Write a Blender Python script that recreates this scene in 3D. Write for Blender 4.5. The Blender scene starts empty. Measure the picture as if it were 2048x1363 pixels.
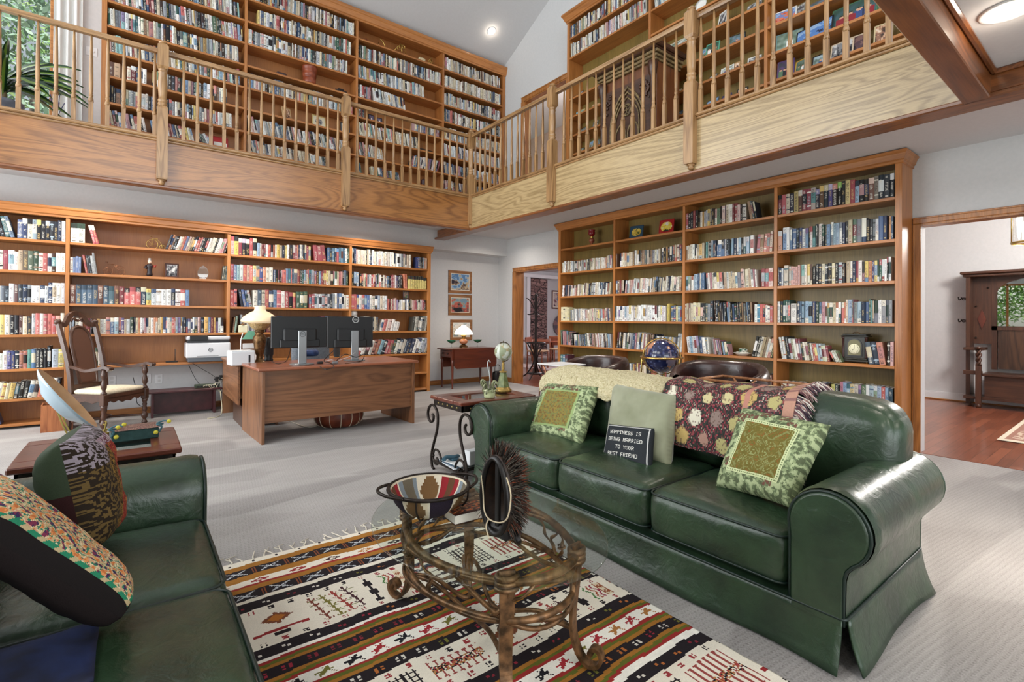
import bpy, math, random
from mathutils import Vector, Matrix, noise
R = random.Random(7)
PI = math.pi
scene = bpy.context.scene
COL = scene.collection

# ------------------------------------------------------------------ camera
CF = 987.9; PY = 633.6; CH = 1.25
yaw, pit, rol = (math.radians(a) for a in (37.59, 0.299, 0.413))
_F = Vector((math.sin(yaw), math.cos(yaw), 0)); _R = Vector((math.cos(yaw), -math.sin(yaw), 0)); _U = Vector((0, 0, 1))
F2 = _F*math.cos(pit) + _U*math.sin(pit); U2 = _U*math.cos(pit) - _F*math.sin(pit)
R3 = _R*math.cos(rol) + U2*math.sin(rol); U3 = U2*math.cos(rol) - _R*math.sin(rol)
CAM = Vector((0, 0, CH))
def at(u, v, X=None, Y=None, Z=None):
    d = F2 + R3*((u-1024)/CF) + U3*((PY-v)/CF)
    t = (X-CAM.x)/d.x if X is not None else (Y-CAM.y)/d.y if Y is not None else (Z-CAM.z)/d.z
    return CAM + d*t
def pix(p):
    q = Vector(p)-CAM; w = q.dot(F2)
    if w < .05: return (-1e6, -1e6, w)
    return (1024+CF*q.dot(R3)/w, PY-CF*q.dot(U3)/w, w)
cd = bpy.data.cameras.new('camera'); cam = bpy.data.objects.new('camera', cd); COL.objects.link(cam)
cd.sensor_width = 36; cd.lens = CF/2048*36; cd.shift_y = -(681.5-PY)/2048; cd.clip_start = .02; cd.clip_end = 200
M = Matrix((R3, U3, -F2)).transposed().to_4x4(); M.translation = CAM
cam.matrix_world = M; scene.camera = cam
scene.view_settings.view_transform = 'Standard'; scene.view_settings.look = 'None'
scene.view_settings.gamma = 1; scene.view_settings.use_curve_mapping = False

# ------------------------------------------------------------------ colours
def lin(c):
    if isinstance(c, str): c = tuple(int(c[i:i+2], 16) for i in (0, 2, 4))
    return tuple(((x/255)/12.92 if x <= 10 else ((x/255+.055)/1.055)**2.4) for x in c)
def jit(c, a=12, r=R):
    if isinstance(c, str): c = tuple(int(c[i:i+2], 16) for i in (0, 2, 4))
    k = r.uniform(-a, a)
    return tuple(max(4, min(250, x+k+r.uniform(-a*.4, a*.4))) for x in c)
def mixc(a, b, t): return tuple(x*(1-t)+y*t for x, y in zip(a, b))
def hsh(*a):
    s = math.sin(sum(x*k for x, k in zip(a, (12.9898, 78.233, 37.719, 93.989))))*43758.5453
    return s-math.floor(s)

# ------------------------------------------------------------------ mesh builder
class MB:
    def __init__(s): s.v = []; s.f = []; s.c = []; s.sm = []; s.uv = []; s.mi = []; s.tf = None; s.col = None; s.mat = 0
    def vv(s, p):
        p = Vector(p)
        if s.tf is not None: p = s.tf @ p
        s.v.append(p); return len(s.v)-1
    def face(s, ids, col=None, smooth=False, uv=None):
        s.f.append(tuple(ids)); s.c.append(col if col is not None else s.col); s.sm.append(smooth); s.uv.append(uv); s.mi.append(s.mat)
    def quad(s, a, b, c, d, col=None, uv=None): s.face([s.vv(a), s.vv(b), s.vv(c), s.vv(d)], col, False, uv)
    def box(s, lo, hi, col=None, bev=0):
        x0, y0, z0 = lo; x1, y1, z1 = hi
        if x1 < x0: x0, x1 = x1, x0
        if y1 < y0: y0, y1 = y1, y0
        if z1 < z0: z0, z1 = z1, z0
        if bev <= 0:
            i = [s.vv(p) for p in ((x0,y0,z0),(x1,y0,z0),(x1,y1,z0),(x0,y1,z0),(x0,y0,z1),(x1,y0,z1),(x1,y1,z1),(x0,y1,z1))]
            for q in ((0,3,2,1),(4,5,6,7),(0,1,5,4),(1,2,6,5),(2,3,7,6),(3,0,4,7)): s.face([i[k] for k in q], col)
            return
        b = min(bev, (x1-x0)*.49, (y1-y0)*.49, (z1-z0)*.49)
        X = (x0, x1); Y = (y0, y1); Z = (z0, z1); sg = (1, -1); idx = {}
        for i in (0, 1):
            for j in (0, 1):
                for k in (0, 1):
                    px, py, pz = X[i], Y[j], Z[k]; bx, by, bz = sg[i]*b, sg[j]*b, sg[k]*b
                    idx[i,j,k,0] = s.vv((px, py+by, pz+bz)); idx[i,j,k,1] = s.vv((px+bx, py, pz+bz)); idx[i,j,k,2] = s.vv((px+bx, py+by, pz))
        def F(l, flip): s.face(l if not flip else l[::-1], col)
        for a in (0, 1):
            F([idx[a,0,0,0], idx[a,1,0,0], idx[a,1,1,0], idx[a,0,1,0]], a == 0)
            F([idx[0,a,0,1], idx[1,a,0,1], idx[1,a,1,1], idx[0,a,1,1]], a == 1)
            F([idx[0,0,a,2], idx[1,0,a,2], idx[1,1,a,2], idx[0,1,a,2]], a == 0)
        for i in (0, 1):
            for j in (0, 1):
                F([idx[i,j,0,0], idx[i,j,0,1], idx[i,j,1,1], idx[i,j,1,0]], (i+j) % 2 == 1)
                F([idx[i,0,j,0], idx[i,0,j,2], idx[i,1,j,2], idx[i,1,j,0]], (i+j) % 2 == 0)
                F([idx[0,i,j,1], idx[0,i,j,2], idx[1,i,j,2], idx[1,i,j,1]], (i+j) % 2 == 1)
                for k in (0, 1): F([idx[i,j,k,0], idx[i,j,k,1], idx[i,j,k,2]], (i+j+k) % 2 == 1)
    def lathe(s, prof, c=(0,0,0), seg=16, col=None, smooth=True, cap=True, ax='z', sq=None):
        c = Vector(c); rings = []
        for r, z in prof:
            ring = []
            for k in range(seg):
                a = 2*PI*k/seg; x, y = r*math.cos(a), r*math.sin(a)
                p = (x, y, z) if ax == 'z' else (z, x, y) if ax == 'x' else (y, z, x)
                ring.append(s.vv(c+Vector(p)))
            rings.append(ring)
        cf = col if callable(col) else (lambda t, k: col)
        for i in range(len(rings)-1):
            for k in range(seg):
                k2 = (k+1) % seg
                s.face([rings[i][k], rings[i][k2], rings[i+1][k2], rings[i+1][k]], cf((i+.5)/(len(rings)-1), (k+.5)/seg), smooth)
        if cap:
            if prof[0][0] > 1e-4: s.face(rings[0][::-1], cf(0, 0))
            if prof[-1][0] > 1e-4: s.face(rings[-1], cf(1, 0))
    def tube(s, pts, r, seg=8, col=None, closed=False, cap=True, flat=1.0, up=None):
        pts = [Vector(p) for p in pts]; n = len(pts); rr = r if isinstance(r, (list, tuple)) else [r]*n
        T = []
        for i in range(n):
            a = pts[(i-1) % n] if closed or i > 0 else pts[i]; b = pts[(i+1) % n] if closed or i < n-1 else pts[i]
            t = b-a; T.append(t.normalized() if t.length > 1e-9 else Vector((0,0,1)))
        u = Vector(up) if up is not None else (Vector((0,0,1)) if abs(T[0].z) < .9 else Vector((1,0,0)))
        rings = []
        for i in range(n):
            if up is not None and i > 0: u = Vector(up)
            u = u - T[i]*u.dot(T[i])
            if u.length < 1e-6: u = T[i].orthogonal()
            u.normalize(); w = T[i].cross(u)
            rings.append([s.vv(pts[i] + (u*math.cos(2*PI*k/seg)*flat + w*math.sin(2*PI*k/seg))*rr[i]) for k in range(seg)])
        m = n if closed else n-1
        for i in range(m):
            A = rings[i]; B = rings[(i+1) % n]
            for k in range(seg):
                k2 = (k+1) % seg; s.face([A[k], A[k2], B[k2], B[k]], col, True)
        if cap and not closed: s.face(rings[0][::-1], col); s.face(rings[-1], col)
    def bar(s, pts, w, h, side, col=None):
        # rectangular bar swept along pts; side = direction of the width w
        pts = [Vector(p) for p in pts]; n = len(pts); rings = []; sd = Vector(side).normalized()
        for i in range(n):
            t = (pts[min(i+1, n-1)]-pts[max(i-1, 0)]).normalized(); nrm = t.cross(sd).normalized()
            ww = w[i] if isinstance(w, (list, tuple)) else w; hh = h[i] if isinstance(h, (list, tuple)) else h
            rings.append([s.vv(pts[i]+sd*a*ww/2+nrm*b*hh/2) for a, b in ((-1,-1),(1,-1),(1,1),(-1,1))])
        for i in range(n-1):
            for k in range(4): s.face([rings[i][k], rings[i][(k+1)%4], rings[i+1][(k+1)%4], rings[i+1][k]], col)
        s.face(rings[0][::-1], col); s.face(rings[-1], col)
    def prism(s, out, a, b, ax='z', col=None, smooth=False):
        # outline extruded from a to b; ax z:(x,y) y:(x,z) x:(y,z)
        def P(p, t): return (p[0], p[1], t) if ax == 'z' else (p[0], t, p[1]) if ax == 'y' else (t, p[0], p[1])
        A = [s.vv(P(p, a)) for p in out]; B = [s.vv(P(p, b)) for p in out]; n = len(out)
        for i in range(n): s.face([A[i], A[(i+1)%n], B[(i+1)%n], B[i]], col, smooth)
        s.face(A[::-1], col); s.face(B, col)
    def grid(s, fn, nu, nv, col=None, cu=False, cv=False, smooth=True, uv=False):
        NU = nu if cu else nu+1; NV = nv if cv else nv+1
        I = [[s.vv(fn(i/nu, j/nv)) for j in range(NV)] for i in range(NU)]
        for i in range(nu):
            for j in range(nv):
                c = col((i+.5)/nu, (j+.5)/nv) if callable(col) else col
                i2 = (i+1) % NU; j2 = (j+1) % NV
                s.face([I[i][j], I[i2][j], I[i2][j2], I[i][j2]], c, smooth, [(i/nu, j/nv), ((i+1)/nu, j/nv), ((i+1)/nu, (j+1)/nv), (i/nu, (j+1)/nv)] if uv else None)
    def sphere(s, c, r, seg=16, rings=10, col=None, sc=(1,1,1)):
        c = Vector(c)
        def fn(u, v):
            a = 2*PI*u; b = PI*v
            return c+Vector((math.sin(b)*math.cos(a)*sc[0], math.sin(b)*math.sin(a)*sc[1], -math.cos(b)*sc[2]))*r
        s.grid(fn, seg, rings, col, cu=True)
    def build(s, name, mat, parent=None, world=False, subsurf=0, kind=None, clean=False):
        me = bpy.data.meshes.new(name)
        off = parent_loc(parent) if (world and parent is not None) else Vector((0,0,0))
        inv = parent.matrix_basis.inverted() if (world and parent is not None) else None
        me.from_pydata([tuple(inv @ p) if inv is not None else tuple(p) for p in s.v], [], s.f)
        for i, p in enumerate(me.polygons):
            p.use_smooth = s.sm[i]; p.material_index = s.mi[i]
        if any(c is not None for c in s.c):
            ca = me.color_attributes.new('Col', 'FLOAT_COLOR', 'CORNER'); buf = []
            for p, c in zip(me.polygons, s.c):
                c4 = tuple(lin(c))+(1,) if c is not None else (1,1,1,1)
                buf.extend(c4*p.loop_total)
            ca.data.foreach_set('color', buf)
        if any(u is not None for u in s.uv):
            ul = me.uv_layers.new(name='UVMap'); buf = []
            for p, u in zip(me.polygons, s.uv):
                for k in range(p.loop_total): buf.extend(u[k] if u is not None else (-1, -1))
            ul.data.foreach_set('uv', buf)
        for m in (mat if isinstance(mat, (list, tuple)) else [mat]): me.materials.append(m)
        me.validate()
        o = bpy.data.objects.new(name, me); COL.objects.link(o)
        if parent is not None: o.parent = parent
        if subsurf:
            md = o.modifiers.new('sub', 'SUBSURF'); md.levels = subsurf; md.render_levels = subsurf
        if kind: o['kind'] = kind
        return o
def parent_loc(p): return p.location.copy()
def tag(o, label, cat, group=None, kind=None):
    o['label'] = label; o['category'] = cat
    if group: o['group'] = group
    if kind: o['kind'] = kind
    return o
def thing(name, label, cat, loc=(0,0,0), rz=0, group=None):
    o = bpy.data.objects.new(name, None); COL.objects.link(o); o.empty_display_size = .1
    o.location = loc; o.rotation_euler = (0, 0, rz); o.matrix_basis = Matrix.Translation(Vector(loc)) @ Matrix.Rotation(rz, 4, 'Z')
    return tag(o, label, cat, group)
def struct(name, mb, mat):
    o = mb.build(name, mat); o['kind'] = 'structure'; return o
def copy_tree(o, loc=None, rz=None, label=None, group=None):
    c = o.copy(); COL.objects.link(c)
    if loc is not None:
        c.location = loc
        if rz is not None: c.rotation_euler = (0, 0, rz)
    if label: c['label'] = label
    if group: c['group'] = group
    for ch in list(o.children):
        d = ch.copy(); COL.objects.link(d); d.parent = c
        for g in list(ch.children):
            e = g.copy(); COL.objects.link(e); e.parent = d
    return c
def arc(c, r, a0, a1, n, plane='xz', y=0):
    out = []
    for i in range(n+1):
        a = math.radians(a0+(a1-a0)*i/n); p, q = c[0]+r*math.cos(a), c[1]+r*math.sin(a)
        out.append((p, y, q) if plane == 'xz' else (y, p, q) if plane == 'yz' else (p, q, y))
    return out
def smooth_path(pts, n=6):
    P = [Vector(p) for p in pts]; out = []
    for i in range(len(P)-1):
        p0 = P[max(i-1, 0)]; p1 = P[i]; p2 = P[i+1]; p3 = P[min(i+2, len(P)-1)]
        for k in range(n):
            t = k/n
            out.append(.5*((2*p1)+(p2-p0)*t+(2*p0-5*p1+4*p2-p3)*t*t+(3*p1-p0-3*p2+p3)*t**3))
    out.append(P[-1]); return out

# ------------------------------------------------------------------ materials
def newmat(name):
    m = bpy.data.materials.new(name); m.use_nodes = True; nt = m.node_tree; nt.nodes.clear()
    out = nt.nodes.new('ShaderNodeOutputMaterial'); b = nt.nodes.new('ShaderNodeBsdfPrincipled')
    nt.links.new(b.outputs[0], out.inputs[0]); return m, nt, b
def N(nt, t, **k):
    n = nt.nodes.new('ShaderNode'+t)
    for a, v in k.items():
        if a.startswith('i_'): n.inputs[a[2:].replace('_', ' ')].default_value = v
        else: setattr(n, a, v)
    return n
def mth(nt, op, a, b=None, c=None):
    n = nt.nodes.new('ShaderNodeMath'); n.operation = op
    for i, x in enumerate((a, b, c)):
        if x is None: continue
        if isinstance(x, (int, float)): n.inputs[i].default_value = x
        else: nt.links.new(x, n.inputs[i])
    return n.outputs[0]
def mixn(nt, fac, a, b, bt='MIX'):
    n = nt.nodes.new('ShaderNodeMix'); n.data_type = 'RGBA'; n.blend_type = bt
    for s, x in ((0, fac), (6, a), (7, b)):
        if isinstance(x, (int, float)): n.inputs[s].default_value = x
        elif isinstance(x, tuple): n.inputs[s].default_value = tuple(x)+(1,) if len(x) == 3 else x
        else: nt.links.new(x, n.inputs[s])
    return n.outputs[2]
def bump(nt, b, h, st=.3, dist=.005):
    n = N(nt, 'Bump'); n.inputs['Strength'].default_value = st; n.inputs['Distance'].default_value = dist
    nt.links.new(h, n.inputs['Height']); nt.links.new(n.outputs[0], b.inputs['Normal'])
def plain(name, c, rough=.5, metal=0, coat=0, emit=None, es=0, spec=.5, sheen=0):
    m, nt, b = newmat(name)
    b.inputs['Base Color'].default_value = tuple(lin(c))+(1,); b.inputs['Roughness'].default_value = rough
    b.inputs['Metallic'].default_value = metal; b.inputs['Coat Weight'].default_value = coat; b.inputs['Specular IOR Level'].default_value = spec
    if sheen: b.inputs['Sheen Weight'].default_value = sheen
    if emit: b.inputs['Emission Color'].default_value = tuple(lin(emit))+(1,); b.inputs['Emission Strength'].default_value = es
    return m
def speck(name, c1, c2, scale, rough=.6, bst=.2, bd=.003, metal=0, coat=0, detail=4, coords='Object', lo=.3, hi=.7):
    m, nt, b = newmat(name); tc = N(nt, 'TexCoord'); n = N(nt, 'TexNoise', i_Scale=scale, i_Detail=detail)
    nt.links.new(tc.outputs[coords], n.inputs['Vector'])
    r = N(nt, 'ValToRGB'); r.color_ramp.elements[0].color = tuple(lin(c1))+(1,); r.color_ramp.elements[1].color = tuple(lin(c2))+(1,)
    r.color_ramp.elements[0].position = lo; r.color_ramp.elements[1].position = hi
    nt.links.new(n.outputs[0], r.inputs[0]); nt.links.new(r.outputs[0], b.inputs['Base Color'])
    b.inputs['Roughness'].default_value = rough; b.inputs['Metallic'].default_value = metal; b.inputs['Coat Weight'].default_value = coat
    if bst: bump(nt, b, n.outputs[0], bst, bd)
    return m
def colmat(name, rough=.6, nscale=60, namt=.15, bst=.2, bd=.002, spec=.4, coat=0, sheen=0):
    m, nt, b = newmat(name); a = N(nt, 'Attribute', attribute_name='Col')
    tc = N(nt, 'TexCoord'); n = N(nt, 'TexNoise', i_Scale=nscale, i_Detail=3); nt.links.new(tc.outputs['Object'], n.inputs['Vector'])
    f = mth(nt, 'ADD', mth(nt, 'MULTIPLY', n.outputs[0], namt*2), 1-namt)
    v = N(nt, 'VectorMath', operation='SCALE'); nt.links.new(a.outputs['Color'], v.inputs[0]); nt.links.new(f, v.inputs['Scale'])
    nt.links.new(v.outputs[0], b.inputs['Base Color']); b.inputs['Roughness'].default_value = rough
    b.inputs['Specular IOR Level'].default_value = spec; b.inputs['Coat Weight'].default_value = coat; b.inputs['Sheen Weight'].default_value = sheen
    if bst: bump(nt, b, n.outputs[0], bst, bd)
    return m
def wood(name, dark, light, ax='x', freq=5.0, rough=.35, coat=.25, rings=9., contrast=1., fine=1., stretch=9., warp=.6):
    m, nt, b = newmat(name); tc = N(nt, 'TexCoord'); oi = N(nt, 'ObjectInfo')
    add = N(nt, 'VectorMath', operation='ADD'); cmb = N(nt, 'CombineXYZ')
    r10 = mth(nt, 'MULTIPLY', oi.outputs['Random'], 17.)
    for k in range(3): nt.links.new(r10, cmb.inputs[k])
    nt.links.new(tc.outputs['Object'], add.inputs[0]); nt.links.new(cmb.outputs[0], add.inputs[1])
    mp = N(nt, 'Mapping'); sc = [freq]*3; sc['xyz'.index(ax)] = freq/stretch; mp.inputs['Scale'].default_value = sc
    nt.links.new(add.outputs[0], mp.inputs['Vector'])
    n1 = N(nt, 'TexNoise', i_Scale=.8, i_Detail=2., i_Roughness=.45, i_Distortion=warp); nt.links.new(mp.outputs[0], n1.inputs['Vector'])
    ring = mth(nt, 'SINE', mth(nt, 'MULTIPLY', n1.outputs[0], rings*2*PI))
    ring = mth(nt, 'POWER', mth(nt, 'ADD', mth(nt, 'MULTIPLY', ring, .5), .5), 2.2)
    mp2 = N(nt, 'Mapping'); sc2 = [120.]*3; sc2['xyz'.index(ax)] = 5.; mp2.inputs['Scale'].default_value = sc2
    nt.links.new(add.outputs[0], mp2.inputs['Vector'])
    n2 = N(nt, 'TexNoise', i_Scale=1., i_Detail=3.); nt.links.new(mp2.outputs[0], n2.inputs['Vector'])
    n3 = N(nt, 'TexNoise', i_Scale=.5, i_Detail=1.); nt.links.new(mp.outputs[0], n3.inputs['Vector'])
    f = mth(nt, 'MULTIPLY', ring, -.42*contrast)
    f = mth(nt, 'ADD', f, mth(nt, 'MULTIPLY', mth(nt, 'SUBTRACT', n2.outputs[0], .5), 1.1*fine))
    f = mth(nt, 'ADD', f, mth(nt, 'MULTIPLY', mth(nt, 'SUBTRACT', n3.outputs[0], .5), .7))
    f = mth(nt, 'ADD', f, .72); f = mth(nt, 'MINIMUM', mth(nt, 'MAXIMUM', f, 0.), 1.)
    c = mixn(nt, f, lin(dark), lin(light)); nt.links.new(c, b.inputs['Base Color'])
    b.inputs['Roughness'].default_value = rough; b.inputs['Coat Weight'].default_value = coat; b.inputs['Coat Roughness'].default_value = .18
    bump(nt, b, n2.outputs[0], .12, .002)
    return m
def thinglass(name, tint=(1,1,1), rough=0., ior=1.5, base=.0):
    m = bpy.data.materials.new(name); m.use_nodes = True; nt = m.node_tree; nt.nodes.clear()
    out = N(nt, 'OutputMaterial'); tr = N(nt, 'BsdfTransparent'); gl = N(nt, 'BsdfGlossy'); fr = N(nt, 'LayerWeight'); mx = N(nt, 'MixShader')
    tr.inputs[0].default_value = tuple(tint)+(1,); gl.inputs['Roughness'].default_value = rough
    f = mth(nt, 'ADD', mth(nt, 'MULTIPLY', mth(nt, 'POWER', fr.outputs['Facing'], 5.), .9), .04+base); nt.links.new(f, mx.inputs[0])
    nt.links.new(tr.outputs[0], mx.inputs[1]); nt.links.new(gl.outputs[0], mx.inputs[2]); nt.links.new(mx.outputs[0], out.inputs[0])
    return m
def leather(name, c1, c2, rough=.33, bst=.35, coat=.15):
    m, nt, b = newmat(name); tc = N(nt, 'TexCoord')
    n = N(nt, 'TexNoise', i_Scale=5., i_Detail=5., i_Roughness=.6); nt.links.new(tc.outputs['Object'], n.inputs['Vector'])
    v = N(nt, 'TexVoronoi', i_Scale=260.); nt.links.new(tc.outputs['Object'], v.inputs['Vector'])
    n2 = N(nt, 'TexNoise', i_Scale=16., i_Detail=4., i_Distortion=1.5); nt.links.new(tc.outputs['Object'], n2.inputs['Vector'])
    r = mth(nt, 'MULTIPLY', mth(nt, 'SUBTRACT', n.outputs[0], .3), 2.2); r = mth(nt, 'MINIMUM', mth(nt, 'MAXIMUM', r, 0.), 1.)
    nt.links.new(mixn(nt, r, lin(c1), lin(c2)), b.inputs['Base Color'])
    nt.links.new(mth(nt, 'ADD', mth(nt, 'MULTIPLY', n2.outputs[0], .22), rough-.1), b.inputs['Roughness'])
    b.inputs['Coat Weight'].default_value = coat; b.inputs['Coat Roughness'].default_value = .25
    h = mth(nt, 'ADD', mth(nt, 'MULTIPLY', n2.outputs[0], 1.), mth(nt, 'MULTIPLY', v.outputs[0], .05))
    bump(nt, b, h, bst, .01)
    return m

MAT = {}
MAT['wall'] = speck('wall_paint', (205,206,207), (211,211,212), 30, .75, .05, .001)
MAT['ceil'] = speck('ceiling_paint', (208,208,209), (212,212,213), 30, .85, .03, .001)
MAT['white'] = plain('white_trim_paint', (225,226,228), .45)
for a in 'xyz':
    MAT['oak'+a] = wood('honey_oak_'+a, (118,70,30), (190,126,66), a, 6., .34, .3, 7., .9)
    MAT['oakd'+a] = wood('case_oak_'+a, (130,76,34), (192,126,66), a, 4., .38, .2, 5., .6)
    MAT['rail'+a] = wood('rail_oak_'+a, (112,78,44), (182,142,96), a, 9., .36, .3, 6., 1.)
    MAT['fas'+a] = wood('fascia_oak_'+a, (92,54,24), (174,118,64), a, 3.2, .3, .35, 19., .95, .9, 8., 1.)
    MAT['desk'+a] = wood('desk_oak_'+a, (86,54,34), (150,102,68), a, 5., .4, .15, 9., .9, .8, 9., .8)
    MAT['mahog'+a] = wood('mahogany_'+a, (62,24,16), (108,50,32), a, 6., .3, .35, 5., .6)
    MAT['dark'+a] = wood('dark_oak_'+a, (42,24,16), (84,52,36), a, 7., .38, .2, 6., .7)
    MAT['beam'+a] = wood('beam_oak_'+a, (78,42,20), (148,90,48), a, 4., .3, .35, 11., 1., .7, 7., .9)
MAT['plyA'] = wood('warm_back_panel_ply', (128,80,40), (172,114,62), 'z', 3., .45, .1, 4., .5); MAT['plyB'] = wood('olive_back_panel_ply', (92,78,34), (140,116,60), 'z', 3., .45, .1, 4., .5)
MAT['fasry'] = wood('sheen_paled_fascia_oak', (122,98,60), (198,172,128), 'y', 3.2, .3, .35, 19., .95, .9, 8., 1.)  # same oak as the back fascia, window sheen put into the paler colour
MAT['book'] = None
# ------------------------------------------------------------------ room shell
XB = 6.03; YS = 8.0; YREC = 8.30; YU = 8.42; ZL = 2.87; ZF = 3.17; XR_ = 4.37; YR_ = 6.81; ZB = 2.70; ZCAP = 3.28; ZRAIL = 4.26
XLEFT = -3.6; YBACK = -4.0
def carpet():
    m, nt, b = newmat('carpet_pile'); tc = N(nt, 'TexCoord')
    n = N(nt, 'TexNoise', i_Scale=160., i_Detail=2.); nt.links.new(tc.outputs['Object'], n.inputs['Vector'])
    # looped rows: small dashes on a diagonal lattice
    sx = N(nt, 'SeparateXYZ'); mp = N(nt, 'Mapping'); mp.inputs['Rotation'].default_value = (0, 0, .12); nt.links.new(tc.outputs['Object'], mp.inputs[0]); nt.links.new(mp.outputs[0], sx.inputs[0])
    w = N(nt, 'TexNoise', i_Scale=9., i_Detail=2.); nt.links.new(tc.outputs['Object'], w.inputs['Vector'])
    rows = mth(nt, 'SINE', mth(nt, 'ADD', mth(nt, 'MULTIPLY', sx.outputs[1], 260.), mth(nt, 'MULTIPLY', w.outputs[0], 5.)))
    cols = mth(nt, 'SINE', mth(nt, 'ADD', mth(nt, 'MULTIPLY', sx.outputs[0], 330.), mth(nt, 'MULTIPLY', rows, 1.5)))
    dash = mth(nt, 'MULTIPLY', mth(nt, 'GREATER_THAN', rows, .35), mth(nt, 'GREATER_THAN', cols, .1))
    # vacuum strokes: broad strips of pile brushed two ways
    mp2 = N(nt, 'Mapping'); mp2.inputs['Rotation'].default_value = (0, 0, .95); mp2.inputs['Scale'].default_value = (.9, 3.4, 1)
    nt.links.new(tc.outputs['Object'], mp2.inputs[0])
    vo = N(nt, 'TexVoronoi', i_Scale=.9, feature='SMOOTH_F1', i_Smoothness=.12); nt.links.new(mp2.outputs[0], vo.inputs['Vector'])
    sv = N(nt, 'SeparateColor'); nt.links.new(vo.outputs['Color'], sv.inputs[0])
    big = N(nt, 'TexNoise', i_Scale=1.3, i_Detail=3.); nt.links.new(mp2.outputs[0], big.inputs['Vector'])
    f = mth(nt, 'ADD', mth(nt, 'MULTIPLY', mth(nt, 'SUBTRACT', sv.outputs[0], .5), .42), mth(nt, 'MULTIPLY', mth(nt, 'SUBTRACT', big.outputs[0], .5), .5))
    f = mth(nt, 'ADD', f, mth(nt, 'MULTIPLY', mth(nt, 'SUBTRACT', n.outputs[0], .5), .9))
    f = mth(nt, 'SUBTRACT', mth(nt, 'ADD', f, .62), mth(nt, 'MULTIPLY', dash, .2))
    f = mth(nt, 'MINIMUM', mth(nt, 'MAXIMUM', f, 0.), 1.)
    nt.links.new(mixn(nt, f, lin((104,99,97)), lin((174,170,167))), b.inputs['Base Color'])
    b.inputs['Roughness'].default_value = .95; b.inputs['Specular IOR Level'].default_value = .1; b.inputs['Sheen Weight'].default_value = .15
    h = mth(nt, 'ADD', mth(nt, 'MULTIPLY', n.outputs[0], .6), mth(nt, 'MULTIPLY', rows, .1)); bump(nt, b, h, .5, .006)
    return m
def planks(name, c1, c2, gap, wid=.085, ln=.75, ax='x'):
    m, nt, b = newmat(name); tc = N(nt, 'TexCoord'); mp = N(nt, 'Mapping')
    if ax == 'y': mp.inputs['Rotation'].default_value = (0, 0, PI/2)
    nt.links.new(tc.outputs['Object'], mp.inputs[0])
    br = N(nt, 'TexBrick', i_Scale=1., i_Mortar_Size=.0016); br.inputs['Brick Width'].default_value = ln; br.inputs['Row Height'].default_value = wid
    br.offset = .37; br.inputs['Color1'].default_value = (0, 0, 0, 1); br.inputs['Color2'].default_value = (1, 1, 1, 1); br.inputs['Mortar'].default_value = (.5, .5, .5, 1)
    nt.links.new(mp.outputs[0], br.inputs['Vector'])
    mp2 = N(nt, 'Mapping'); mp2.inputs['Scale'].default_value = (3, 45, 1); nt.links.new(mp.outputs[0], mp2.inputs[0])
    n = N(nt, 'TexNoise', i_Scale=1., i_Detail=3., i_Distortion=.6); nt.links.new(mp2.outputs[0], n.inputs['Vector'])
    f = mth(nt, 'ADD', mth(nt, 'MULTIPLY', br.outputs['Color'], .55), mth(nt, 'MULTIPLY', mth(nt, 'SUBTRACT', n.outputs[0], .25), .8))
    c = mixn(nt, mth(nt, 'MINIMUM', mth(nt, 'MAXIMUM', f, 0.), 1.), lin(c1), lin(c2)); c = mixn(nt, br.outputs['Fac'], c, lin(gap))
    nt.links.new(c, b.inputs['Base Color']); b.inputs['Roughness'].default_value = .28; b.inputs['Coat Weight'].default_value = .4; b.inputs['Coat Roughness'].default_value = .12
    return m
MAT['carpet'] = carpet()
MAT['hallfloor'] = planks('hall_plank_floor', (104,52,34), (168,98,68), (60,30,20), .085, .8, 'x')

mb = MB(); mb.box((XLEFT, YBACK, -.12), (6.0, YREC, 0)); struct('floor', mb, MAT['carpet'])
# wall A: recess behind the table corner, and the wall of the upper storey
mb = MB(); mb.box((XLEFT, YREC, 0), (XB+.12, YREC+.3, ZF)); struct('wall_back', mb, MAT['wall'])
mb = MB(); mb.box((XLEFT, YS, 2.53), (XB, YREC, ZL+.02)); struct('wall_soffit', mb, MAT['wall'])
# upper wall A with a window
WX0, WX1, WZ0, WZ1 = -2.75, -.78, 3.55, 6.0
mb = MB()
mb.box((XLEFT, YU, ZF), (WX0, YU+.14, 6.5)); mb.box((WX1, YU, ZF), (XB+.12, YU+.14, 6.5))
mb.box((WX0, YU, ZF), (WX1, YU+.14, WZ0)); mb.box((WX0, YU, WZ1), (WX1, YU+.14, 6.5))
struct('wall_back_upper', mb, MAT['wall'])
# wall B with doorways: lower left doorway, lower right doorway, upper doorway
DL0, DL1, DLT = 5.85, 7.73, 2.205           # lower left doorway (Y range, top)
DR1, DRT = 1.367, 2.20                       # lower right doorway runs from here towards the viewer
DU0, DU1, DUT = 6.30, 7.47, 5.50            # upper doorway
T = .13
mb = MB()
mb.box((XB, DL1, 0), (XB+T, YREC+.1, ZF)); mb.box((XB, DR1, 0), (XB+T, DL0, ZF)); mb.box((XB, DL0, DLT), (XB+T, DL1, ZF))
mb.box((XB, YBACK, DRT), (XB+T, DR1, ZF)); mb.box((XB, YBACK, 0), (XB+T, -1.1, ZF))
struct('wall_right', mb, MAT['wall'])
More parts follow.
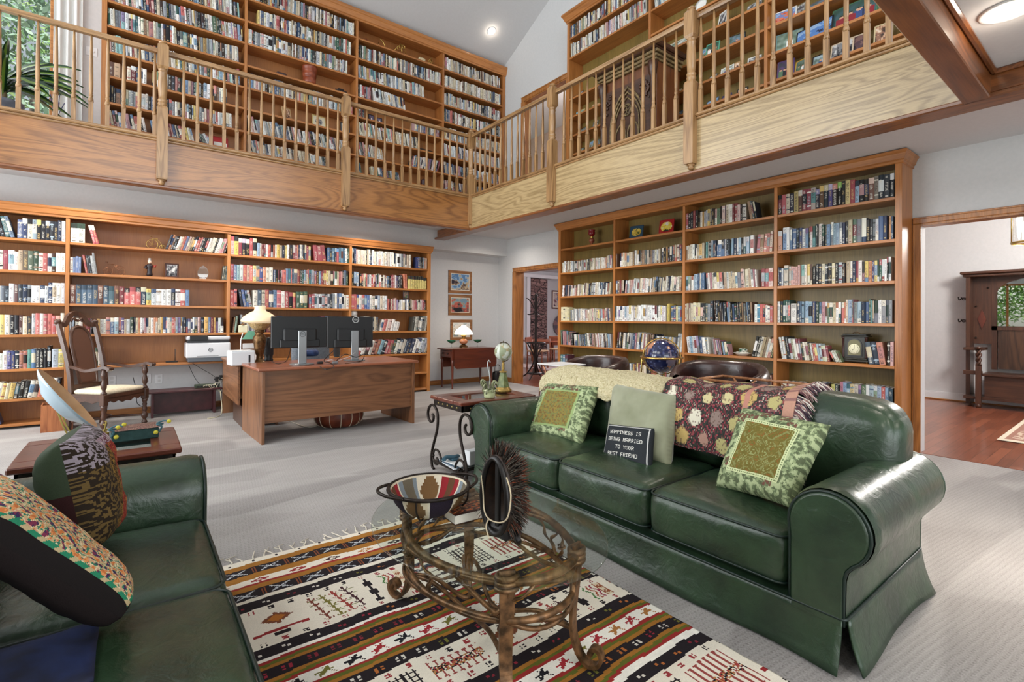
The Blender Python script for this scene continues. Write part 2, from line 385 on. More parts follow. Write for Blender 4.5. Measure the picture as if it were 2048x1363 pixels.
# upper wall B with gable, doorway cut out
ZG = 6.46
def roofz(y): return ZG + (YU-.28-y)*.492
mb = MB(); yy = YBACK
mb.prism([(DU1, ZF), (YU, ZF), (YU, roofz(YU)), (DU1, roofz(DU1))], XB, XB+T, 'x')
mb.prism([(DU0, DUT), (DU1, DUT), (DU1, roofz(DU1)), (DU0, roofz(DU0))], XB, XB+T, 'x')
mb.prism([(yy, ZF), (DU0, ZF), (DU0, roofz(DU0)), (2.2, roofz(2.2)), (yy, roofz(2.2)-(2.2-yy)*.49)], XB, XB+T, 'x')
struct('wall_right_upper', mb, MAT['wall'])
# sloping ceiling (two slopes), with the ridge well out of frame
mb = MB(); yr = 2.2; t = .15
mb.prism([(YU+.2, roofz(YU+.2)), (yr, roofz(yr)), (yr, roofz(yr)+t), (YU+.2, roofz(YU+.2)+t)], XLEFT, XB+T, 'x')
mb.prism([(yr, roofz(yr)), (YBACK, roofz(yr)-(yr-YBACK)*.49), (YBACK, roofz(yr)-(yr-YBACK)*.49+t), (yr, roofz(yr)+t)], XLEFT, XB+T, 'x')
struct('ceiling_sloped', mb, MAT['ceil'])
# gallery slab: ceiling of the lower storey, floor of the upper one
mb = MB()
mb.box((XLEFT, YR_+.04, ZL), (XB, YU, ZF)); mb.box((XR_+.04, .7, ZL), (XB, YR_+.04, ZF)); mb.box((XLEFT, YBACK, ZL), (XB, .70, ZF))
struct('ceiling_gallery', mb, MAT['ceil'])
# left wall with tall windows (outside the photo; lets the daylight in)
mb = MB(); LW = [(.0, 2.6), (3.2, 5.2), (5.7, 7.7)]
def leftwall(z0, z1, s0, s1):
    ys = YBACK
    for a, b_ in [(-3.2, -.6)]+LW:
        mb.box((XLEFT-.14, ys, z0), (XLEFT, a, z1)); mb.box((XLEFT-.14, a, z0), (XLEFT, b_, s0)); mb.box((XLEFT-.14, a, s1), (XLEFT, b_, z1)); ys = b_
    mb.box((XLEFT-.14, ys, z0), (XLEFT, YU+.14, z1))
leftwall(0, 3.3, .35, 2.6); leftwall(3.3, 9.0, 3.6, 6.3)
struct('wall_left', mb, MAT['wall'])
def window_frame(n, lo, hi, ax, bars=1):
    # frame and mullions with a glass pane
    f = MB(); w = .06
    def bx(a0, a1, z0, z1):
        if ax == 'x': f.box((lo[0], a0, z0), (hi[0], a1, z1), bev=.006)
        else: f.box((a0, lo[1], z0), (a1, hi[1], z1), bev=.006)
    a0, a1 = (lo[1], hi[1]) if ax == 'x' else (lo[0], hi[0])
    bx(a0, a0+w, lo[2], hi[2]); bx(a1-w, a1, lo[2], hi[2]); bx(a0, a1, lo[2], lo[2]+w); bx(a0, a1, hi[2]-w, hi[2])
    for k in range(1, bars+1): c = a0+(a1-a0)*k/(bars+1); bx(c-w/2, c+w/2, lo[2], hi[2])
    o = struct('window_%d' % n, f, MAT['oaky'] if ax == 'x' else MAT['oakx'])
    g = MB()
    if ax == 'x': x = (lo[0]+hi[0])/2; g.box((x-.003, a0+w, lo[2]+w), (x+.003, a1-w, hi[2]-w))
    else: y = (lo[1]+hi[1])/2; g.box((a0+w, y-.003, lo[2]+w), (a1-w, y+.003, hi[2]-w))
    p = g.build('window_pane', MAT['pane'], o); p['kind'] = 'structure'
MAT['pane'] = thinglass('window_pane_glass', (.98, 1, .99), 0., 1.45)
window_frame(1, (WX0, YU-.01, WZ0), (WX1, YU+.1, WZ1), 'y', 1)
k = 2
for a, b_ in [(-3.2, -.6)]+LW:
    window_frame(k, (XLEFT-.12, a, .35), (XLEFT+.01, b_, 2.6), 'x', 2); k += 1
    window_frame(k, (XLEFT-.12, a, 3.6), (XLEFT+.01, b_, 6.3), 'x', 2); k += 1

# oak fascia boards, cap and beam
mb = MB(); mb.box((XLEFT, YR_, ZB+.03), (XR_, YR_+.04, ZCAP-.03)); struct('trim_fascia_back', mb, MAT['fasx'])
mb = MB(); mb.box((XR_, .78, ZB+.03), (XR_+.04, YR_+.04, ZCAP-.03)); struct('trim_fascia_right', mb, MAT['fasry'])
mb = MB(); mb.box((XLEFT, YR_-.035, ZCAP-.035), (XR_+.02, YR_+.085, ZCAP), bev=.012); mb.box((XLEFT, YR_-.018, ZCAP-.06), (XR_, YR_, ZCAP-.034), bev=.008); struct('trim_cap_back', mb, MAT['railx'])
mb = MB(); mb.box((XR_-.035, .8, ZCAP-.035), (XR_+.085, YR_+.085, ZCAP), bev=.012); mb.box((XR_-.018, .8, ZCAP-.06), (XR_, YR_, ZCAP-.034), bev=.008); struct('trim_cap_right', mb, MAT['raily'])
mb = MB(); mb.box((XLEFT, YR_-.012, ZB), (XR_, YR_+.10, ZB+.035), bev=.008); mb.box((XLEFT, YR_+.03, ZB+.03), (XR_, YR_+.10, ZL)); struct('trim_bead_back', mb, MAT['beamx'])
mb = MB(); mb.box((XR_-.012, YBACK, ZB), (XR_+.20, YS, ZB+.035), bev=.008); mb.box((XR_+.0, YBACK, ZB+.03), (XR_+.20, .72, ZL)); mb.box((XR_+.05, .72, ZB+.03), (XR_+.20, YS, ZL)); struct('trim_beam_right', mb, MAT['beamy'])
# the beam across the viewer's side of the well, and the bead round the low ceiling
mb = MB(); mb.box((XLEFT, .64, ZB), (XR_+.01, .775, ZB+.6), bev=.006); struct('trim_beam_front', mb, MAT['beamx'])
mb = MB(); mb.box((XLEFT, .605, ZL-.03), (XR_, .64, ZL), bev=.01); mb.box((XR_-.035, YBACK, ZL-.03), (XR_, .64, ZL), bev=.01); struct('trim_bead_low_ceiling', mb, MAT['beamx'])
mb = MB(); mb.box((XLEFT, .74, ZF), (XR_, .82, ZF+.12)); struct('trim_front_fascia', mb, MAT['fasx'])
# baseboards
mb = MB(); mb.box((4.15, YREC-.018, 0), (XB, YREC, .09), bev=.004); struct('baseboard_back', mb, MAT['oakx'])
mb = MB(); mb.box((XB-.018, DL1+.075, 0), (XB, YREC, .09), bev=.004); struct('baseboard_right', mb, MAT['oaky'])
mb = MB(); mb.box((-.6, YREC-.3, 0), (2.7, YREC-.28, .08)); struct('baseboard_knee', mb, MAT['oakx'])
mb = MB(); mb.box((-.6, YREC-.28, 0), (2.75, YREC, .66)); struct('wall_knee', mb, MAT['wall'])
# door casings: n, y0, y1, top, left? right?
def casing(n, y0, y1, z0, top, mats, legs=(1, 1), w=.10, dj=T+.01, lining=True):
    f = MB(); x0 = XB-.022
    def leg(a, b_): 
        f.box((x0, a, z0), (XB+.001, b_, top-.001), bev=.004); f.box((x0-.008, a+(.001 if a < y0 else w*.7), z0), (XB-.002, (a+w*.3 if a < y0 else b_-.001), top-.003), bev=.004)
    if legs[1]: leg(y1, y1+w)
    if legs[0]: leg(y0-w, y0)
    f.box((x0, y0-w*legs[0], top), (XB+.001, y1+w, top+w), bev=.006); f.box((x0-.008, y0-w*legs[0]+.002, top+w*.7), (XB-.002, y1+w-.002, top+w-.002), bev=.004)
    # jamb lining
    if legs[1] and lining: f.box((XB-.01, y1-.018, z0), (XB+dj, y1+.002, top))
    if legs[0] and lining: f.box((XB-.01, y0-.002, z0), (XB+dj, y0+.018, top))
    f.box((XB-.01, y0, top-.018), (XB+dj, y1, top+.002))
    return struct('door_%d' % n, f, mats)
casing(1, DL0, DL1, 0, DLT, MAT['oakz'], (0, 1), .07, .2)
casing(2, -1.0, DR1, 0, DRT, MAT['oakz'], (1, 1), .064, T+.01, False)
casing(3, DU0, DU1, ZF, DUT, MAT['oakz'], (1, 1), .09)

# ------------------------------------------------------------------ rooms beyond
mb = MB(); mb.box((6.0, -1.6, -.1), (10.6, 5.7, .004)); struct('floor_hall', mb, MAT['hallfloor'])
mb = MB(); mb.box((10.42, -2.0, 0), (10.55, 4.2, 4.2)); struct('wall_hall', mb, MAT['wall'])
mb = MB(); mb.box((XB+T, 4.2, 0), (10.55, 4.32, 4.2)); struct('wall_hall_side', mb, MAT['wall'])
mb = MB(); mb.box((XB+T, -2.0, 3.0), (10.55, 4.3, 3.12)); struct('ceiling_hall', mb, MAT['ceil'])
mb = MB(); mb.box((10.398, -1.6, .02), (10.42, 4.2, .12), bev=.004); mb.box((10.40, -1.6, .12), (10.42, 4.2, .135), bev=.003); struct('baseboard_hall', mb, MAT['white'])
mb = MB(); mb.box((10.38, -1.6, .004), (10.42, 4.2, .025), bev=.004); struct('trim_hall_shoe', mb, MAT['oaky'])
MAT['pinkcarpet'] = speck('dining_carpet', (176,158,156), (206,190,186), 120, .95, .3, .004)
mb = MB(); mb.box((6.0, 5.7, -.1), (8.2, 10.2, .004)); struct('floor_passage', mb, MAT['hallfloor'])
mb = MB(); mb.box((8.2, 5.7, -.1), (14.5, 16.5, .003)); mb.box((6.0, 10.2, -.1), (8.2, 16.5, .003)); struct('floor_dining', mb, MAT['pinkcarpet'])
mb = MB(); mb.box((6.0, 16.3, 0), (14.5, 16.45, 3.4)); mb.box((14.3, 5.0, 0), (14.45, 16.4, 3.4)); mb.box((8.2, 5.4, 0), (14.4, 5.52, 3.4)); struct('wall_dining', mb, MAT['wall'])
mb = MB(); mb.box((6.0, 5.4, 3.0), (14.5, 16.5, 3.1)); struct('ceiling_dining', mb, MAT['ceil'])
MAT['pinkwall'] = speck('rose_wall_paint', (214,184,176), (220,192,184), 20, .8, .02, .001)
mb = MB(); mb.box((9.0, 4.4, ZF), (9.1, 12.5, 7.2)); struct('wall_upper_room', mb, MAT['pinkwall'])
mb = MB(); mb.box((XB+.02, 4.4, ZF-.1), (9.1, 12.5, ZF)); struct('floor_upper_room', mb, MAT['pinkcarpet'])
mb = MB(); mb.box((XB+T, 4.4, 6.4), (9.1, 12.5, 6.5)); struct('ceiling_upper_room', mb, MAT['ceil'])
# ------------------------------------------------------------------ railings
BZ = ZRAIL-.05-ZCAP      # baluster length
def baluster_mb():
    m = MB(); h = .036/2
    m.prism([(-h,-h),(h,-h),(h,h),(-h,h)], 0, .235)
    m.lathe([(.0235,.225),(.0225,.25),(.015,.275),(.0145,.28),(.019,.288),(.019,.300),(.0145,.306),(.0165,.314),(.0165,.322),(.0145,.328),(.0175,.345),(.0185,.42),(.0165,.6),(.0125,.8),(.0095,BZ)], seg=10)
    return m
def newel_mb():
    m = MB(); h = .052
    z0 = ZB+.09-ZCAP; tot = ZRAIL-ZCAP
    def sqp(z, a): return [(-a,-a,z),(a,-a,z),(a,a,z),(-a,a,z)]
    def loft(levels):
        rs = [[m.vv(p) for p in sqp(z, a)] for z, a in levels]
        for A, B in zip(rs, rs[1:]):
            for k in range(4): m.face([A[k], A[(k+1)%4], B[(k+1)%4], B[k]])
        m.face(rs[0][::-1]); m.face(rs[-1])
    loft([(z0, h*.93), (z0+.02, h), (.30, h*.98), (.325, h*.8)])
    m.lathe([(.044,.31),(.04,.34),(.047,.352),(.047,.362),(.038,.37),(.046,.39),(.046,.4),(.037,.41),(.040,.45),(.046,.55),(.044,.62),(.040,.69),(.045,.705),(.045,.715),(.038,.722),(.044,.735),(.044,.745),(.036,.752)], seg=16)
    loft([(.748, h*.72), (.775, h*1.0), (tot+.02, h*1.0), (tot+.05, h*.6)])
    m.lathe([(.026, tot+.045), (.040, tot+.058), (.043, tot+.066), (.034, tot+.075), (.0, tot+.078)], seg=14)
    # turned drop at the foot
    m.lathe([(.0, z0-.062), (.014, z0-.058), (.028, z0-.042), (.03, z0-.03), (.02, z0-.02), (.040, z0-.012), (.040, z0-.004), (.03, z0+.004)], seg=14)
    return m
bal0 = None; new0 = None
def railing(name, label, axis, a0, a1, fixed, newels, group, skip=.07):
    global bal0, new0
    root = thing(name, label, 'railing', (a0, fixed, ZCAP) if axis == 'x' else (fixed, a0, ZCAP), 0, group)
    m = MB(); L = a1-a0
    prof = [(-.028, -.05), (.028, -.05), (.034, -.03), (.034, -.015), (.026, -.002), (0, .004), (-.026, -.002), (-.034, -.015), (-.034, -.03)]
    zt = ZRAIL-ZCAP
    if axis == 'x': m.prism([(y, zt+z) for y, z in prof], 0, L, 'x')
    else: m.prism([(x, zt+z) for x, z in prof][::-1], 0, L, 'y')
    m.build('handrail', MAT['rail'+axis], root)
    n = int(round(L/.1365)); pos = []
    for i in range(n):
        t = (i+.5)*L/n
        if any(abs(a0+t-q) < skip for q in newels): continue
        pos.append(t)
    for t in pos:
        if bal0 is None: o = bal0 = baluster_mb().build('baluster', MAT['railz'], root)
        else: o = bal0.copy(); COL.objects.link(o); o.parent = root
        o.location = (t, 0, 0) if axis == 'x' else (0, t, 0)
    for q in newels:
        off = -.035
        if new0 is None: o = new0 = newel_mb().build('newel_post', MAT['railz'], root)
        else: o = new0.copy(); COL.objects.link(o); o.parent = root
        o.location = (q-a0, off, 0) if axis == 'x' else (off, q-a0, 0)
    return root
railing('gallery_railing', 'oak spindle railing in front of the long upper wall of books and the window', 'x', -3.55, XR_-.05, YR_+.012, [-2.0, .253, 2.312], 'gallery railings')
rb = railing('gallery_railing', 'oak spindle railing in front of the carved cabinet and upper picture shelves', 'y', .84, YR_-.05, XR_+.012, [2.78, 4.81], 'gallery railings')
# corner newel: slimmer, stands in the corner, belongs to the right-hand run
o = new0.copy(); COL.objects.link(o); o.parent = rb; o.location = (-.012, YR_-.84+.0, 0)

# ------------------------------------------------------------------ bookcases
class Case: pass
def bookcase(label, origin, rz, bays, zs, z0, ztop, depth, skipshelf=(), crown=.07, crownh=.09, openback=(), top=True, matk='oakd', endst=.055, dvst=.036, ends=(1, 1), nobay=()):
    """bays: list of (x0,x1) clear spans in local x; zs: list of shelf-top heights"""
    c = Case(); c.o = Vector(origin); c.rz = rz; c.bays = bays; c.zs = zs; c.depth = depth; c.ztop = ztop
    root = thing('bookcase', label, 'bookcase', origin, rz, 'built in oak bookcases'); c.root = root; c.M = root.matrix_basis.copy()
    x0, x1 = bays[0][0]-endst, bays[-1][1]+endst; c.x0 = x0; c.x1 = x1
    def part(name, boxes, mat, bev=.002):
        m = MB()
        for lo, hi in boxes: m.box(lo, hi, bev=bev)
        return m.build(name, MAT[mat], root)
    if ends[0]: part('side_panel', [((x0, 0, z0), (x0+endst, depth, ztop))], matk+'z')
    if ends[1]: part('side_panel', [((x1-endst, 0, z0), (x1, depth, ztop))], matk+'z')
    for (a, b), (p, q) in zip(bays, bays[1:]): part('divider', [((b, 0, z0), (p, depth, ztop))], matk+'z')
    for i, (a, b) in enumerate(bays):
        for k, z in enumerate(zs):
            if (i, k) in skipshelf: continue
            part('shelf', [((a, .004, z-.030), (b, depth, z))], matk+'x', .003)
        zb = z0
        if i in openback: zb = openback[i]
        part('back_panel', [((a, depth-.012, zb), (b, depth-.002, ztop))], 'plyA' if rz == 0 else 'plyB', 0)
    part('top_board', [((x0, .0, ztop-.03), (x1, depth, ztop))], matk+'x')
    if crown:
        m = MB(); e = crown
        prof = [(0, ztop-.055), (-.014, ztop-.05), (-.014, ztop-.03), (-.028, ztop-.02), (-e*.75, ztop+crownh*.45), (-e*.9, ztop+crownh*.55), (-e, ztop+crownh*.7), (-e, ztop+crownh*.9), (-e*.9, ztop+crownh), (0, ztop+crownh)]
        ee = [(-p[0])*.85 if ends[0] else 0 for p in prof]; ef = [(-p[0])*.85 if ends[1] else 0 for p in prof]
        A = [m.vv((x0-d, y, z)) for (y, z), d in zip(prof, ee)]; B = [m.vv((x1+d, y, z)) for (y, z), d in zip(prof, ef)]
        for i in range(len(prof)-1): m.face([A[i], B[i], B[i+1], A[i+1]])
        if ends[1]:
            Cc = [m.vv((x1+d, depth, z)) for (y, z), d in zip(prof, ef)]
            for i in range(len(prof)-1): m.face([B[i], Cc[i], Cc[i+1], B[i+1]])
        if ends[0]:
            Cc = [m.vv((x0-d, depth, z)) for (y, z), d in zip(prof, ee)]
            for i in range(len(prof)-1): m.face([A[i+1], Cc[i+1], Cc[i], A[i]])
        m.build('crown_moulding', MAT[matk+'x'], root)
    return c
zLA = [.06, .335, .665, 1.045, 1.40, 1.76, 2.115]
cLA = bookcase('long lower oak bookcase on the back wall behind the desk', (-2.25, 7.67, 0), 0,
    [(.055, 1.637), (1.673, 3.272), (3.308, 4.943), (4.979, 6.31)], zLA, 0, 2.44, .325, skipshelf={(1,0),(1,1),(2,0),(2,1)}, crown=.045, crownh=.065, openback={1: .66, 2: .66})
zLB = [.06, .43, .838, 1.24, 1.645, 2.04, 2.44]
cLB = bookcase('wide lower oak bookcase beside the hall doorway', (5.70, 6.135, 0), -PI/2,
    [(.055, 1.20), (1.236, 2.375), (2.411, 3.535), (3.571, 4.645)], zLB, 0, 2.80, .325, crown=.06, crownh=.062)
zUA = [3.375, 3.69, 3.985, 4.32, 4.63, 4.96, 5.28, 5.61, 5.945]
cUA = bookcase('upper gallery oak bookcase packed with books on the back wall', (-.33, 8.10, 0), 0,
    [(.05, 1.603), (1.639, 3.253), (3.289, 4.893), (4.929, 6.29)], zUA, ZF, 6.27, .31, skipshelf=set(), crown=.06, crownh=.12)
zUB = [3.36, 3.665, 3.972, 4.283, 4.60, 4.905, 5.24, 5.586, 5.908]
cUB = bookcase('upper gallery oak bookcase full of picture frames behind the carved cabinet', (5.70, 5.95, 0), -PI/2,
    [(.05, 1.632), (1.668, 3.232), (3.268, 4.86)], zUB, ZF, 6.22, .325, skipshelf={(0,6)}, crown=.08, crownh=.1)

# ------------------------------------------------------------------ books
def bookmat():
    m, nt, b = newmat('book_cover'); a = N(nt, 'Attribute', attribute_name='Col'); a2 = N(nt, 'Attribute', attribute_name='Ink')
    uv = N(nt, 'UVMap'); sp = N(nt, 'SeparateXYZ'); nt.links.new(uv.outputs[0], sp.inputs[0])
    u, v = sp.outputs[0], sp.outputs[1]
    seed = a2.outputs['Alpha']; sd = mth(nt, 'MULTIPLY', seed, 57.)
    # title: blocks of lettering running along the spine
    cm = N(nt, 'CombineXYZ'); nt.links.new(mth(nt, 'MULTIPLY', u, 3.2), cm.inputs[0]); nt.links.new(mth(nt, 'MULTIPLY', v, 34.), cm.inputs[1]); nt.links.new(sd, cm.inputs[2])
    n = N(nt, 'TexNoise', i_Scale=1., i_Detail=1.); nt.links.new(cm.outputs[0], n.inputs['Vector'])
    letters = mth(nt, 'GREATER_THAN', n.outputs[0], .5)
    inu = mth(nt, 'MULTIPLY', mth(nt, 'GREATER_THAN', u, .24), mth(nt, 'LESS_THAN', u, .76))
    cv = N(nt, 'CombineXYZ'); nt.links.new(mth(nt, 'MULTIPLY', v, 3.1), cv.inputs[1]); nt.links.new(sd, cv.inputs[2])
    n2 = N(nt, 'TexNoise', i_Scale=1., i_Detail=0.); nt.links.new(cv.outputs[0], n2.inputs['Vector'])
    inv = mth(nt, 'MULTIPLY', mth(nt, 'GREATER_THAN', n2.outputs[0], .47), mth(nt, 'MULTIPLY', mth(nt, 'GREATER_THAN', v, .07), mth(nt, 'LESS_THAN', v, .93)))
    t = mth(nt, 'MULTIPLY', mth(nt, 'MULTIPLY', letters, inu), inv)
    t = mth(nt, 'MULTIPLY', t, .6)
    # publisher's block
    bl = mth(nt, 'MULTIPLY', mth(nt, 'GREATER_THAN', v, .05), mth(nt, 'LESS_THAN', v, .10)); bl = mth(nt, 'MULTIPLY', mth(nt, 'MULTIPLY', bl, inu), mth(nt, 'GREATER_THAN', mth(nt, 'FRACT', mth(nt, 'MULTIPLY', seed, 13.7)), .5))
    t = mth(nt, 'MAXIMUM', t, mth(nt, 'MULTIPLY', bl, .8))
    c = mixn(nt, t, a.outputs['Color'], a2.outputs['Color']); h_ = N(nt, 'HueSaturation'); h_.inputs['Saturation'].default_value = .82; h_.inputs['Value'].default_value = .86; nt.links.new(c, h_.inputs['Color']); nt.links.new(h_.outputs[0], b.inputs['Base Color'])
    b.inputs['Roughness'].default_value = .42; b.inputs['Specular IOR Level'].default_value = .35
    return m
MAT['book'] = bookmat()
WHITE = ['ece8de','f2f0ea','e4ddcf','d9d2c4','efe9dc','f6f4f0','dfe2e4','cfd3d6']
CREAM = ['d8cbb2','e3d8c0','cbbb9c','d9c9a3','efe5cd','bfae8f']
GREY = ['9aa0a6','7d838a','b4b8bb','5d6369','8b8f93','c6c9cb']
DARK = ['1d1c20','25232a','2b2420','1a2230','30343b','17181b','3a2a26']
BLUE = ['2b3f66','3d5c86','5f86ad','1f2c4a','7fa3bf','4a6f94','284a72','93b1c6']
RED = ['8f1f26','b3302f','c4473b','741a24','a5383c','d0584a','9c2b3e']
GREEN = ['2f4a3a','4a6a52','1f3a34','6b8a6a','87a08a','2c5a4c']
YEL = ['d8b43a','e3c552','c99a3a','e8d27a','d9a53c']
ORA = ['c9743c','b5643c','d98a54','a8552f']
PNK = ['c99a9a','b87f86','d9b2ac','c07a72','a85f6c','d6a79c']
BRN = ['5a3a28','7a5238','8f6a4a','463024','9a7a58']
TEAL = ['3f7f86','5b9a9c','7fb4b2','35666e']
PUR = ['6a5a8a','8a7aa6','4a3f6a','9a8ab0']
PAL = dict(
  paper=[(WHITE,10),(CREAM,6),(GREY,5),(DARK,5),(BLUE,3),(RED,2),(BRN,2),(PNK,2),(GREEN,1),(TEAL,1),(YEL,1)],
  light=[(WHITE,12),(CREAM,7),(GREY,4),(PNK,2),(BLUE,2),(DARK,1)],
  cream=[(CREAM,9),(WHITE,5),(BRN,2),(GREY,2),(DARK,1),(ORA,.5)],
  mix=[(WHITE,5),(CREAM,4),(RED,4),(BLUE,4),(DARK,5),(YEL,1),(GREEN,2),(GREY,2),(BRN,2),(ORA,1),(PNK,1),(TEAL,1)],
  dark=[(DARK,6),(BLUE,3),(BRN,2),(RED,1.5),(GREEN,1),(GREY,1)],
  blues=[(BLUE,7),(GREY,3),(WHITE,3),(TEAL,2),(DARK,3),(GREEN,1),(CREAM,1)],
  bright=[(RED,4),(WHITE,4),(BLUE,4),(DARK,3),(YEL,1.5),(ORA,1.5),(CREAM,2),(PUR,1),(GREEN,1.5),(PNK,2)],
  redmix=[(RED,4),(PNK,3),(WHITE,5),(CREAM,3),(DARK,2),(BLUE,2),(PUR,1)],
  pastel=[(PNK,4),(WHITE,6),(GREY,3),(BLUE,3),(CREAM,3),(GREEN,2),(TEAL,2),(RED,1.5),(DARK,1)],
  white=[(['f4f4f2','eeeeec','f0f1f2'],1)], yellow=[(['e6d25a','dcc64e'],1)],
  album=[(GREY,4),(WHITE,3),(BRN,2),(BLUE,2),(DARK,2),(PNK,2),(GREEN,1)],
)
NAMEC = [('white',(236,234,228)),('cream',(222,209,184)),('tan',(196,178,148)),('grey',(150,154,158)),('dark grey',(78,82,88)),('black',(30,28,32)),('navy',(36,48,82)),('blue',(70,104,146)),('pale blue',(136,168,192)),
  ('dark red',(136,32,40)),('red',(186,56,52)),('dark green',(42,72,58)),('green',(118,146,116)),('yellow',(222,188,70)),('orange',(204,118,64)),('pink',(202,156,154)),('brown',(100,68,48)),('teal',(80,140,146)),('purple',(108,92,142)),('lime',(140,190,60))]
def cname(c): return min(NAMEC, key=lambda n: sum((a-b)**2 for a, b in zip(n[1], c)))[0]
def hexc(c): return tuple(int(c[i:i+2], 16) for i in (0, 2, 4)) if isinstance(c, str) else c
def pick(pal, r):
    gs = PAL[pal]; t = r.uniform(0, sum(w for _, w in gs))
    for g, w in gs:
        t -= w
        if t <= 0: break
    return jit(r.choice(g), 10, r)
BOOKS = []     # dict per book
def book_geo(mb, w, h, d, c, c2, style, ink, r):
    """spine at y=0 facing -y, x from 0..w, z from 0..h; adds uv, colour, ink"""
    cv = .0018; page = (232, 226, 210); bow = min(.004, w*.15)
    inkA = []
    def F(pts, col, uv=None, sm=False):
        mb.face([mb.vv(p) for p in pts], col, sm, uv); inkA.append(ink)
    # spine in vertical pieces so that bands can be coloured
    cuts = [0, 1]
    if style == 1: cuts = [0, .74, 1]
    elif style == 2: cuts = [0, .16, .22, .80, .86, 1]
    elif style == 3: cuts = [0, .22, 1]
    elif style == 4: cuts = [0, .45, 1]
    elif style == 5: cuts = [0, .30, .78, 1]
    for k in range(len(cuts)-1):
        a, b_ = cuts[k], cuts[k+1]; cc = c if (k % 2 == 0 or len(cuts) == 2) else c2
        xs = [(0, bow), (w*.3, 0), (w*.7, 0), (w, bow)]
        for i in range(3):
            (xa, ya), (xb, yb) = xs[i], xs[i+1]
            F([(xa, ya, a*h), (xb, yb, a*h), (xb, yb, b_*h), (xa, ya, b_*h)], cc, [(xa/w, a), (xb/w, a), (xb/w, b_), (xa/w, b_)], True)
    F([(0, d, 0), (0, bow, 0), (0, bow, h), (0, d, h)], c); F([(w, bow, 0), (w, d, 0), (w, d, h), (w, bow, h)], c)
    # top: boards, pages set down a touch
    z = h-.004
    F([(0, bow, h), (cv, bow, h), (cv, d, h), (0, d, h)], c); F([(w-cv, bow, h), (w, bow, h), (w, d, h), (w-cv, d, h)], c)
    F([(cv, bow+.002, z), (w-cv, bow+.002, z), (w-cv, d-.003, z), (cv, d-.003, z)], page)
    F([(0, bow, h), (w*.3, 0, h), (w*.7, 0, h), (w, bow, h)], c)
    F([(0, 0.001, 0), (0, d, 0), (w, d, 0), (w, .001, 0)], c)
    F([(w, d, 0), (0, d, 0), (0, d, h), (w, d, h)], page)
    return inkA
def addbook(case, bay, sh, x, y, w, h, d, lean, c, style, seed, c2=None, flat=0):
    BOOKS.append(dict(case=case, bay=bay, sh=sh, x=x, y=y, z=case.zs[sh]+flat, w=w, h=h, d=d, lean=lean, c=hexc(c), style=style, seed=seed, c2=hexc(c2) if c2 else None, flat=flat))
def fill(case, bay, sh, segs, seed, dflt=None):
    """segs: (f0,f1,palette,h0,h1,lean_deg,wmean) with fractions of the bay; lean>0 tops to the left"""
    r = random.Random(seed); x0, x1 = case.bays[bay]; W = x1-x0
    gap = (case.zs+[case.ztop-.03])[sh+1]-case.zs[sh]-.036
    if (bay, sh+1) in getattr(case, 'open', ()): gap += .3
    for sgm in segs:
        f0, f1, pal, h0, h1, lean, wm = sgm; a = math.radians(lean)
        x = x0+f0*W+.004; xe = x0+f1*W-.004; h0 = min(h0, gap); h1 = min(h1, gap)
        if a > 0:
            x += h0*math.sin(a)
            if isinstance(pal, list): xe += h0*math.sin(a)
        hs = h0; k = 0; runlen = 0; cols = pal if isinstance(pal, list) else None
        while True:
            if cols is not None:
                if k >= len(cols): break
                w = (xe-x)/(len(cols)-k)*r.uniform(.85, 1.15)*math.cos(a)
                if k == len(cols)-1: w = (xe-x)*math.cos(a)*.98
            else: w = max(.011, min(.06, r.gauss(wm, wm*.32)))
            t = (x-x0-f0*W)/max(.01, (f1-f0)*W)
            if runlen <= 0: hs = (h0+(h1-h0)*t)*r.uniform(.86, 1.); runlen = r.randint(1, 5)
            runlen -= 1
            h = min(gap, hs*r.uniform(.975, 1.01)); aa = a+r.uniform(-.012, .012)*(2 if a else .4)
            wx = w/math.cos(aa)
            if x+wx > xe+.002 and cols is None: break
            if cols is not None: cc = cols[k]; c2 = None; style = r.choice([0, 0, 2, 5])
            else:
                cc = pick(pal, r); style = r.choices([0, 1, 2, 3, 4, 5], [6, 1.5, 1, 1.5, 1, 1])[0]
            if isinstance(cc, tuple) and len(cc) == 2: cc, c2 = cc; style = 1
            else: c2 = None
            if c2 is None and style: c2 = pick('bright' if r.random() < .4 else 'paper', r)
            d = min(case.depth-.05, h*r.uniform(.62, .76)); y = r.uniform(.006, .03) if not cols else r.uniform(.006, .014)
            if a < 0 and x + wx + h*math.sin(-aa) > x1-.004 and cols is None: break
            addbook(case, bay, sh, x, y, w, h, d, aa, cc, style, r.random(), c2)
            x += wx+.0006; k += 1
def bookmatrix(b):
    c = b['case']; a = b['lean']
    m = c.M @ Matrix.Translation((b['x'], b['y'], b['z']))
    if b.get('lie'): return m @ Matrix.Translation((0, 0, b['w'])) @ Matrix.Rotation(PI/2, 4, 'Y')
    if a >= 0: return m @ Matrix.Rotation(-a, 4, 'Y')
    w = b['w']; wx = w/math.cos(a)
    return m @ Matrix.Translation((wx, 0, 0)) @ Matrix.Rotation(-a, 4, 'Y') @ Matrix.Translation((-w, 0, 0))
# ---- what stands on each shelf.  segment = (from, to, palette, height0, height1, lean, mean thickness)
A = cLA
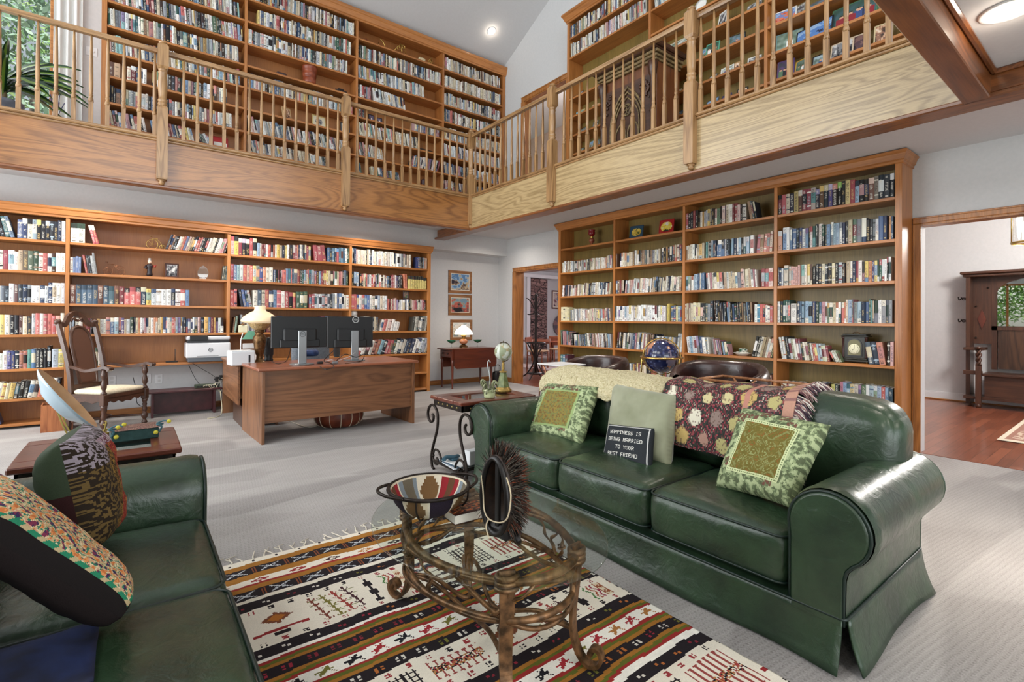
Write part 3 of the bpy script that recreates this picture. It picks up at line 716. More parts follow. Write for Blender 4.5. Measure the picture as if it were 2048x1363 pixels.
# left bay
fill(A, 0, 6, [(.0,.58,'mix',.25,.25,0,.034), (.575,.70,['7a2a2c','1f1d22','2a2226','3a6a70','6d86a4'],.27,.27,13,.03), (.745,1.,['5c6c9c',('2d3c6a','e8e4da'),('e6dcc2','1d1c20'),'8fa6b4',('22242a','e0cf5a'),'23222c',('1e2230','aab4c4'),'2a2c34','1f2634','24304e','dfe0e2'],.22,.25,0,.03)], 1)
fill(A, 0, 5, [(.0,.6,'mix',.24,.24,0,.032), (.6,1.,['c9d4e2','f0ece2','efe6d6','8f2a38','f2f2ee','ece6da','b9a284','6a5a48','5a6a58','2f4a38','e8dccc','b04a44','f2efe6','4a2f24','e9e2d4','eee8dc'],.22,.24,0,.03)], 2)
fill(A, 0, 4, [(.0,.6,'mix',.24,.24,0,.032), (.6,1.,['eceef0','3a5c86','e9e9e6','6d7682','2b3440','dfe4e8','6a4a4a','2f3742','22304a','8f979f','f2f2ee','eceae4','2f4466','c9d0d6','2a3f66','e2ddcf','f4f2ec','dfe4ea'],.2,.25,0,.03)], 3)
fill(A, 0, 3, [(.0,.58,'mix',.22,.24,0,.032), (.58,1.,['8fb0c6','7fa3bb','3c5a50','e6d9b4','e2c65a','e9e2d2','27242a','22222a','5a3430','ead9b4','3a3a40','bfb8b4','c9473f','e9e4dc','b8424a','d05a4a','c04038','e2a08a','e9ddc8'],.22,.25,0,.03)], 4)
fill(A, 0, 2, [(.0,.6,'mix',.22,.24,0,.032), (.6,.93,['22242a','2f4f86','3a5f9a','e6ead8','e2e0ec','4a4490','33427a','2a3440','b06a4a','c46a52','5a9a8a','3f6fa0','22222a','1f1f22','25252a','1c1c1e'],.2,.26,0,.032),(.93,1.,['b9c4d0','e2cf5a'],.24,.24,0,.03)], 5)
fill(A, 0, 1, [(.0,.55,'mix',.22,.24,0,.03), (.58,.97,['e6e2d2','e9e4d6','dcd2ba','e8e0c8','d8b84a','cfc39a','d2ac3c','2a2722','28241f','25241f','e2dccc','b9a890','d9682f','d98a4a','d8d04a','e9e4d8','26242a'],.2,.21,-9,.024)], 6)
fill(A, 0, 0, [(.0,.5,'mix',.2,.22,0,.03), (.55,.64,['a5302f','b83c34','3a4a7a'],.24,.24,17,.03)], 7)
# second bay
fill(A, 1, 6, [(0,.085,[('ece8dc','2a3a30'),('d9dcc9','2f4a3a')],.23,.23,0,.03), (.095,.135,[('b0303c','e8e0d2'),('a32a38','e9e4d8')],.23,.23,13,.035), (.565,.985,['25344e','d98a4a','6a4a34','1f1f24','ece6d6','d8c9a8','b84a3a','6a7aa6','c9a49a','b59a78','2a2a30','22242a','c04a3a','b04038','3a3a44','28282c','23242a','e9e6dc','d9d3c4','e2d8bc','2a2a2a','ece9e0','dcd7cc','c98a92','a85a64','3a2a2c'],.21,.22,-17,.022)], 8)
fill(A, 1, 5, [(0,.065,['e6e2d4','6f86b2','5b74a6','6a80aa'],.20,.22,0,.028), (.065,.135,['9a2a34','3a3a40','2a2d34','b4b9bc','8a8f92'],.25,.25,8,.02), (.96,.998,['4a4f46','6f7468','3c423c','8a8f84'],.2,.22,-6,.012)], 9)
fill(A, 1, 4, [(0,.735,[('6a3a2c','8a5a44'),('3e5a72','2c4256'),('4a6680','2c4256'),('46627c','2c4256'),('3c566e','2c4256'),('5f3628','8a5a44'),('44627a','2c4256'),('4a6a78','33525c'),('58352a','7a4a38'),'7a1f2a',('cf4a4a','2a2226'),('d2504c','a8323a'),('c8443f','2a2226'),('24384e','cfc9a8'),'e3bc30',('cfd6da','3d5c86'),'e6e6e2','dfe2e2','e9e9e6','2d3f66','f0eeea','b9443f','5f86b6'],.245,.225,0,.04)], 10)
fill(A, 1, 3, [(0,.03,['c4cdd6','6a6f78','9fb2c6'],.22,.24,0,.02), (.03,.99,'bright',.2,.22,0,.024)], 11)
fill(A, 1, 2, [(.075,.20,['1f1f22','25252a','2a2522','3c4c34','41523a',('d8c9b8','a83038'),('d8b9ac','b0343c')],.23,.24,0,.035)], 12)
# third bay, behind the desk lamp and the monitors
fill(A, 2, 6, [(.0,.2,[('d9a8a0','b03a44'),('e0c236','2a2a2a'),('8a1f3a','d8c9c0'),('2a2230','b8a9c0'),('1d1c20','d8d4cc'),'a82a34','e0c9a0'],.27,.27,0,.04), (.2,.66,'mix',.2,.24,0,.028), (.66,.77,['b03044','a82a3c','9a2638'],.25,.25,6,.05), (.79,1.,['3a6a9a','2a3a4a','4a7a9a',('22304a','7fa3bf'),('b8343c','4a86c6'),'3a6a86','5f93b0','2a5a7a','e2e2de','2f4a3a'],.22,.24,0,.03)], 13)
fill(A, 2, 5, [(0,.33,['b0303c','4a6a9a','8fb0b4','c9d4d2','b83a38','c9a08a','d0503c','e2cf7a','8a8f86','3a4a8a','d98a5a','d9d2c0','e2ddcf'],.23,.24,0,.035), (.33,1.,'mix',.21,.24,0,.03)], 14)
fill(A, 2, 4, [(0,.055,['b83a3c','c9605a'],.27,.27,0,.04), (.055,.145,['2a2d3a','4a6aa6','3f6096','b8b9b4'],.27,.27,9,.04), (.17,.52,['e2ddcf','4a5a6a','cfc4ae','b04040','3a4a66','5f86ad','c95a5f','e9e2d8',('a52a2f','8f2228'),('1f1f22','a83038'),('b8343c','d9b45a')],.25,.26,0,.045), (.52,.62,['44604a','3f5a46','4a6650'],.27,.27,0,.055), (.63,1.,['9a2a38','b03a48','cfd4da','b9bec6','e2e4e6','9aa0a6','3a424c','c9cdd2','2f3742','8f979f','e9eaea','4a5f86','5f86ad','dfe2e4','cfc9b8','e6e0d2'],.24,.25,0,.03)], 15)
fill(A, 2, 3, [(.02,.06,'dark',.24,.24,-6,.02), (.08,.28,'album',.25,.25,0,.03), (.28,.98,['6a1f2a','7a2434','2a3a5a','8f2a38','5a1c26','7a2a38','6a2030','912c3c','4a1c24','2f3f66','7f2836','6a2230','3a4a66','8a2a38','22304a','cfd4da','2a3442'],.24,.25,0,.05)], 16)
# fourth bay
fill(A, 3, 6, [(0,.80,'light',.25,.25,0,.028), (.84,.99,['2a3a7a','3a4a86','5a5a62','2a2a32','22262e','9fa6b0','c98a6a','d8b9a0'],.2,.22,0,.02)], 17)
fill(A, 3, 5, [(0,.1,'dark',.25,.25,0,.03), (.1,.66,'redmix',.22,.23,0,.026), (.66,.705,['d9703c','cf6636'],.25,.25,4,.04), (.72,.99,[('d9c352','1f1d1c')]*11,.24,.23,0,.03)], 18)
fill(A, 3, 4, [(0,.45,['c9404a','b83a44','3a4a8a','e2e0dc','c04a44','2f5aa0','4a70aa','e6e2da','d8cabc','22304a','a8b4c4','dccbb2','ece6da','e2e6ea'],.24,.24,0,.03), (.45,.99,'redmix',.2,.18,0,.026)], 19)
fill(A, 3, 3, [(0,.35,'light',.24,.24,0,.028), (.35,.6,['e6ddd2','c95a52','e2d2c6','d9b0a6','ece2d8','f0ece4','e8ddd4'],.21,.16,-14,.026), (.78,.99,['4a4a42','c9c4b4','9a9488','3c3c36','e2ddd0','6a6a62','8f8f8a','b9b4a4'],.26,.25,-8,.02)], 20)
fill(A, 3, 2, [(.02,.99,['e6ddd0','b8443f','e2d9cc','4a3a34','d9d0c0','8f4a34','9a5038','7fa9b4','2a2d34','a8303c','b03a40','3a4a3c','d9d4c6','2a3040','cfc4ae','1f2a44','25304a','2f3a55','e9e6dc','3a466a','c9cfd8','9a9fa8','b9a890'],.25,.27,-19,.026)], 21)

B = cLB
B.open = ()
fill(B, 0, 5, [(.02,.99,'cream',.19,.2,0,.024)], 31)
fill(B, 0, 4, [(.01,.97,'light',.2,.2,-5,.023)], 32)
fill(B, 0, 3, [(0,.19,['e6dcae','e9dfb4','e2d8a8','ded39c'],.24,.24,0,.045), (.19,.96,'light',.19,.21,3,.02)], 33)
fill(B, 0, 2, [(0,.25,'album',.25,.23,4,.02), (.27,.97,'album',.2,.22,5,.022)], 34)
fill(B, 0, 1, [(0,.15,['3a7a78','6f93b4','6a2f44'],.25,.25,0,.035), (.18,.9,'mix',.2,.17,0,.03)], 35)
fill(B, 1, 5, [(0,.06,'dark',.2,.2,0,.03), (.06,.7,'cream',.22,.22,0,.03), (.7,.99,'mix',.22,.22,0,.025)], 36)
fill(B, 1, 4, [(0,.15,'dark',.21,.21,0,.025), (.15,.98,'light',.21,.21,-5,.022)], 37)
fill(B, 1, 3, [(.0,.79,'white',.235,.235,0,.032), (.79,.83,['d9c23c','d8bc3a'],.27,.27,0,.025), (.84,.99,['3a5c86','2f4a72','d9cf8a','8fa6b4','5f86ad'],.22,.22,0,.03)], 38)
fill(B, 1, 2, [(.02,.9,'album',.27,.2,-5,.023), (.92,.99,['c9d0d2','9aa0a6','dfe0dc'],.28,.28,-6,.02)], 39)
fill(B, 1, 1, [(0,.98,'mix',.22,.2,0,.028)], 40)
fill(B, 2, 6, [(0,.16,['b0303c','2a2226','1f1d22','8f2a32','2b2420'],.23,.23,0,.03), (.16,.72,'mix',.22,.23,0,.028), (.72,.84,'dark',.22,.22,10,.03)], 41)
fill(B, 2, 5, [(0,.25,'cream',.21,.21,0,.028), (.25,.82,'blues',.21,.22,0,.026), (.82,.98,['b8606a','c9a48a','d98a7a','c06a5a','e2c9b4'],.23,.24,-3,.026)], 42)
fill(B, 2, 4, [(0,.25,'blues',.21,.22,0,.026), (.25,.86,'light',.21,.23,4,.024), (.87,.99,['8f2a32','b0484a','e6c9c0'],.21,.2,0,.04)], 43)
fill(B, 2, 3, [(0,.1,'light',.24,.24,0,.022), (.1,.35,['e2d9b0','cfc79a','d8cfae','22242a','1f2226','5a6a6a','8f979f','3a424c'],.27,.26,0,.032), (.35,.8,'dark',.27,.24,3,.02), (.8,.99,['e9ece8','3f8fb0','c9403c','b83a38','e2ddd0','e9e4d8','c0504a'],.21,.19,0,.03)], 44)
fill(B, 2, 2, [(.0,.32,'light',.24,.22,7,.024), (.32,.55,'album',.22,.14,9,.018), (.77,.99,['2a2a26','3a3a34','d9d4c2','b9a478','8a7a5a','e6dfc8','c98a7a','3a4a3c'],.25,.25,-14,.024)], 45)
fill(B, 2, 1, [(0,.22,'dark',.2,.2,0,.026), (.28,.36,['e2e2da','7f8f7a','d8dcd2'],.28,.28,-17,.03), (.42,.66,'mix',.18,.18,0,.03), (.66,.99,'album',.22,.23,0,.024)], 46)
fill(B, 3, 6, [(0,.995,['22201e','b8404c','d2c4ac','20223a','b9a45a',('5a3a34','d8d4cc'),'8a1f36','952440','b4a59c',('27253a','8a86b4'),('6a4a2c','d8b44a'),('22303a','c9bf9a'),('4a3f86','b9b4dc'),('2a1c1c','c96a52'),('1d1f1d','8ac443'),'24262a',('dcc67a','d2bc70'),'a52034',('8fb2d0','2a3a4a'),'1c1c20','2a2624',('7a5244','e0c0b0'),'8a8074','26303a','3a4048',('2a3038','e2e4e6')],.235,.25,0,.04)], 47)
fill(B, 3, 5, [(0,.05,[('c98a6a','d0d0ce')],.25,.25,0,.05), (.05,.12,[('6f90b8','e6e6e4'),'eeeeec'],.26,.26,0,.04), (.12,.95,'blues',.24,.25,0,.026), (.95,.99,['c98a4a','2f4a6a'],.22,.25,0,.026)], 48)
fill(B, 3, 4, [(0,.06,['1f2a44','2a3a5a','cfd4da'],.23,.23,0,.024), (.06,.11,['cfc2b0'],.24,.24,0,.05), (.11,.22,['c9c4bc','d9a49a','d49c94','cf988f','d6a096'],.23,.23,0,.03), (.22,.33,'pastel',.23,.23,0,.024), (.33,.62,['1f1d22','22262e','2a2d34','d8cfb0','23303a','2b2a2e','e2d6a8','20222a','b8c4cc','25232a'],.22,.23,0,.022), (.62,.99,'bright',.23,.25,0,.026)], 49)
fill(B, 3, 3, [(0,.13,['cfd4d2','22303c','1f5044','24564a','2a4a46'],.26,.25,0,.04), (.13,.19,[('e6e4de','c4c2ba')],.245,.245,0,.06), (.19,.26,['25354e','3a5a78','7f9fb4'],.24,.24,0,.03), (.26,.99,'pastel',.245,.235,0,.025)], 50)
fill(B, 3, 2, [(.01,.46,['e2e4e0','d9dcda','22242a','2f3338','c4cccf','b9b99a','e6e4dc','8f3444','7a2c3a','2f4a48','e9e2d2','dcd2bc','22262c','cfc9b8','b8402f','c04634','9fb6c4','b4c6d0','c9d0a8','d8dcc0','8f2a38'],.27,.17,8,.02), (.46,.54,['3c3a30','e2e6d8','cfd4c0','6a7a52'],.16,.14,24,.016), (.77,.905,['4a5a6a','2f3a4a','c9785a'],.23,.23,9,.04), (.94,.995,['2a221e','d9a4a0'],.23,.24,0,.03)], 51)
fill(B, 3, 1, [(.04,.5,'mix',.17,.2,0,.026), (.5,.57,['c9c45a','2a3a34'],.19,.19,0,.03), (.57,.99,['b0647a','7f9fc4','3a6a7a','d8c48a','cfc6b4','a67aa0','4a6a44','e2e4e2','9fb6c0','d0d4d6','9ab0cc','c0392f','7fa3c4','2f4a5a'],.22,.2,0,.03)], 52)

U = cUA
P = 'paper'
for sh, sg in {1: [(0,.28,'redmix',.2,.2,9,.028),(.28,.62,'mix',.2,.18,12,.026),(.62,.76,'album',.15,.12,25,.02)], 2: [(0,.36,'mix',.22,.21,0,.032),(.37,.93,P,.21,.22,2,.03)], 3: [(0,.09,['6a4434','c9a078'],.2,.22,0,.04),(.13,.28,'redmix',.2,.22,0,.035),(.3,.88,P,.22,.22,0,.03)], 4: [(.01,.97,P,.23,.23,3,.026)], 5: [(0,.97,P,.23,.23,2,.028)], 6: [(.01,.99,P,.24,.24,4,.026)], 7: [(0,.97,P,.24,.24,3,.024)], 8: [(0,.9,P,.24,.24,3,.024)]}.items(): fill(U, 0, sh, sg, 60+sh)
for sh, sg in {1: [(.0,.75,'cream',.2,.16,11,.02)], 2: [(0,.97,'light',.24,.2,12,.02)], 4: [(0,.98,P,.23,.22,0,.024)], 6: [(0,.93,P,.24,.23,0,.027)], 7: [(.08,.96,P,.23,.24,0,.025)], 8: [(0,.98,P,.24,.24,0,.025)]}.items(): fill(U, 1, sh, sg, 70+sh)
fill(U, 1, 3, [(.02,.1,'cream',.25,.25,24,.02)], 79)
for sh, sg in {1: [(0,.06,'blues',.18,.18,8,.02),(.14,.5,'mix',.17,.14,10,.026)], 2: [(0,.3,'light',.24,.2,11,.02),(.6,.96,'redmix',.22,.22,-11,.022)], 3: [(0,.72,'cream',.25,.22,10,.022)], 4: [(0,.08,'dark',.23,.23,0,.02),(.65,.97,'album',.2,.22,0,.022)], 5: [(0,.15,'redmix',.24,.24,2,.024),(.15,.55,'light',.25,.22,9,.026)], 6: [(0,.78,P,.22,.23,3,.024)], 7: [(0,.99,P,.23,.23,0,.022)]}.items(): fill(U, 2, sh, sg, 80+sh)
fill(U, 2, 6, [(.78,.82,'dark',.22,.22,10,.025)], 88)
for sh, sg in {1: [(0,.95,P,.18,.18,8,.026)], 2: [(0,.97,'redmix',.23,.2,6,.026)], 3: [(0,.97,'light',.24,.22,7,.022)], 4: [(0,.98,'cream',.23,.23,0,.026)], 5: [(0,.98,P,.24,.24,0,.026)], 6: [(0,.98,'light',.23,.23,0,.026)], 7: [(0,.98,'cream',.23,.24,0,.028)], 8: [(0,.97,'cream',.23,.23,2,.024)]}.items(): fill(U, 3, sh, sg, 90+sh)
V = cUB
fill(V, 0, 7, [(.01,.99,'light',.23,.23,2,.024)], 101); fill(V, 0, 8, [(0,.99,'mix',.23,.24,0,.026)], 102)
fill(V, 1, 7, [(.02,.97,'light',.23,.23,4,.024)], 103); fill(V, 1, 8, [(0,.99,'redmix',.23,.24,0,.026)], 104)
fill(V, 2, 8, [(0,.9,'mix',.23,.24,0,.026)], 105); fill(V, 2, 7, [(0,.7,'light',.23,.24,0,.026)], 106)

# the nearest 300 books in view are things of their own; the rest are one mass
def shown(b):
    c = b['case']; m = bookmatrix(b); p = m @ Vector((b['w']/2, 0, b['h']/2)); u, v, w = pix(p)
    if not (0 < u < 2048 and 0 < v < 1363): return 0
    a0 = pix(m @ Vector((0, 0, 0))); a1 = pix(m @ Vector((b['w'], 0, 0))); h1 = pix(m @ Vector((0, 0, b['h'])))
    area = abs(a1[0]-a0[0])*abs(h1[1]-a0[1])
    if c is cLB and b['sh'] == 1 and b['bay'] < 2: area = 0
    if c is cLB and b['sh'] == 0: area = 0
    if c is cLA and b['bay'] == 2 and b['sh'] == 3: area = 0
    if c is cLA and b['bay'] == 0 and b['sh'] <= 3 and u > 78: area *= .3
    if c is cUA and b['sh'] <= 4: area *= .5
    return area
order = sorted(range(len(BOOKS)), key=lambda i: -shown(BOOKS[i])); near = set(order[:300])
CASEN = {id(cLA): 'lower bookcase behind desk', id(cLB): 'bookcase by hall doorway', id(cUA): 'upper back-wall bookcase', id(cUB): 'upper bookcase behind cabinet'}
GRP = {id(cLA): 'books in the lower bookcase behind the desk', id(cLB): 'books in the lower bookcase by the hall doorway', id(cUA): 'books in the upper back-wall bookcase', id(cUB): 'books in the upper picture bookcase'}
BAYN = ['first', 'second', 'third', 'fourth']; ORD = lambda n: str(n)+('th' if 10 <= n % 100 <= 20 else {1: 'st', 2: 'nd', 3: 'rd'}.get(n % 10, 'th'))
from collections import defaultdict
rowc = defaultdict(int); rest = MB(); restink = []
def ink_for(b):
    lum = .3*b['c'][0]+.59*b['c'][1]+.11*b['c'][2]; q = b['seed']
    if lum > 120: return (40, 36, 40) if q < .6 else (120, 30, 40) if q < .8 else (40, 60, 100)
    return (230, 226, 212) if q < .6 else (214, 180, 96) if q < .9 else (180, 200, 214)
def setink(me, inks):
    ca = me.color_attributes.new('Ink', 'FLOAT_COLOR', 'CORNER'); buf = []
    for p, k in zip(me.polygons, inks): buf.extend((tuple(lin(k[:3]))+(k[3],))*p.loop_total)
    ca.data.foreach_set('color', buf)
for i, b in enumerate(BOOKS):
    c = b['case']; key = (id(c), b['bay'], b['sh']); rowc[key] += 1
    ik = ink_for(b)+(b['seed'],); rr = random.Random(i); c2 = b['c2'] or (220, 214, 200)
    if i in near:
        m = MB(); inks = book_geo(m, b['w'], b['h'], b['d'], b['c'], c2, b['style'], ik, rr)
        o = m.build('book', MAT['book']); setink(o.data, inks); o.matrix_world = bookmatrix(b)
        size = 'thick ' if b['w'] > .045 else 'thin ' if b['w'] < .018 else ''
        nsh = len(c.zs)-b['sh']
        tag(o, '%s%s book, %s from left, %s shelf down, %s bay, %s' % (size, cname(b['c']), ORD(rowc[key]), ORD(nsh), BAYN[b['bay']], CASEN[id(c)]), 'book', GRP[id(c)])
    else:
        rest.tf = bookmatrix(b); restink += book_geo(rest, b['w'], b['h'], b['d'], b['c'], c2, b['style'], ik, rr)
o = rest.build('books', MAT['book']); setink(o.data, restink)
tag(o, 'all the remaining smaller books filling the four oak bookcases', 'books', None, 'stuff')
# ------------------------------------------------------------------ sofas
MAT['leather'] = leather('green_leather', (24,42,29), (52,76,52), .34, .42, .3)
MAT['piping'] = plain('dark_green_piping', (20,38,32), .4)
MAT['cloth'] = colmat('woven_cloth', .85, 220, .16, .35, .002, .2)
MAT['tapestry'] = colmat('tapestry_cloth', .8, 300, .2, .4, .002, .25)
def nz(x, y=0, z=0): return noise.noise(Vector((x, y, z)))
def cushion(mb, lo, hi, r, n=14, disp=None, col=None):
    lo = Vector(lo); hi = Vector(hi); c = (lo+hi)/2; h = (hi-lo)/2; rr = [min(r, x*.98) for x in h]
    T = [math.sin(PI/2*(2*i/n-1)) for i in range(n+1)]
    def pt(p):
        s = Vector((p[0]*h.x, p[1]*h.y, p[2]*h.z)); q = Vector([max(-(h[k]-rr[k]), min(h[k]-rr[k], s[k])) for k in range(3)]); d = s-q
        e = Vector([d[k]/rr[k] for k in range(3)]); l = e.length
        if l > 1e-9: e /= l
        o = q+Vector([e[k]*rr[k] for k in range(3)])
        if disp: o = o+disp(p, o+c)
        return o+c
    for ax in range(3):
        for sg in (-1, 1):
            a, b = [k for k in range(3) if k != ax]
            def fn(u, v):
                i, j = round(u*n), round(v*n); p = [0, 0, 0]; p[ax] = sg; p[a] = T[i]; p[b] = T[j]; return pt(p)
            flip = (sg > 0) ^ (ax == 1)
            if flip: mb.grid(lambda u, v: fn(u, v), n, n, col)
            else: mb.grid(lambda u, v: fn(v, u), n, n, col)
def rrect(x0, x1, y0, y1, r, z, n=5):
    out = []
    for cx, cy, a0 in ((x1-r, y1-r, 0), (x0+r, y1-r, 90), (x0+r, y0+r, 180), (x1-r, y0+r, 270)):
        for i in range(n+1): a = math.radians(a0+90*i/n); out.append((cx+r*math.cos(a), cy+r*math.sin(a), z))
    return out
def merge(o, d=.0006):
    m = o.modifiers.new('weld', 'WELD'); m.merge_threshold = d; return o
ARMW = .195
def arm_outline(k=1., n=18):
    P = [(0, .165), (0, .30), (0, .42)]
    for i in range(n+1):
        a = math.radians(180-235*i/n); P.append((.14+.145*k*math.cos(a), .495+.145*k*math.sin(a)))
    P += [(.205, .352), (.197, .32), (.195, .24), (.195, .165)]
    return P
def sofa(label, origin, rz, L=2.38, nseat=3):
    root = thing('sofa', label, 'sofa', origin, rz)
    # hidden carcass and back
    m = MB(); m.box((.19, .05, .14), (L-.19, .90, .205)); m.box((.1, .74, .05), (L-.1, .90, .70), bev=.03); m.build('frame', MAT['leather'], root)
    # skirt panels
    def skirt(p0, p1, outn):
        k = MB(); p0 = Vector(p0); p1 = Vector(p1); o = Vector(outn)
        ln = (p1-p0).length; n = int(ln/.03)
        def fn(u, v):
            t = 1-v; fl = .005+.035*t*t + t*.009*math.sin(u*ln*7.+ln)+t*.006*nz(u*ln*4, t*2, ln*3)+.012*t*math.exp(-((1-u)*ln/.12)**2)+.008*t*math.exp(-(u*ln/.1)**2)
            p = p0.lerp(p1, u); return Vector((p.x, p.y, .008+.182*v))+o*fl
        k.grid(fn, n, 6)
        b = k.build('skirt', MAT['leather'], root); sd = b.modifiers.new('thick', 'SOLIDIFY'); sd.thickness = .006; sd.offset = 0
    skirt((.0, 0, 0), (L-.006, 0, 0), (0, -1, 0)); skirt((L, .012, 0), (L, .92, 0), (1, 0, 0)); skirt((0, .92, 0), (0, .012, 0), (-1, 0, 0)); skirt((L, .93, 0), (0, .93, 0), (0, 1, 0))
    m = MB(); m.tube(rrect(-.004, L+.004, -.008, .935, .02, .19), .006, 6, closed=True); m.build('piping', MAT['piping'], root)
    for side in (0, 1):
        X = (lambda a: L-ARMW+a) if side else (lambda a: ARMW-a)
        # arm: rolled profile swept front to back
        P = arm_outline(); m = MB(); ny = 34; Dp = .93
        def fn(u, v):
            i = u*(len(P)-1); a, z = P[int(round(i))]; y = .012+Dp*v
            cx, cz = .14, .495; dx, dz = a-cx, z-cz; rd = math.hypot(dx, dz)
            s = 1+.028*math.exp(-((y-.05)/.035)**2)-.022*math.exp(-((y-.50)/.012)**2)-.06*max(0, (.02-y)/.02)
            if z > .34: s += .010*math.exp(-((y-.045)/.03)**2)*math.sin(u*150)+.012*nz(a*9, z*9, y*7+side)*(.4+.6*v)
            ee = 1 if z > .33 else .15
            f = 1+(s-1)*ee; return Vector((X(cx+dx*f), y, cz+dz*f))
        if side: m.grid(lambda u, v: fn(u, 1-v), len(P)-1, ny)
        else: m.grid(fn, len(P)-1, ny)
        bk = [m.vv((X(a), .012+Dp, z)) for a, z in P]; m.face(bk if side else bk[::-1])
        merge(m.build('arm', MAT['leather'], root))
        Q = [(.14+(a-.14)*.93, .495+(z-.495)*.93 if z > .3 else z) for a, z in arm_outline()]
        m = MB(); A = [m.vv((X(a), .0, z)) for a, z in Q]; Bk = [m.vv((X(a), .03, z)) for a, z in Q]; C2 = [m.vv((X(.14+(a-.14)*.9), -.012, .495+(z-.495)*.9 if z > .3 else z)) for a, z in Q]
        for i in range(len(Q)-1):
            for U, W in ((A, Bk), (C2, A)):
                f = [U[i], U[i+1], W[i+1], W[i]]; m.face(f if not side else f[::-1], smooth=True)
        m.face(C2 if side else C2[::-1])
        ap = m.build('arm_front', MAT['leather'], root)
        m = MB(); m.tube([(X(a), -.002, z) for a, z in Q], .006, 6); m.build('piping', MAT['piping'], ap)
    # seat cushions
    W = (L-2*ARMW)/nseat
    for i in range(nseat):
        x0 = ARMW+W*i+.004; x1 = ARMW+W*(i+1)-.004; ph = i*7.3+L
        def disp(p, q):
            top = max(0, p[2]); fr = max(0, -p[1])
            b = .022*(1-p[0]**2)*(1-p[1]**2)*top - .0*top
            w = .006*nz(q.x*7+ph, q.y*7, q.z*5)+(.004 if top > .9 else .006)*nz(q.x*24+ph, q.y*12, q.z*8)
            return Vector((0, -.012*(1-p[0]**2)*(1-p[2]**2)*fr + (w if fr > .9 else 0), b+(w if top > .9 else 0)))
        m = MB(); cushion(m, (x0, .0, .20), (x1, .68, .425), .055, 20, disp)
        c = merge(m.build('seat_cushion', MAT['leather'], root))
        m = MB(); m.tube(rrect(x0+.003, x1-.003, .004, .66, .05, .405), .0055, 6, closed=True)
        m.tube(rrect(x0+.003, x1-.003, .006, .66, .05, .222), .0055, 6, closed=True); m.build('piping', MAT['piping'], c)
    # back cushions, one per seat, reaching over the arms
    Wb = L/nseat
    for i in range(nseat):
        x0 = Wb*i+.003; x1 = Wb*(i+1)-.003; ph = i*3.1+L*2; endl = i == 0; endr = i == nseat-1
        def disp(p, q):
            top = max(0, p[2]); t = (p[2]+1)/2
            hump = (.055 if endr else .040)*(1-abs(p[0])**2.6)*t
            w = .009*nz(q.x*6+ph, q.y*6, q.z*6)+.005*nz(q.x*17+ph, q.y*13, q.z*11)
            dn = 0
            e = p[0] if endr else -p[0] if endl else -1
            return Vector((0, .045*t*t-.03*(1-p[0]**2)*(1-p[2]**2)*max(0, -p[1])+w, hump+w*.6))
        m = MB(); cushion(m, (x0, .62, .40 if True else 0), (x1, .90, .845 if endr else .79), .10, 20, disp)
        c = merge(m.build('back_cushion', MAT['leather'], root))
    return root
sofaR = sofa('three-seat green leather sofa with rolled arms facing the glass coffee table', (2.02, 3.05, 0), -PI/2)
sofaL = sofa('green leather sofa at the near left edge holding the brocade cushion', (.25, .26, 0), PI/2)
SM = sofaR.matrix_basis.copy()
def sp(x, y, z): return SM @ Vector((x, y, z))      # sofa frame -> room

# ------------------------------------------------------------------ throws on the sofa back
def path_at(P, t):
    i = t*(len(P)-1); k = min(int(i), len(P)-2); f = i-k; return P[k][0]*(1-f)+P[k+1][0]*f, P[k][1]*(1-f)+P[k+1][1]*f
PATH = [tuple(q)[:2] for q in smooth_path([(a, b, 0) for a, b in [(.595,.70),(.60,.745),(.64,.805),(.72,.84),(.80,.85),(.89,.84),(.945,.79),(.965,.70),(.968,.60)]], 5)]
PATHL = [tuple(q)[:2] for q in smooth_path([(a, b, 0) for a, b in [(.560,.50),(.560,.59),(.578,.69),(.61,.785),(.66,.835),(.74,.855),(.82,.86),(.90,.845),(.95,.80),(.968,.70),(.972,.6)]], 5)]
MAT['fleece'] = speck('cream_fleece', (186,172,128), (232,222,186), 90, .95, 1., .012, detail=5)
m = MB()
def thr(u, v):
    x = .045+1.12*u; e = .03*nz(u*9, 3.3)*(1-v)
    y, z = path_at(PATH, min(1, max(0, v+e*(1-v))))
    b = .010*nz(x*38, y*38, z*38)+.006*nz(x*90, y*90, z*90)+.014*nz(x*5, v*4, 1)
    lift = -.045*max(0, u-.75)*2.2*(1-v*.5) - .05*max(0, .12-u)*4
    d = Vector((0, -1 if v < .25 else 0, 1 if v > .2 else .2)); return Vector((x, y, z+lift))+d*(.012+b)
m.grid(thr, 110, 60)
o = m.build('fleece_throw', MAT['fleece']); o.matrix_basis = SM
sd = o.modifiers.new('thick', 'SOLIDIFY'); sd.thickness = .022; sd.offset = 1
tag(o, 'cream woolly fleece throw draped over the far end of the green sofa back', 'throw')
m = MB()
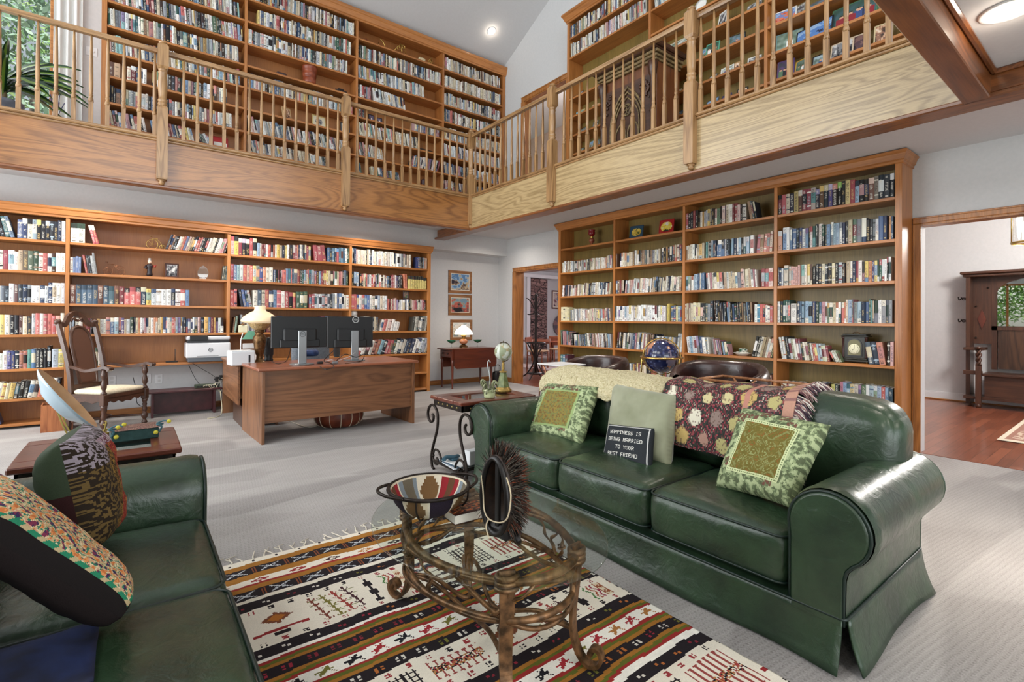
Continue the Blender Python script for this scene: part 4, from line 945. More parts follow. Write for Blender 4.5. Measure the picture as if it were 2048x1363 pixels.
def flor(u, v):
    # u along the sofa, v from the hem up: big pale blossoms on a dark ground with red stems
    X, Y = u*.78, v*.9
    if u > .93: return (196, 150, 130) if hsh(int(v*90)) < .6 else (150, 108, 104)
    band = .66 < u < .70
    if band: return (190, 134, 118)
    best = None
    j0 = int(Y/.12)
    for jj in (j0-1, j0, j0+1):
        off = .06*(jj % 2); i0 = int((X-off)/.12)
        for ii in (i0-1, i0, i0+1):
            h = hsh(ii, jj); cx = (ii+.5)*.12+off+.03*(hsh(ii, jj, 2)-.5); cy = (jj+.5)*.12+.03*(hsh(ii, jj, 3)-.5)
            dx, dy = X-cx, Y-cy; r = math.hypot(dx, dy*.9); a = math.atan2(dy, dx); R_ = (.030+.016*h)*(.86+.2*abs(math.cos(a*2.5+h*6))-.12*max(0, -dy/.04))
            if r < R_:
                base = [(206,194,146),(222,216,196),(176,138,122),(196,168,106),(148,128,120),(186,176,120)][int(hsh(ii, jj, 5)*6)]
                return mixc(base, (96,72,64), .55) if (abs(math.sin(a*5+h*9)) < .22 and r > .009) or r > R_*.93 else base
    n = abs(math.sin(X*105+3*math.sin(Y*48))*math.sin(Y*80+2.5*math.sin(X*60))); g = hsh(int(X*150), int(Y*150))
    if u > .70 and g < .5: return [(112,62,70),(190,172,158),(62,52,58),(140,98,94)][int(hsh(int(X*160), int(Y*110))*4)] if n < .5 else (72, 58, 62)
    if n < .09: return (150, 72, 78)
    if n < .20: return (112, 50, 58)
    if n > .9: return (166, 146, 132)
    return (50, 45, 45) if g < .6 else (58, 62, 54)
def thr2(u, v):
    x = 1.20+.76*u; y, z = path_at(PATHL, v); k = .010*math.sin(u*11+v*3)+.008*nz(u*6, v*7, 5); top = -.02*abs(nz(u*3, 2))*v
    z += .05*max(0, u-.62)*2.6*min(1, v*2.5)
    return Vector((x+.10*(1-v)*0, y-(.012+k if v < .45 else 0), z+(.012+k if v > .35 else 0)+.04*(1-u)*(1-v)*.4))
m.grid(thr2, 110, 110, flor)
o = m.build('floral_throw', MAT['tapestry']); o.matrix_basis = SM; sd = o.modifiers.new('thick', 'SOLIDIFY'); sd.thickness = .008; sd.offset = 1
tag(o, 'dark floral woven throw with fringed end over the middle of the sofa back', 'throw'); ft = o
m = MB(); rr = random.Random(5)
for i in range(330):
    v = rr.uniform(.02, .72); p = thr2(1, v)+Vector((-.003, 0, 0)); ln = rr.uniform(.05, .1); q = [p]
    dy = -1 if v < .4 else rr.uniform(-.4, .3)
    for k in range(1, 4): q.append(p+Vector((ln*k/3*.9, -.004*k*(1 if v < .45 else -.2)+rr.uniform(-.008, .008), -.010*k*k*.6+rr.uniform(-.006, .006)+(.0 if v < .4 else .01))))
    m.tube(q, [.0035, .0035, .003, .0015], 4, rr.choice([(206,196,184),(92,66,76),(60,54,66),(176,140,132),(220,212,204),(120,86,92)]))
b = m.build('fringe', MAT['cloth'], ft); b['kind'] = 'stuff'

# ------------------------------------------------------------------ pillows
def pillow(name, label, cat, TL, TR, BR, BL, thick, col, mat='tapestry', n=44, nv=None, puff=.42, back=None, pinch=.10, wr=.004, seed=0, group=None, side=None):
    TL, TR, BR, BL = (Vector(p) for p in (TL, TR, BR, BL)); c = (TL+TR+BR+BL)/4
    nrm = ((TR-TL)+(BR-BL)).cross((BL-TL)+(BR-TR)).normalized()*-1
    nv = nv or n; m = MB()
    def surf(sg):
        def fn(u, v):
            a, b = 2*u-1, 2*v-1
            k = 1-pinch*(1-a*a)*b*b*.5; l = 1-pinch*(1-b*b)*a*a*.5
            uu, vv = (a*l+1)/2, (b*k+1)/2
            p = (BL.lerp(BR, uu)).lerp(TL.lerp(TR, uu), vv)
            h = thick/2*((1-a**4)*(1-b**4))**puff*(1+.12*nz(a*2+seed, b*2, sg))
            edge = 1-max(abs(a), abs(b))**6
            return p-c+nrm*sg*h+nrm*wr*edge*(nz(a*5+seed, b*5, 3)+.5*nz(a*13, b*4+seed, 7))
        return fn
    f1 = surf(1); f2 = surf(-1)
    m.grid(lambda u, v: f1(u, v), n, nv, col)
    m.grid(lambda u, v: f2(1-u, v), n//2, nv//2, back if back else (col if not callable(col) else (lambda u, v: col(1-u, v))))
    o = merge(m.build(name, MAT[mat] if isinstance(mat, str) else mat), .0012); o.location = c
    return tag(o, label, cat, group)
def tapestry(u, v):
    d = min(u, 1-u, v, 1-v)
    if d < .17:
        n = nz(u*16, v*16, 2)+.6*nz(u*34, v*34, 5); k = abs(math.sin(u*40+2*math.sin(v*31))*math.sin(v*40+2*math.sin(u*27)))
        if hsh(int(u*9), int(v*9), 3) < .10 and k > .3: return (116, 78, 66)
        if n > .18: return (178, 190, 146)
        if n < -.22: return (92, 102, 74)
        return (148, 162, 120) if k > .35 else (112, 126, 92)
    if d < .205: return (206, 214, 166) if (int((u+v)*80) % 2 or d < .178 or d > .198) else (110, 128, 84)
    X, Y = (u-.2)*26, (v-.2)*26; s = math.sin(X+1.8*math.sin(Y*.7))*math.sin(Y+1.6*math.sin(X*.8))
    if abs(s) < .10: return (134, 136, 84)
    if abs(s-.72) < .07: return (148, 154, 100)
    if abs(s+.62) < .09 and hsh(int(X/3), int(Y/3)) < .6: return (140, 92, 44)
    return (112, 102, 46) if hsh(int(u*60), int(v*60)) < .7 else (122, 108, 52)
def tapestry2(u, v):
    c = tapestry(u, v); d = min(u, 1-u, v, 1-v)
    if d >= .205:
        h = nz(u*30, v*30, 1)+nz(u*70, v*70, 4)*.6
        return (142, 124, 62) if h > .1 else (124, 96, 52) if h < -.25 else (118, 122, 72)
    if d >= .17: return (150, 170, 112)
    return c
def on(u, v, x): return at(u, v, X=x)
pillow('throw_pillow', 'green tapestry cushion with a rust speckled centre by the far sofa arm', 'cushion', on(1095,765,2.64), on(1199,774,2.60), on(1163,889,2.36), on(1053,871,2.40), .15, tapestry2, n=60, seed=1, group=None)
pillow('throw_pillow', 'green tapestry cushion with olive centre against the near rolled sofa arm', 'cushion', on(1487,815,2.50), on(1662,850,2.46), on(1582,1016,2.22), on(1432,972,2.28), .15, tapestry, n=76, seed=4)
velvet = speck('sage_velvet', (122,126,96), (164,166,140), 3.5, .75, .25, .003); velvet.node_tree.nodes['Principled BSDF'].inputs['Sheen Weight'].default_value = .4
pillow('throw_pillow', 'plain sage velvet cushion standing behind the small black lettered cushion', 'cushion', on(1230,765,2.66), on(1358,790,2.62), on(1342,937,2.42), on(1212,905,2.44), .17, None, velvet, n=36, seed=9, wr=.009)
FONT = {'A':'0E1111111F1111','B':'1E11111E11111E','D':'1E11111111111E','E':'1F10101E10101F','F':'1F10101E101010','G':'0E11101713110E','H':'1111111F111111','I':'0E04040404040E','M':'111B1515111111','N':'11191915131311','O':'0E11111111110E','P':'1E11111E101010','R':'1E11111E141211','S':'0F10100E01011E','T':'1F040404040404','U':'1111111111110E','Y':'11110A04040404'}
TXT = ['HAPPINESS IS', 'BEING MARRIED', 'TO YOUR', 'BEST FRIEND']
GW, GH = 104, 78
PIX = {}
for r, line in enumerate(TXT):
    x0 = GW//2-len(line)*3+1+[(-1), 0, 2, -2][r]; y0 = 14+r*14
    for i, ch in enumerate(line):
        if ch == ' ': continue
        for k in range(7):
            bits = int(FONT[ch][2*k:2*k+2], 16)
            for q in range(5):
                if bits >> (4-q) & 1: PIX[x0+i*6+q, y0+k] = 1; 
def sampler(u, v):
    x, y = int(u*GW), int((1-v)*GH)
    if (x, y) in PIX: return (226, 224, 216)
    e = min(x, GW-1-x, y, GH-1-y)
    if e in (3, 4): return (196, 196, 194)
    return (38, 42, 46) if (x+y) % 2 else (46, 50, 54)
pillow('throw_pillow', 'small black needlepoint cushion lettered HAPPINESS IS BEING MARRIED TO YOUR BEST FRIEND', 'cushion', on(1219,847,2.42), on(1309,856,2.40), on(1303,941,2.30), on(1206,924,2.32), .09, sampler, n=GW, nv=GH, seed=2, pinch=.07, wr=.001, back=(40, 44, 48))
# cushions on the left sofa
def brocade(u, v):
    if u < .30 or v > .93: 
        k = nz(u*40, v*40, 2); return (150, 140, 150) if (k > 0 and v > .72) else (104, 84, 46) if k > .05 else (40, 30, 20)
    if v > .74 + .12*math.sin(u*3): k = nz(u*30, v*30, 8); return (160, 140, 156) if k > .05 else (104, 60, 72) if k > -.2 else (196, 184, 180)
    k = nz(u*62, v*34, 5)+.5*nz(u*120, v*80, 1)
    if u < .5: return (150, 116, 54) if k > .12 else (86, 62, 28) if k > -.2 else (34, 24, 16)
    return (150, 52, 42) if k > 0 else (112, 34, 32) if k > -.3 else (178, 120, 62)
silk = speck('dark_silk', (52,22,20), (66,74,50), 2.2, .32, .2, .004)
def bk(u, v): return (54, 66, 48) if v > .55 else (48, 20, 20)
pillow('throw_pillow', 'gold and red brocade cushion standing on the left sofa against its far arm', 'cushion', at(118,888,Y=1.95), at(166,846,Y=2.36), at(200,1072,Y=2.34), at(170,1112,Y=1.95), .19, brocade, n=110, seed=6, back=bk, puff=.5)
def crewel(u, v):
    d = min(u, 1-u, v, 1-v)
    if d < .02: return (22, 16, 16)
    k = nz(u*22, v*30, 4)+.25*math.sin(u*60)*math.sin(v*60); l = nz(u*44, v*50, 9)
    if d < .045: return (40, 130, 96) if math.sin(60*(u+v)) > -.4 else (190, 170, 130)
    if abs(k) < .06: return (222, 208, 170)
    if k > .25: return (206, 120, 66) if l > 0 else (222, 150, 92)
    if k < -.3: return (124, 50, 78) if l > 0 else (60, 44, 84)
    if l > .2: return (212, 160, 130)
    return (46, 122, 98) if l < -.1 else (196, 176, 128)
blackc = (26, 18, 18)
pillow('throw_pillow', 'large black cushion with bright floral embroidery lying on the left sofa', 'cushion', at(-70,1042,Y=1.44), at(-70,945,Y=1.82), at(248,1196,Y=1.74), at(242,1236,Y=1.50), .13, crewel, n=130, seed=3, back=blackc, pinch=.02, puff=.32)
m = MB()
def bl(u, v): return Vector((-.42+.36*u, 1.42+.26*v, .455+.03*math.sin(PI*min(1, u*1.05))*math.sin(PI*v)**.5+.008*nz(u*5, v*5)))
m.grid(bl, 20, 14); o = m.build('folded_shawl', speck('navy_cloth', (14,20,44), (30,46,92), 12, .7, .3, .004)); sd = o.modifiers.new('t', 'SOLIDIFY'); sd.thickness = .012
tag(o, 'navy blue folded cloth under the embroidered cushion on left sofa', 'cloth')
# ------------------------------------------------------------------ kilim
RX0, RX1, RY1, RY0 = -.10, 1.815, 2.83, .35
CR = (230,222,206); BKc = (36,30,34); OC = (160,108,44); RD = (150,46,44); GN = (96,100,38); WH = (238,234,224); OL = (128,112,44)
BANDS = []
d = 0
def bnd(w, kind):
    global d
    BANDS.append((d, d+w, kind)); d += w
for w, k in ((.04,'edge'),(.045,OC),(.075,'motif'),(.05,OC),(.05,'diam'),(.018,RD),(.042,OC),(.07,'motif'),(.03,CR),(.07,'dots'),(.30,'panelA'),(.06,'dots'),
             (.016,WH),(.016,RD),(.018,GN),(.016,OC),(.055,'flow'),(.016,OC),(.014,GN),(.014,RD),(.062,'birds'),(.014,RD),(.016,GN),(.018,OC),(.055,'flow'),(.20,'panelB'),(.06,'dots'),
             (.016,OC),(.016,GN),(.014,RD),(.062,'birds'),(.014,RD),(.016,GN),(.018,OC),(.05,'flow'),(.016,OC),(.014,GN),(.014,RD),(.03,WH),(.055,'dots'),(.30,'panelC'),(.06,'dots'),
             (.016,RD),(.018,GN),(.018,OC),(.055,'flow'),(.016,OC),(.014,GN),(.06,'birds'),(.014,RD),(.016,OC),(.07,'motif'),(.05,OC),(.05,'diam'),(.07,'motif'),(.045,OC),(.04,'edge')): bnd(w, k)
KL = d
def glyph(x, y, s, seed):      # small knotted flower or bird, in a cell of size s centred on 0
    X, Y = x/s, y/s
    return (abs(abs(X)-.22) < .12 and abs(abs(Y)-.2) < .12) or (abs(X) < .07 and abs(Y) < .4 and seed > .5)
def kilim(x, y):
    yy = y + .006*math.sin(x*8.5)+.004*math.sin(x*21+1)+.004*nz(x*3, y*3)
    k = CR
    for a, b, kk in BANDS:
        if a <= yy < b: k = kk; break
    if isinstance(k, tuple): return jit2(k, x, y)
    t = yy-a; w = b-a; c = t-w/2
    if k == 'edge': return BKc if (abs((x % .11)-.055) < .006 and abs(c) < .008) else CR
    if k == 'motif':
        p = x % .15; q = int(x/.15)
        if t < .008 or t > w-.008: return BKc
        if p > .122: return (130,72,44) if (int(p*170) % 2 == 0) else BKc
        X = p-.06
        if abs(abs(X)*.62-abs(c)) < .0035 and abs(X) < .045: return (196,200,204)
        if abs(c-.012*math.sin(X*160)) < .003 and abs(X) < .03: return (170,176,186)
        return BKc
    if k == 'diam':
        p = (x % .17)-.085; q = int(x/.17); r = abs(p)*.45+abs(c)
        cc = [(60,36,44),(176,112,48),(44,38,42),(150,50,54),(110,108,52)][int(hsh(q, a)*5)]
        if r < .007: return CR
        if r < .02 and (int(abs(p)*160) % 2 == 0 or abs(c) < .012): return cc
        return CR
    if k == 'dots' or k == 'flow':
        s = .105 if k == 'dots' else .085
        p = (x % s)-s/2; q = int(x/s)
        cc = [(214,208,198),(150,44,60),(112,110,48),(176,104,52),(214,208,198),(128,40,52)][int(hsh(q, a*7)*6)]
        if k == 'dots': return cc if (abs(abs(p)-.010) < .006 and abs(c-.004*(1 if p > 0 else -1)) < .006) else BKc
        r = abs(p)+abs(c); return cc if (r > .006 and (abs(abs(p)-.012) < .006 and abs(abs(c)-.007) < .005)) else BKc
    if k == 'birds':
        s = .10; p = (x % s)-s/2; q = int(x/s)
        cc = [(32,28,32),(160,44,52),(116,112,52),(30,28,34),(170,116,64),(58,36,44)][int(hsh(q, a*3)*6)]
        X = p+c*.8
        if abs(c) < .024 and (abs(X) < .004 or abs(abs(X)-.5*(.024-abs(c))) < .004 or (abs(c) < .004 and abs(p) < .032) or abs(p-.9*c-.015) < .003): return cc
        return WH
    # the large panels
    n = {'panelA': 0, 'panelB': 3, 'panelC': 6}[k]; s = .235; q = int(x/s)+n; p = (x % s)-s/2
    for fy in (.022, w-.022):
        e = (x % .0783)-.039; f = t-fy
        if abs(e) < .018 and abs(f) < .012 and glyph(e, f, .034, hsh(int(x/.0783), fy)):
            return BKc if hsh(int(x/.0783), a, fy) < .55 else (150,54,58)
    if t < .045 or t > w-.045 or abs(p) > .105: return CR
    m = q % 6; h = w/2-.045; C = c/h
    if m == 0:
        return BKc if ((abs((p % .022)-.011) < .0035 and abs(p) < .09) or (abs((c % .026)-.013) < .003 and abs(p) < .09)) else CR
    if m == 1:
        top = c < 0
        if abs(c) < .02: return [(30,28,32),(160,60,60),(180,130,80),CR][int(hsh(int((p+c*2)*220), int(c*160))*4)]
        if abs((p % .03)-.015) < .004 and abs(c) < h-.006: return (150,70,66)
        return (150,70,66) if abs(abs(c)-h+.008) < .004 and abs((p % .03)-.015) < .009 else CR
    if m == 2:
        r = abs(p)*.8+abs(c+.03)
        if r < .05 and (int(abs(p)*110) % 2 == 0 or abs(c+.03) < .03): return (176,108,44) if r < .03 else (120,70,48)
        if abs(c-.055) < .009: return (146,44,46)
        if abs(c-.085) < .012 and abs(p) < .03: return BKc
        return CR
    if m == 3:
        for j, cc in ((-.075,(120,60,48)),(-.025,(120,112,52)),(.025,(150,62,56)),(.075,(70,38,44))):
            X = p-j-c*.18
            if abs(X) < .005: return cc
            if abs(X) < .02 and abs(((c+abs(X)*.9) % .045)-.022) < .004: return cc
        return (150,150,110) if abs((c % .045)-.02) < .0016 else CR
    if m == 4:
        X = p+.07
        if abs(X) < .02 and (abs(X) < .008 or int((c+1)*24) % 2 == 0): return BKc
        Z = p-.005
        for j, cc in ((0,(70,120,60)),(.022,(160,70,44)),(.044,(150,44,76))):
            if abs(Z-j-.010*(abs(((c*28) % 2)-1)-.5)*2) < .0045: return cc
        if .065 < p < .1: return (150,84,56) if (abs(p-.082) > .013 or abs((c % .05)-.025) < .004 or abs(abs(p-.082)+abs((c % .05)-.025)-.012) < .004) else (220,204,176)
        return CR
    if abs(p) < .09:
        if c < -.02: Z = abs(((p*22) % 2)-1)*.03; return [(44,36,40),(150,80,72),CR,(70,80,96)][int(((c+Z+1)*70) % 4)]
        for j in (.015, .06):
            cc = c-j-p*.0
            if abs(cc) < .012 and (abs(p) > .02 or abs(cc) < .005): return (58,50,54) if int(p*260) % 3 else (110,104,104)
    return CR
def jit2(k, x, y):
    f = 1+.05*nz(x*26, y*60, 3); return tuple(min(250, c*f) for c in k)
m = MB(); NX = 320; NY = int(KL/.0062)
def rg(u, v):
    x = RX0+(RX1-RX0)*u; y = RY1-KL*v
    return Vector((x, y+.006*math.sin(x*5), .007+.002*nz(x*3, y*3)+.0012*math.sin(y*40+x*3)))
YY = None
m.grid(lambda u, v: rg(u, v), NX, NY, lambda u, v: kilim((RX1-RX0)*u, KL*v), smooth=True)
rug = m.build('kilim_rug', MAT['cloth'])
for p_ in rug.data.polygons: pass
rug.data.flip_normals()
sd = rug.modifiers.new('t', 'SOLIDIFY'); sd.thickness = .006; sd.offset = -1
tag(rug, 'striped flatweave rug with knotted motifs under the glass coffee table', 'rug')
m = MB(); rr = random.Random(3); x = RX0+.05
while x < RX1-.02:
    y = RY1+.004*math.sin(x*5); L = rr.uniform(.06, .10); dx = rr.uniform(-.03, .03); P = [(x, y-.004, .008)]
    for k in range(1, 5): P.append((x+dx*k/4+rr.uniform(-.006, .006), y+L*k/4, .006))
    m.tube(P, [.004, .0038, .0032, .0028, .0016], 5, (222, 214, 198))
    if rr.random() < .5: m.tube([P[2], (P[2][0]+.02*rr.choice((-1, 1)), P[2][1]+.03, .006), (P[2][0]+.03, P[2][1]+.05, .006)], .0025, 4, (222, 214, 198))
    x += rr.uniform(.038, .06)
m.build('fringe', MAT['cloth'], rug)

# ------------------------------------------------------------------ coffee table
MAT['rust'] = speck('rustic_iron', (70,52,34), (150,110,74), 26, .42, .5, .004, metal=.55, detail=5, lo=.35, hi=.68)
MAT['iron'] = speck('black_iron', (34,28,25), (58,50,45), 40, .45, .3, .002, metal=.7)
MAT['tableglass'] = thinglass('table_glass', (.93, .975, .955), 0., 1.5)
CTX, CTY, CTZ = 1.13, 1.64, .44
ct = thing('coffee_table', 'oval glass coffee table on a twisted vine-like iron base over the striped rug', 'coffee table', (CTX, CTY, .008))
m = MB(); n = 96; a, b_ = .42, .54
prof = [(1, 0), (1.0, .0095)]
def el(k, r=1., z=0): t = 2*PI*k/n; return (a*r*math.cos(t), b_*r*math.sin(t), z)
rings = [[m.vv(el(k, r, CTZ-.008+z)) for k in range(n)] for r, z in ((.985, -.010), (1, -.007), (1, -.003), (.985, 0))]
for A_, B_ in zip(rings, rings[1:]):
    for k in range(n): m.face([A_[k], A_[(k+1)%n], B_[(k+1)%n], B_[k]], smooth=True)
m.face(rings[0][::-1]); m.face(rings[-1]); m.build('glass_top', MAT['tableglass'], ct)
ex, ey = .285, .43
def ov(t, kx=1, ky=1, z=0, wob=0, ph=0): return Vector((ex*kx*math.cos(t)+wob*math.cos(5*t+ph), ey*ky*math.sin(t)+wob*math.sin(4*t+ph), z+wob*1.2*math.sin(3*t+ph)))
for nm, z, kk, r in (('top_ring', .395, 1., .015), ('lower_ring', .265, .98, .012)):
    m = MB(); m.tube([ov(2*PI*i/90, kk, kk, z, .006, 0) for i in range(90)], r, 8, closed=True)
    m.tube([ov(2*PI*i/90, kk*.985, kk*.985, z-.02, .012, 2.2) for i in range(90)], r*.62, 7, closed=True); m.build(nm, MAT['rust'], ct)
legang = [math.radians(q) for q in (237, 303, 57, 123)]
for i, t in enumerate(legang):
    base = ov(t, 1.02, 1.0); o = Vector((base.x, base.y, 0)).normalized(); sd_ = Vector((-o.y, o.x, 0)); m = MB()
    P = smooth_path([(0,.43),(.006,.36),(.0,.28),(-.012,.18),(-.008,.10),(.015,.04),(.048,.012),(.082,.018),(.098,.045),(.088,.072),(.066,.074),(.054,.058),(.06,.045)], 5)
    pts = [base+o*p.x+Vector((0, 0, p.y)) for p in P]; nn = len(pts)
    m.bar(pts, [.054-.020*min(1, k/(nn*.55)) for k in range(nn)], .013, sd_)
    lg = m.build('leg', MAT['rust'], ct)
    m = MB(); c = base+Vector((0, 0, .392)); 
    for dz in (-.018, 0, .018): m.tube([c+Vector((0, 0, dz))+o*(.024*math.cos(q))+sd_*(.034*math.sin(q)) for q in [2*PI*k/14 for k in range(14)]], .010, 6, closed=True)
    m.build('collar', MAT['rust'], lg)
rr = random.Random(8)
for i in range(14):
    t0 = rr.uniform(0, 2*PI); t1 = t0+rr.uniform(-.55, .55); tm = (t0+t1)/2+rr.uniform(-.15, .15); m = MB()
    P = smooth_path([ov(t0, 1, 1, .385), ov((t0+tm)/2, 1.03, 1.03, .35), ov(tm, .99, .99, .325), ov((tm+t1)/2, 1.02, 1.02, .295), ov(t1, .98, .98, .27)], 5)
    m.tube(P, [.006+.002*math.sin(k*.9) for k in range(len(P))], 6)
    if i % 3 == 0:
        q = P[len(P)//2]; m.tube([q+Vector((.014*math.cos(k), .014*math.sin(k), .002*k-.01)) for k in [j*.7 for j in range(14)]], .004, 5)
    m.build('vine', MAT['rust'], ct)
for i in range(3):     # long vines swooping under the rings
    m = MB(); t0 = [3.6, 5.2, .6][i]; P = smooth_path([ov(t0, 1, 1, .38), ov(t0+.5, 1.0, 1.0, .27), ov(t0+1.0, .93, .93, .215), ov(t0+1.5, .98, .98, .25), ov(t0+1.9, 1, 1, .38)], 7); m.tube(P, .009, 7); m.build('vine', MAT['rust'], ct)
cc = Vector((0, 0, .15))
for i, t in enumerate(legang):
    b0 = ov(t, .98, .96, .12); t2 = legang[(i+1) % 4]; b1 = ov(t2, .98, .96, .12); m = MB()
    mid = (b0+b1)/2*.35+Vector((0, 0, .03)); P = smooth_path([b0, b0.lerp(mid, .4)+Vector((0, 0, .03)), mid, b1.lerp(mid, .4)+Vector((0, 0, .03)), b1], 6); m.tube(P, .009, 7); m.build('stretcher', MAT['rust'], ct)
GZ = CTZ+.001
# woven bowl in an iron rim
bc = at(858, 968, Z=.56); bw = thing('woven_bowl', 'woven bowl with red and brown butterfly pattern in an iron rim on coffee table', 'bowl', (bc.x, bc.y, GZ))
def bowlcol(inside):
    def f(t, u):
        if t > .93: return (224, 214, 190)
        s = (u*9) % 1; i = int(u*9); x = abs(s-.5); w_ = .5-.28*math.sin(PI*min(1, t*1.1))**1.0
        if abs(s-.02) < .03: return (226, 218, 196)
        if inside:
            if i % 3 == 0: return (150, 40, 48) if x > .2 else (100, 70, 48)
            if i % 3 == 1: return (226, 218, 196) if x > .5-abs(t-.55)*.9 else (122, 92, 58)
            return (132, 144, 152) if x > .22 else (112, 104, 88)
        if i % 2: return (222, 210, 180) if x > .45-abs(t-.5)*.6 else (118, 92, 60)
        return (44, 36, 48) if x < .38 else (36, 32, 44)
    return f
m = MB(); m.lathe([(.07,.004),(.105,.022),(.135,.052),(.152,.085),(.158,.112)], seg=72, col=bowlcol(False), cap=True)
inner = [(.155,.112),(.147,.085),(.13,.055),(.10,.028),(.06,.012),(.0,.010)]
m2 = MB(); m2.lathe(inner[::-1], seg=72, col=bowlcol(True), cap=False)
# denser rings for the pattern
def dens(pr, n=6): return [tuple(v) for v in [Vector((a[0], a[1], 0)) for a in [(q.x, q.y) for q in smooth_path([(r, z, 0) for r, z in pr], n)]]]
m = MB(); m.lathe([(p[0], p[1]) for p in dens([(.07,.004),(.105,.022),(.135,.052),(.152,.085),(.158,.112)])], seg=108, col=bowlcol(False), cap=False); m.build('basket', colmat('coiled_basket', .8, 400, .2, .6, .003, .2), bw)
m = MB(); m.lathe([(p[0], p[1]) for p in dens(inner[::-1])], seg=108, col=bowlcol(True), cap=False)
for f_i in range(len(m.f)): pass
m.build('basket_lining', colmat('coiled_basket_lining', .8, 400, .2, .6, .003, .2), bw)
m = MB(); m.tube([(.166*math.cos(2*PI*k/60), .166*math.sin(2*PI*k/60), .110) for k in range(60)], .008, 7, closed=True)
for sg in (-1, 1):
    hd = Vector((math.cos(math.radians(-8)), math.sin(math.radians(-8)), 0))*sg; sd_ = Vector((-hd.y, hd.x, 0))
    m.tube(smooth_path([hd*.14+sd_*.10+Vector((0,0,.112)), hd*.19+sd_*.06+Vector((0,0,.118)), hd*.212+Vector((0,0,.122)), hd*.19-sd_*.06+Vector((0,0,.118)), hd*.14-sd_*.10+Vector((0,0,.112))], 6), .0065, 7)
for k in range(4):
    t = PI/4+k*PI/2; m.tube(smooth_path([(.166*math.cos(t), .166*math.sin(t), .108), (.16*math.cos(t), .16*math.sin(t), .06), (.11*math.cos(t), .11*math.sin(t), .012), (.05*math.cos(t), .05*math.sin(t), .006)], 5), .004, 6)
m.build('iron_rim', MAT['iron'], bw)
# paperback on the glass
p0 = at(910, 1050, Z=GZ); p1 = at(1000, 1027, Z=GZ); ex_ = (p1-p0); ex_.z = 0; W_ = ex_.length; ang = math.atan2(ex_.y, ex_.x)
def cov(u, v):
    k = nz(u*5, v*5, 2); s = math.sin((u+v*.7+k*.4)*26)
    if v < .16: return (64, 26, 24)
    return (206, 104, 56) if s > .55 else (186, 150, 100) if s > .2 else (50, 62, 70) if s > -.3 else (70, 40, 34)
bk_ = thing('paperback_book', 'thick paperback with orange patterned cover lying on the glass coffee table', 'book', (p0.x, p0.y, GZ), ang)
m = MB(); m.box((.002, .003, .002), (W_-.003, .095, .036), (236, 231, 218)); m.build('pages', colmat('paper_pages', .8, 300, .08, .3, .001), bk_)
m = MB(); m.grid(lambda u, v: Vector((W_*u, .098*v, .0385)), 40, 30, cov, smooth=False); m.grid(lambda u, v: Vector((W_*u, .098*(1-v), .036)), 2, 2, (60, 30, 26)); m.box((0, .0, 0), (W_, .098, .002), (60, 30, 26)); m.box((0, .095, 0), (W_, .098, .038), (70, 34, 28)); m.build('cover', colmat('printed_cover', .35, 100, .05, 0), bk_)
# carved mask with a bristling mane
q = at(990, 1076, Z=GZ)+Vector((0, .0, 0)); mk = thing('carved_mask', 'dark carved mask with bristly mane and string standing on the coffee table', 'mask', (q.x, q.y, GZ), math.radians(184))
def mshell(u, v):      # oval shell, opening towards +x local
    t = 2*PI*u; rz = .138; ry = .072; z = .158+rz*math.sin(t)*1.0; y = ry*math.cos(t)*(1-.12*math.sin(t)); k = math.sin(v*PI/2)
    return Vector((-.075*(1-v**2)+.0, y*k, .165+(z-.165)*k))
m = MB(); m.grid(lambda u, v: mshell(1-u, v), 40, 12, cu=True); o = m.build('shell', speck('dark_mask_wood', (22,16,14), (66,44,30), 30, .5, .5, .004), mk); sd = o.modifiers.new('t', 'SOLIDIFY'); sd.thickness = .012; sd.offset = -1
m = MB(); m.tube([mshell(k/48, 1)+Vector((.004, 0, 0)) for k in range(48)], .011, 8, closed=True); m.box((-.02, -.012, .04), (-.005, .012, .29), bev=.004); m.build('rim', plain('black_lacquer', (20,16,15), .4), mk)
m = MB(); m.tube([(-.05, -.05, .02), (-.06, -.10, .006), (-.075, -.115, .012)], [.02, .012, .007], 7); m.tube([(-.05, .05, .02), (-.04, .09, .004)], [.02, .010], 7); m.box((-.09, -.06, 0), (.0, .06, .05), bev=.012); m.build('chin', plain('black_mask_wood', (18,14,13), .45), mk)
m = MB(); rr = random.Random(12)
for i in range(1500):
    u = rr.uniform(-.14, .62); v = rr.uniform(.35, 1.0); p = mshell(u % 1, v); nrm = Vector((-.75*(1.1-v), p.y/.1, (p.z-.165)/.16)); nrm.normalize()
    nrm = (nrm+Vector((rr.uniform(-.35, .2), rr.uniform(-.3, .3), rr.uniform(-.3, .3)))).normalized(); L = rr.uniform(.04, .075)*(1.15 if u > .1 else .8)
    red = rr.random() < (.55 if v < .6 else .08); cc = rr.choice([(120,56,36),(150,74,48),(96,44,30)]) if red else rr.choice([(26,22,20),(44,38,34),(86,78,70),(120,112,102),(60,50,42)])
    p = p+Vector((-.006, 0, 0)); m.tube([p, p+nrm*L*.6, p+nrm*L+Vector((0, 0, -.006))], [.0016, .0013, .0004], 3, cc, cap=False)
o = m.build('mane', MAT['cloth'], mk); o['kind'] = 'stuff'
m = MB(); m.tube(smooth_path([(.02,.085,.25),(.03,.12,.2),(.035,.11,.12),(.03,.06,.085),(.03,.0,.08),(.02,-.04,.10),(.01,-.06,.16),(.015,-.065,.22)], 5), .0028, 5, (206,190,160)); m.tube(smooth_path([(.03,.0,.08),(.035,-.01,.05),(.04,.015,.015)], 5), .0028, 5, (206,190,160)); m.build('string', MAT['cloth'], mk)

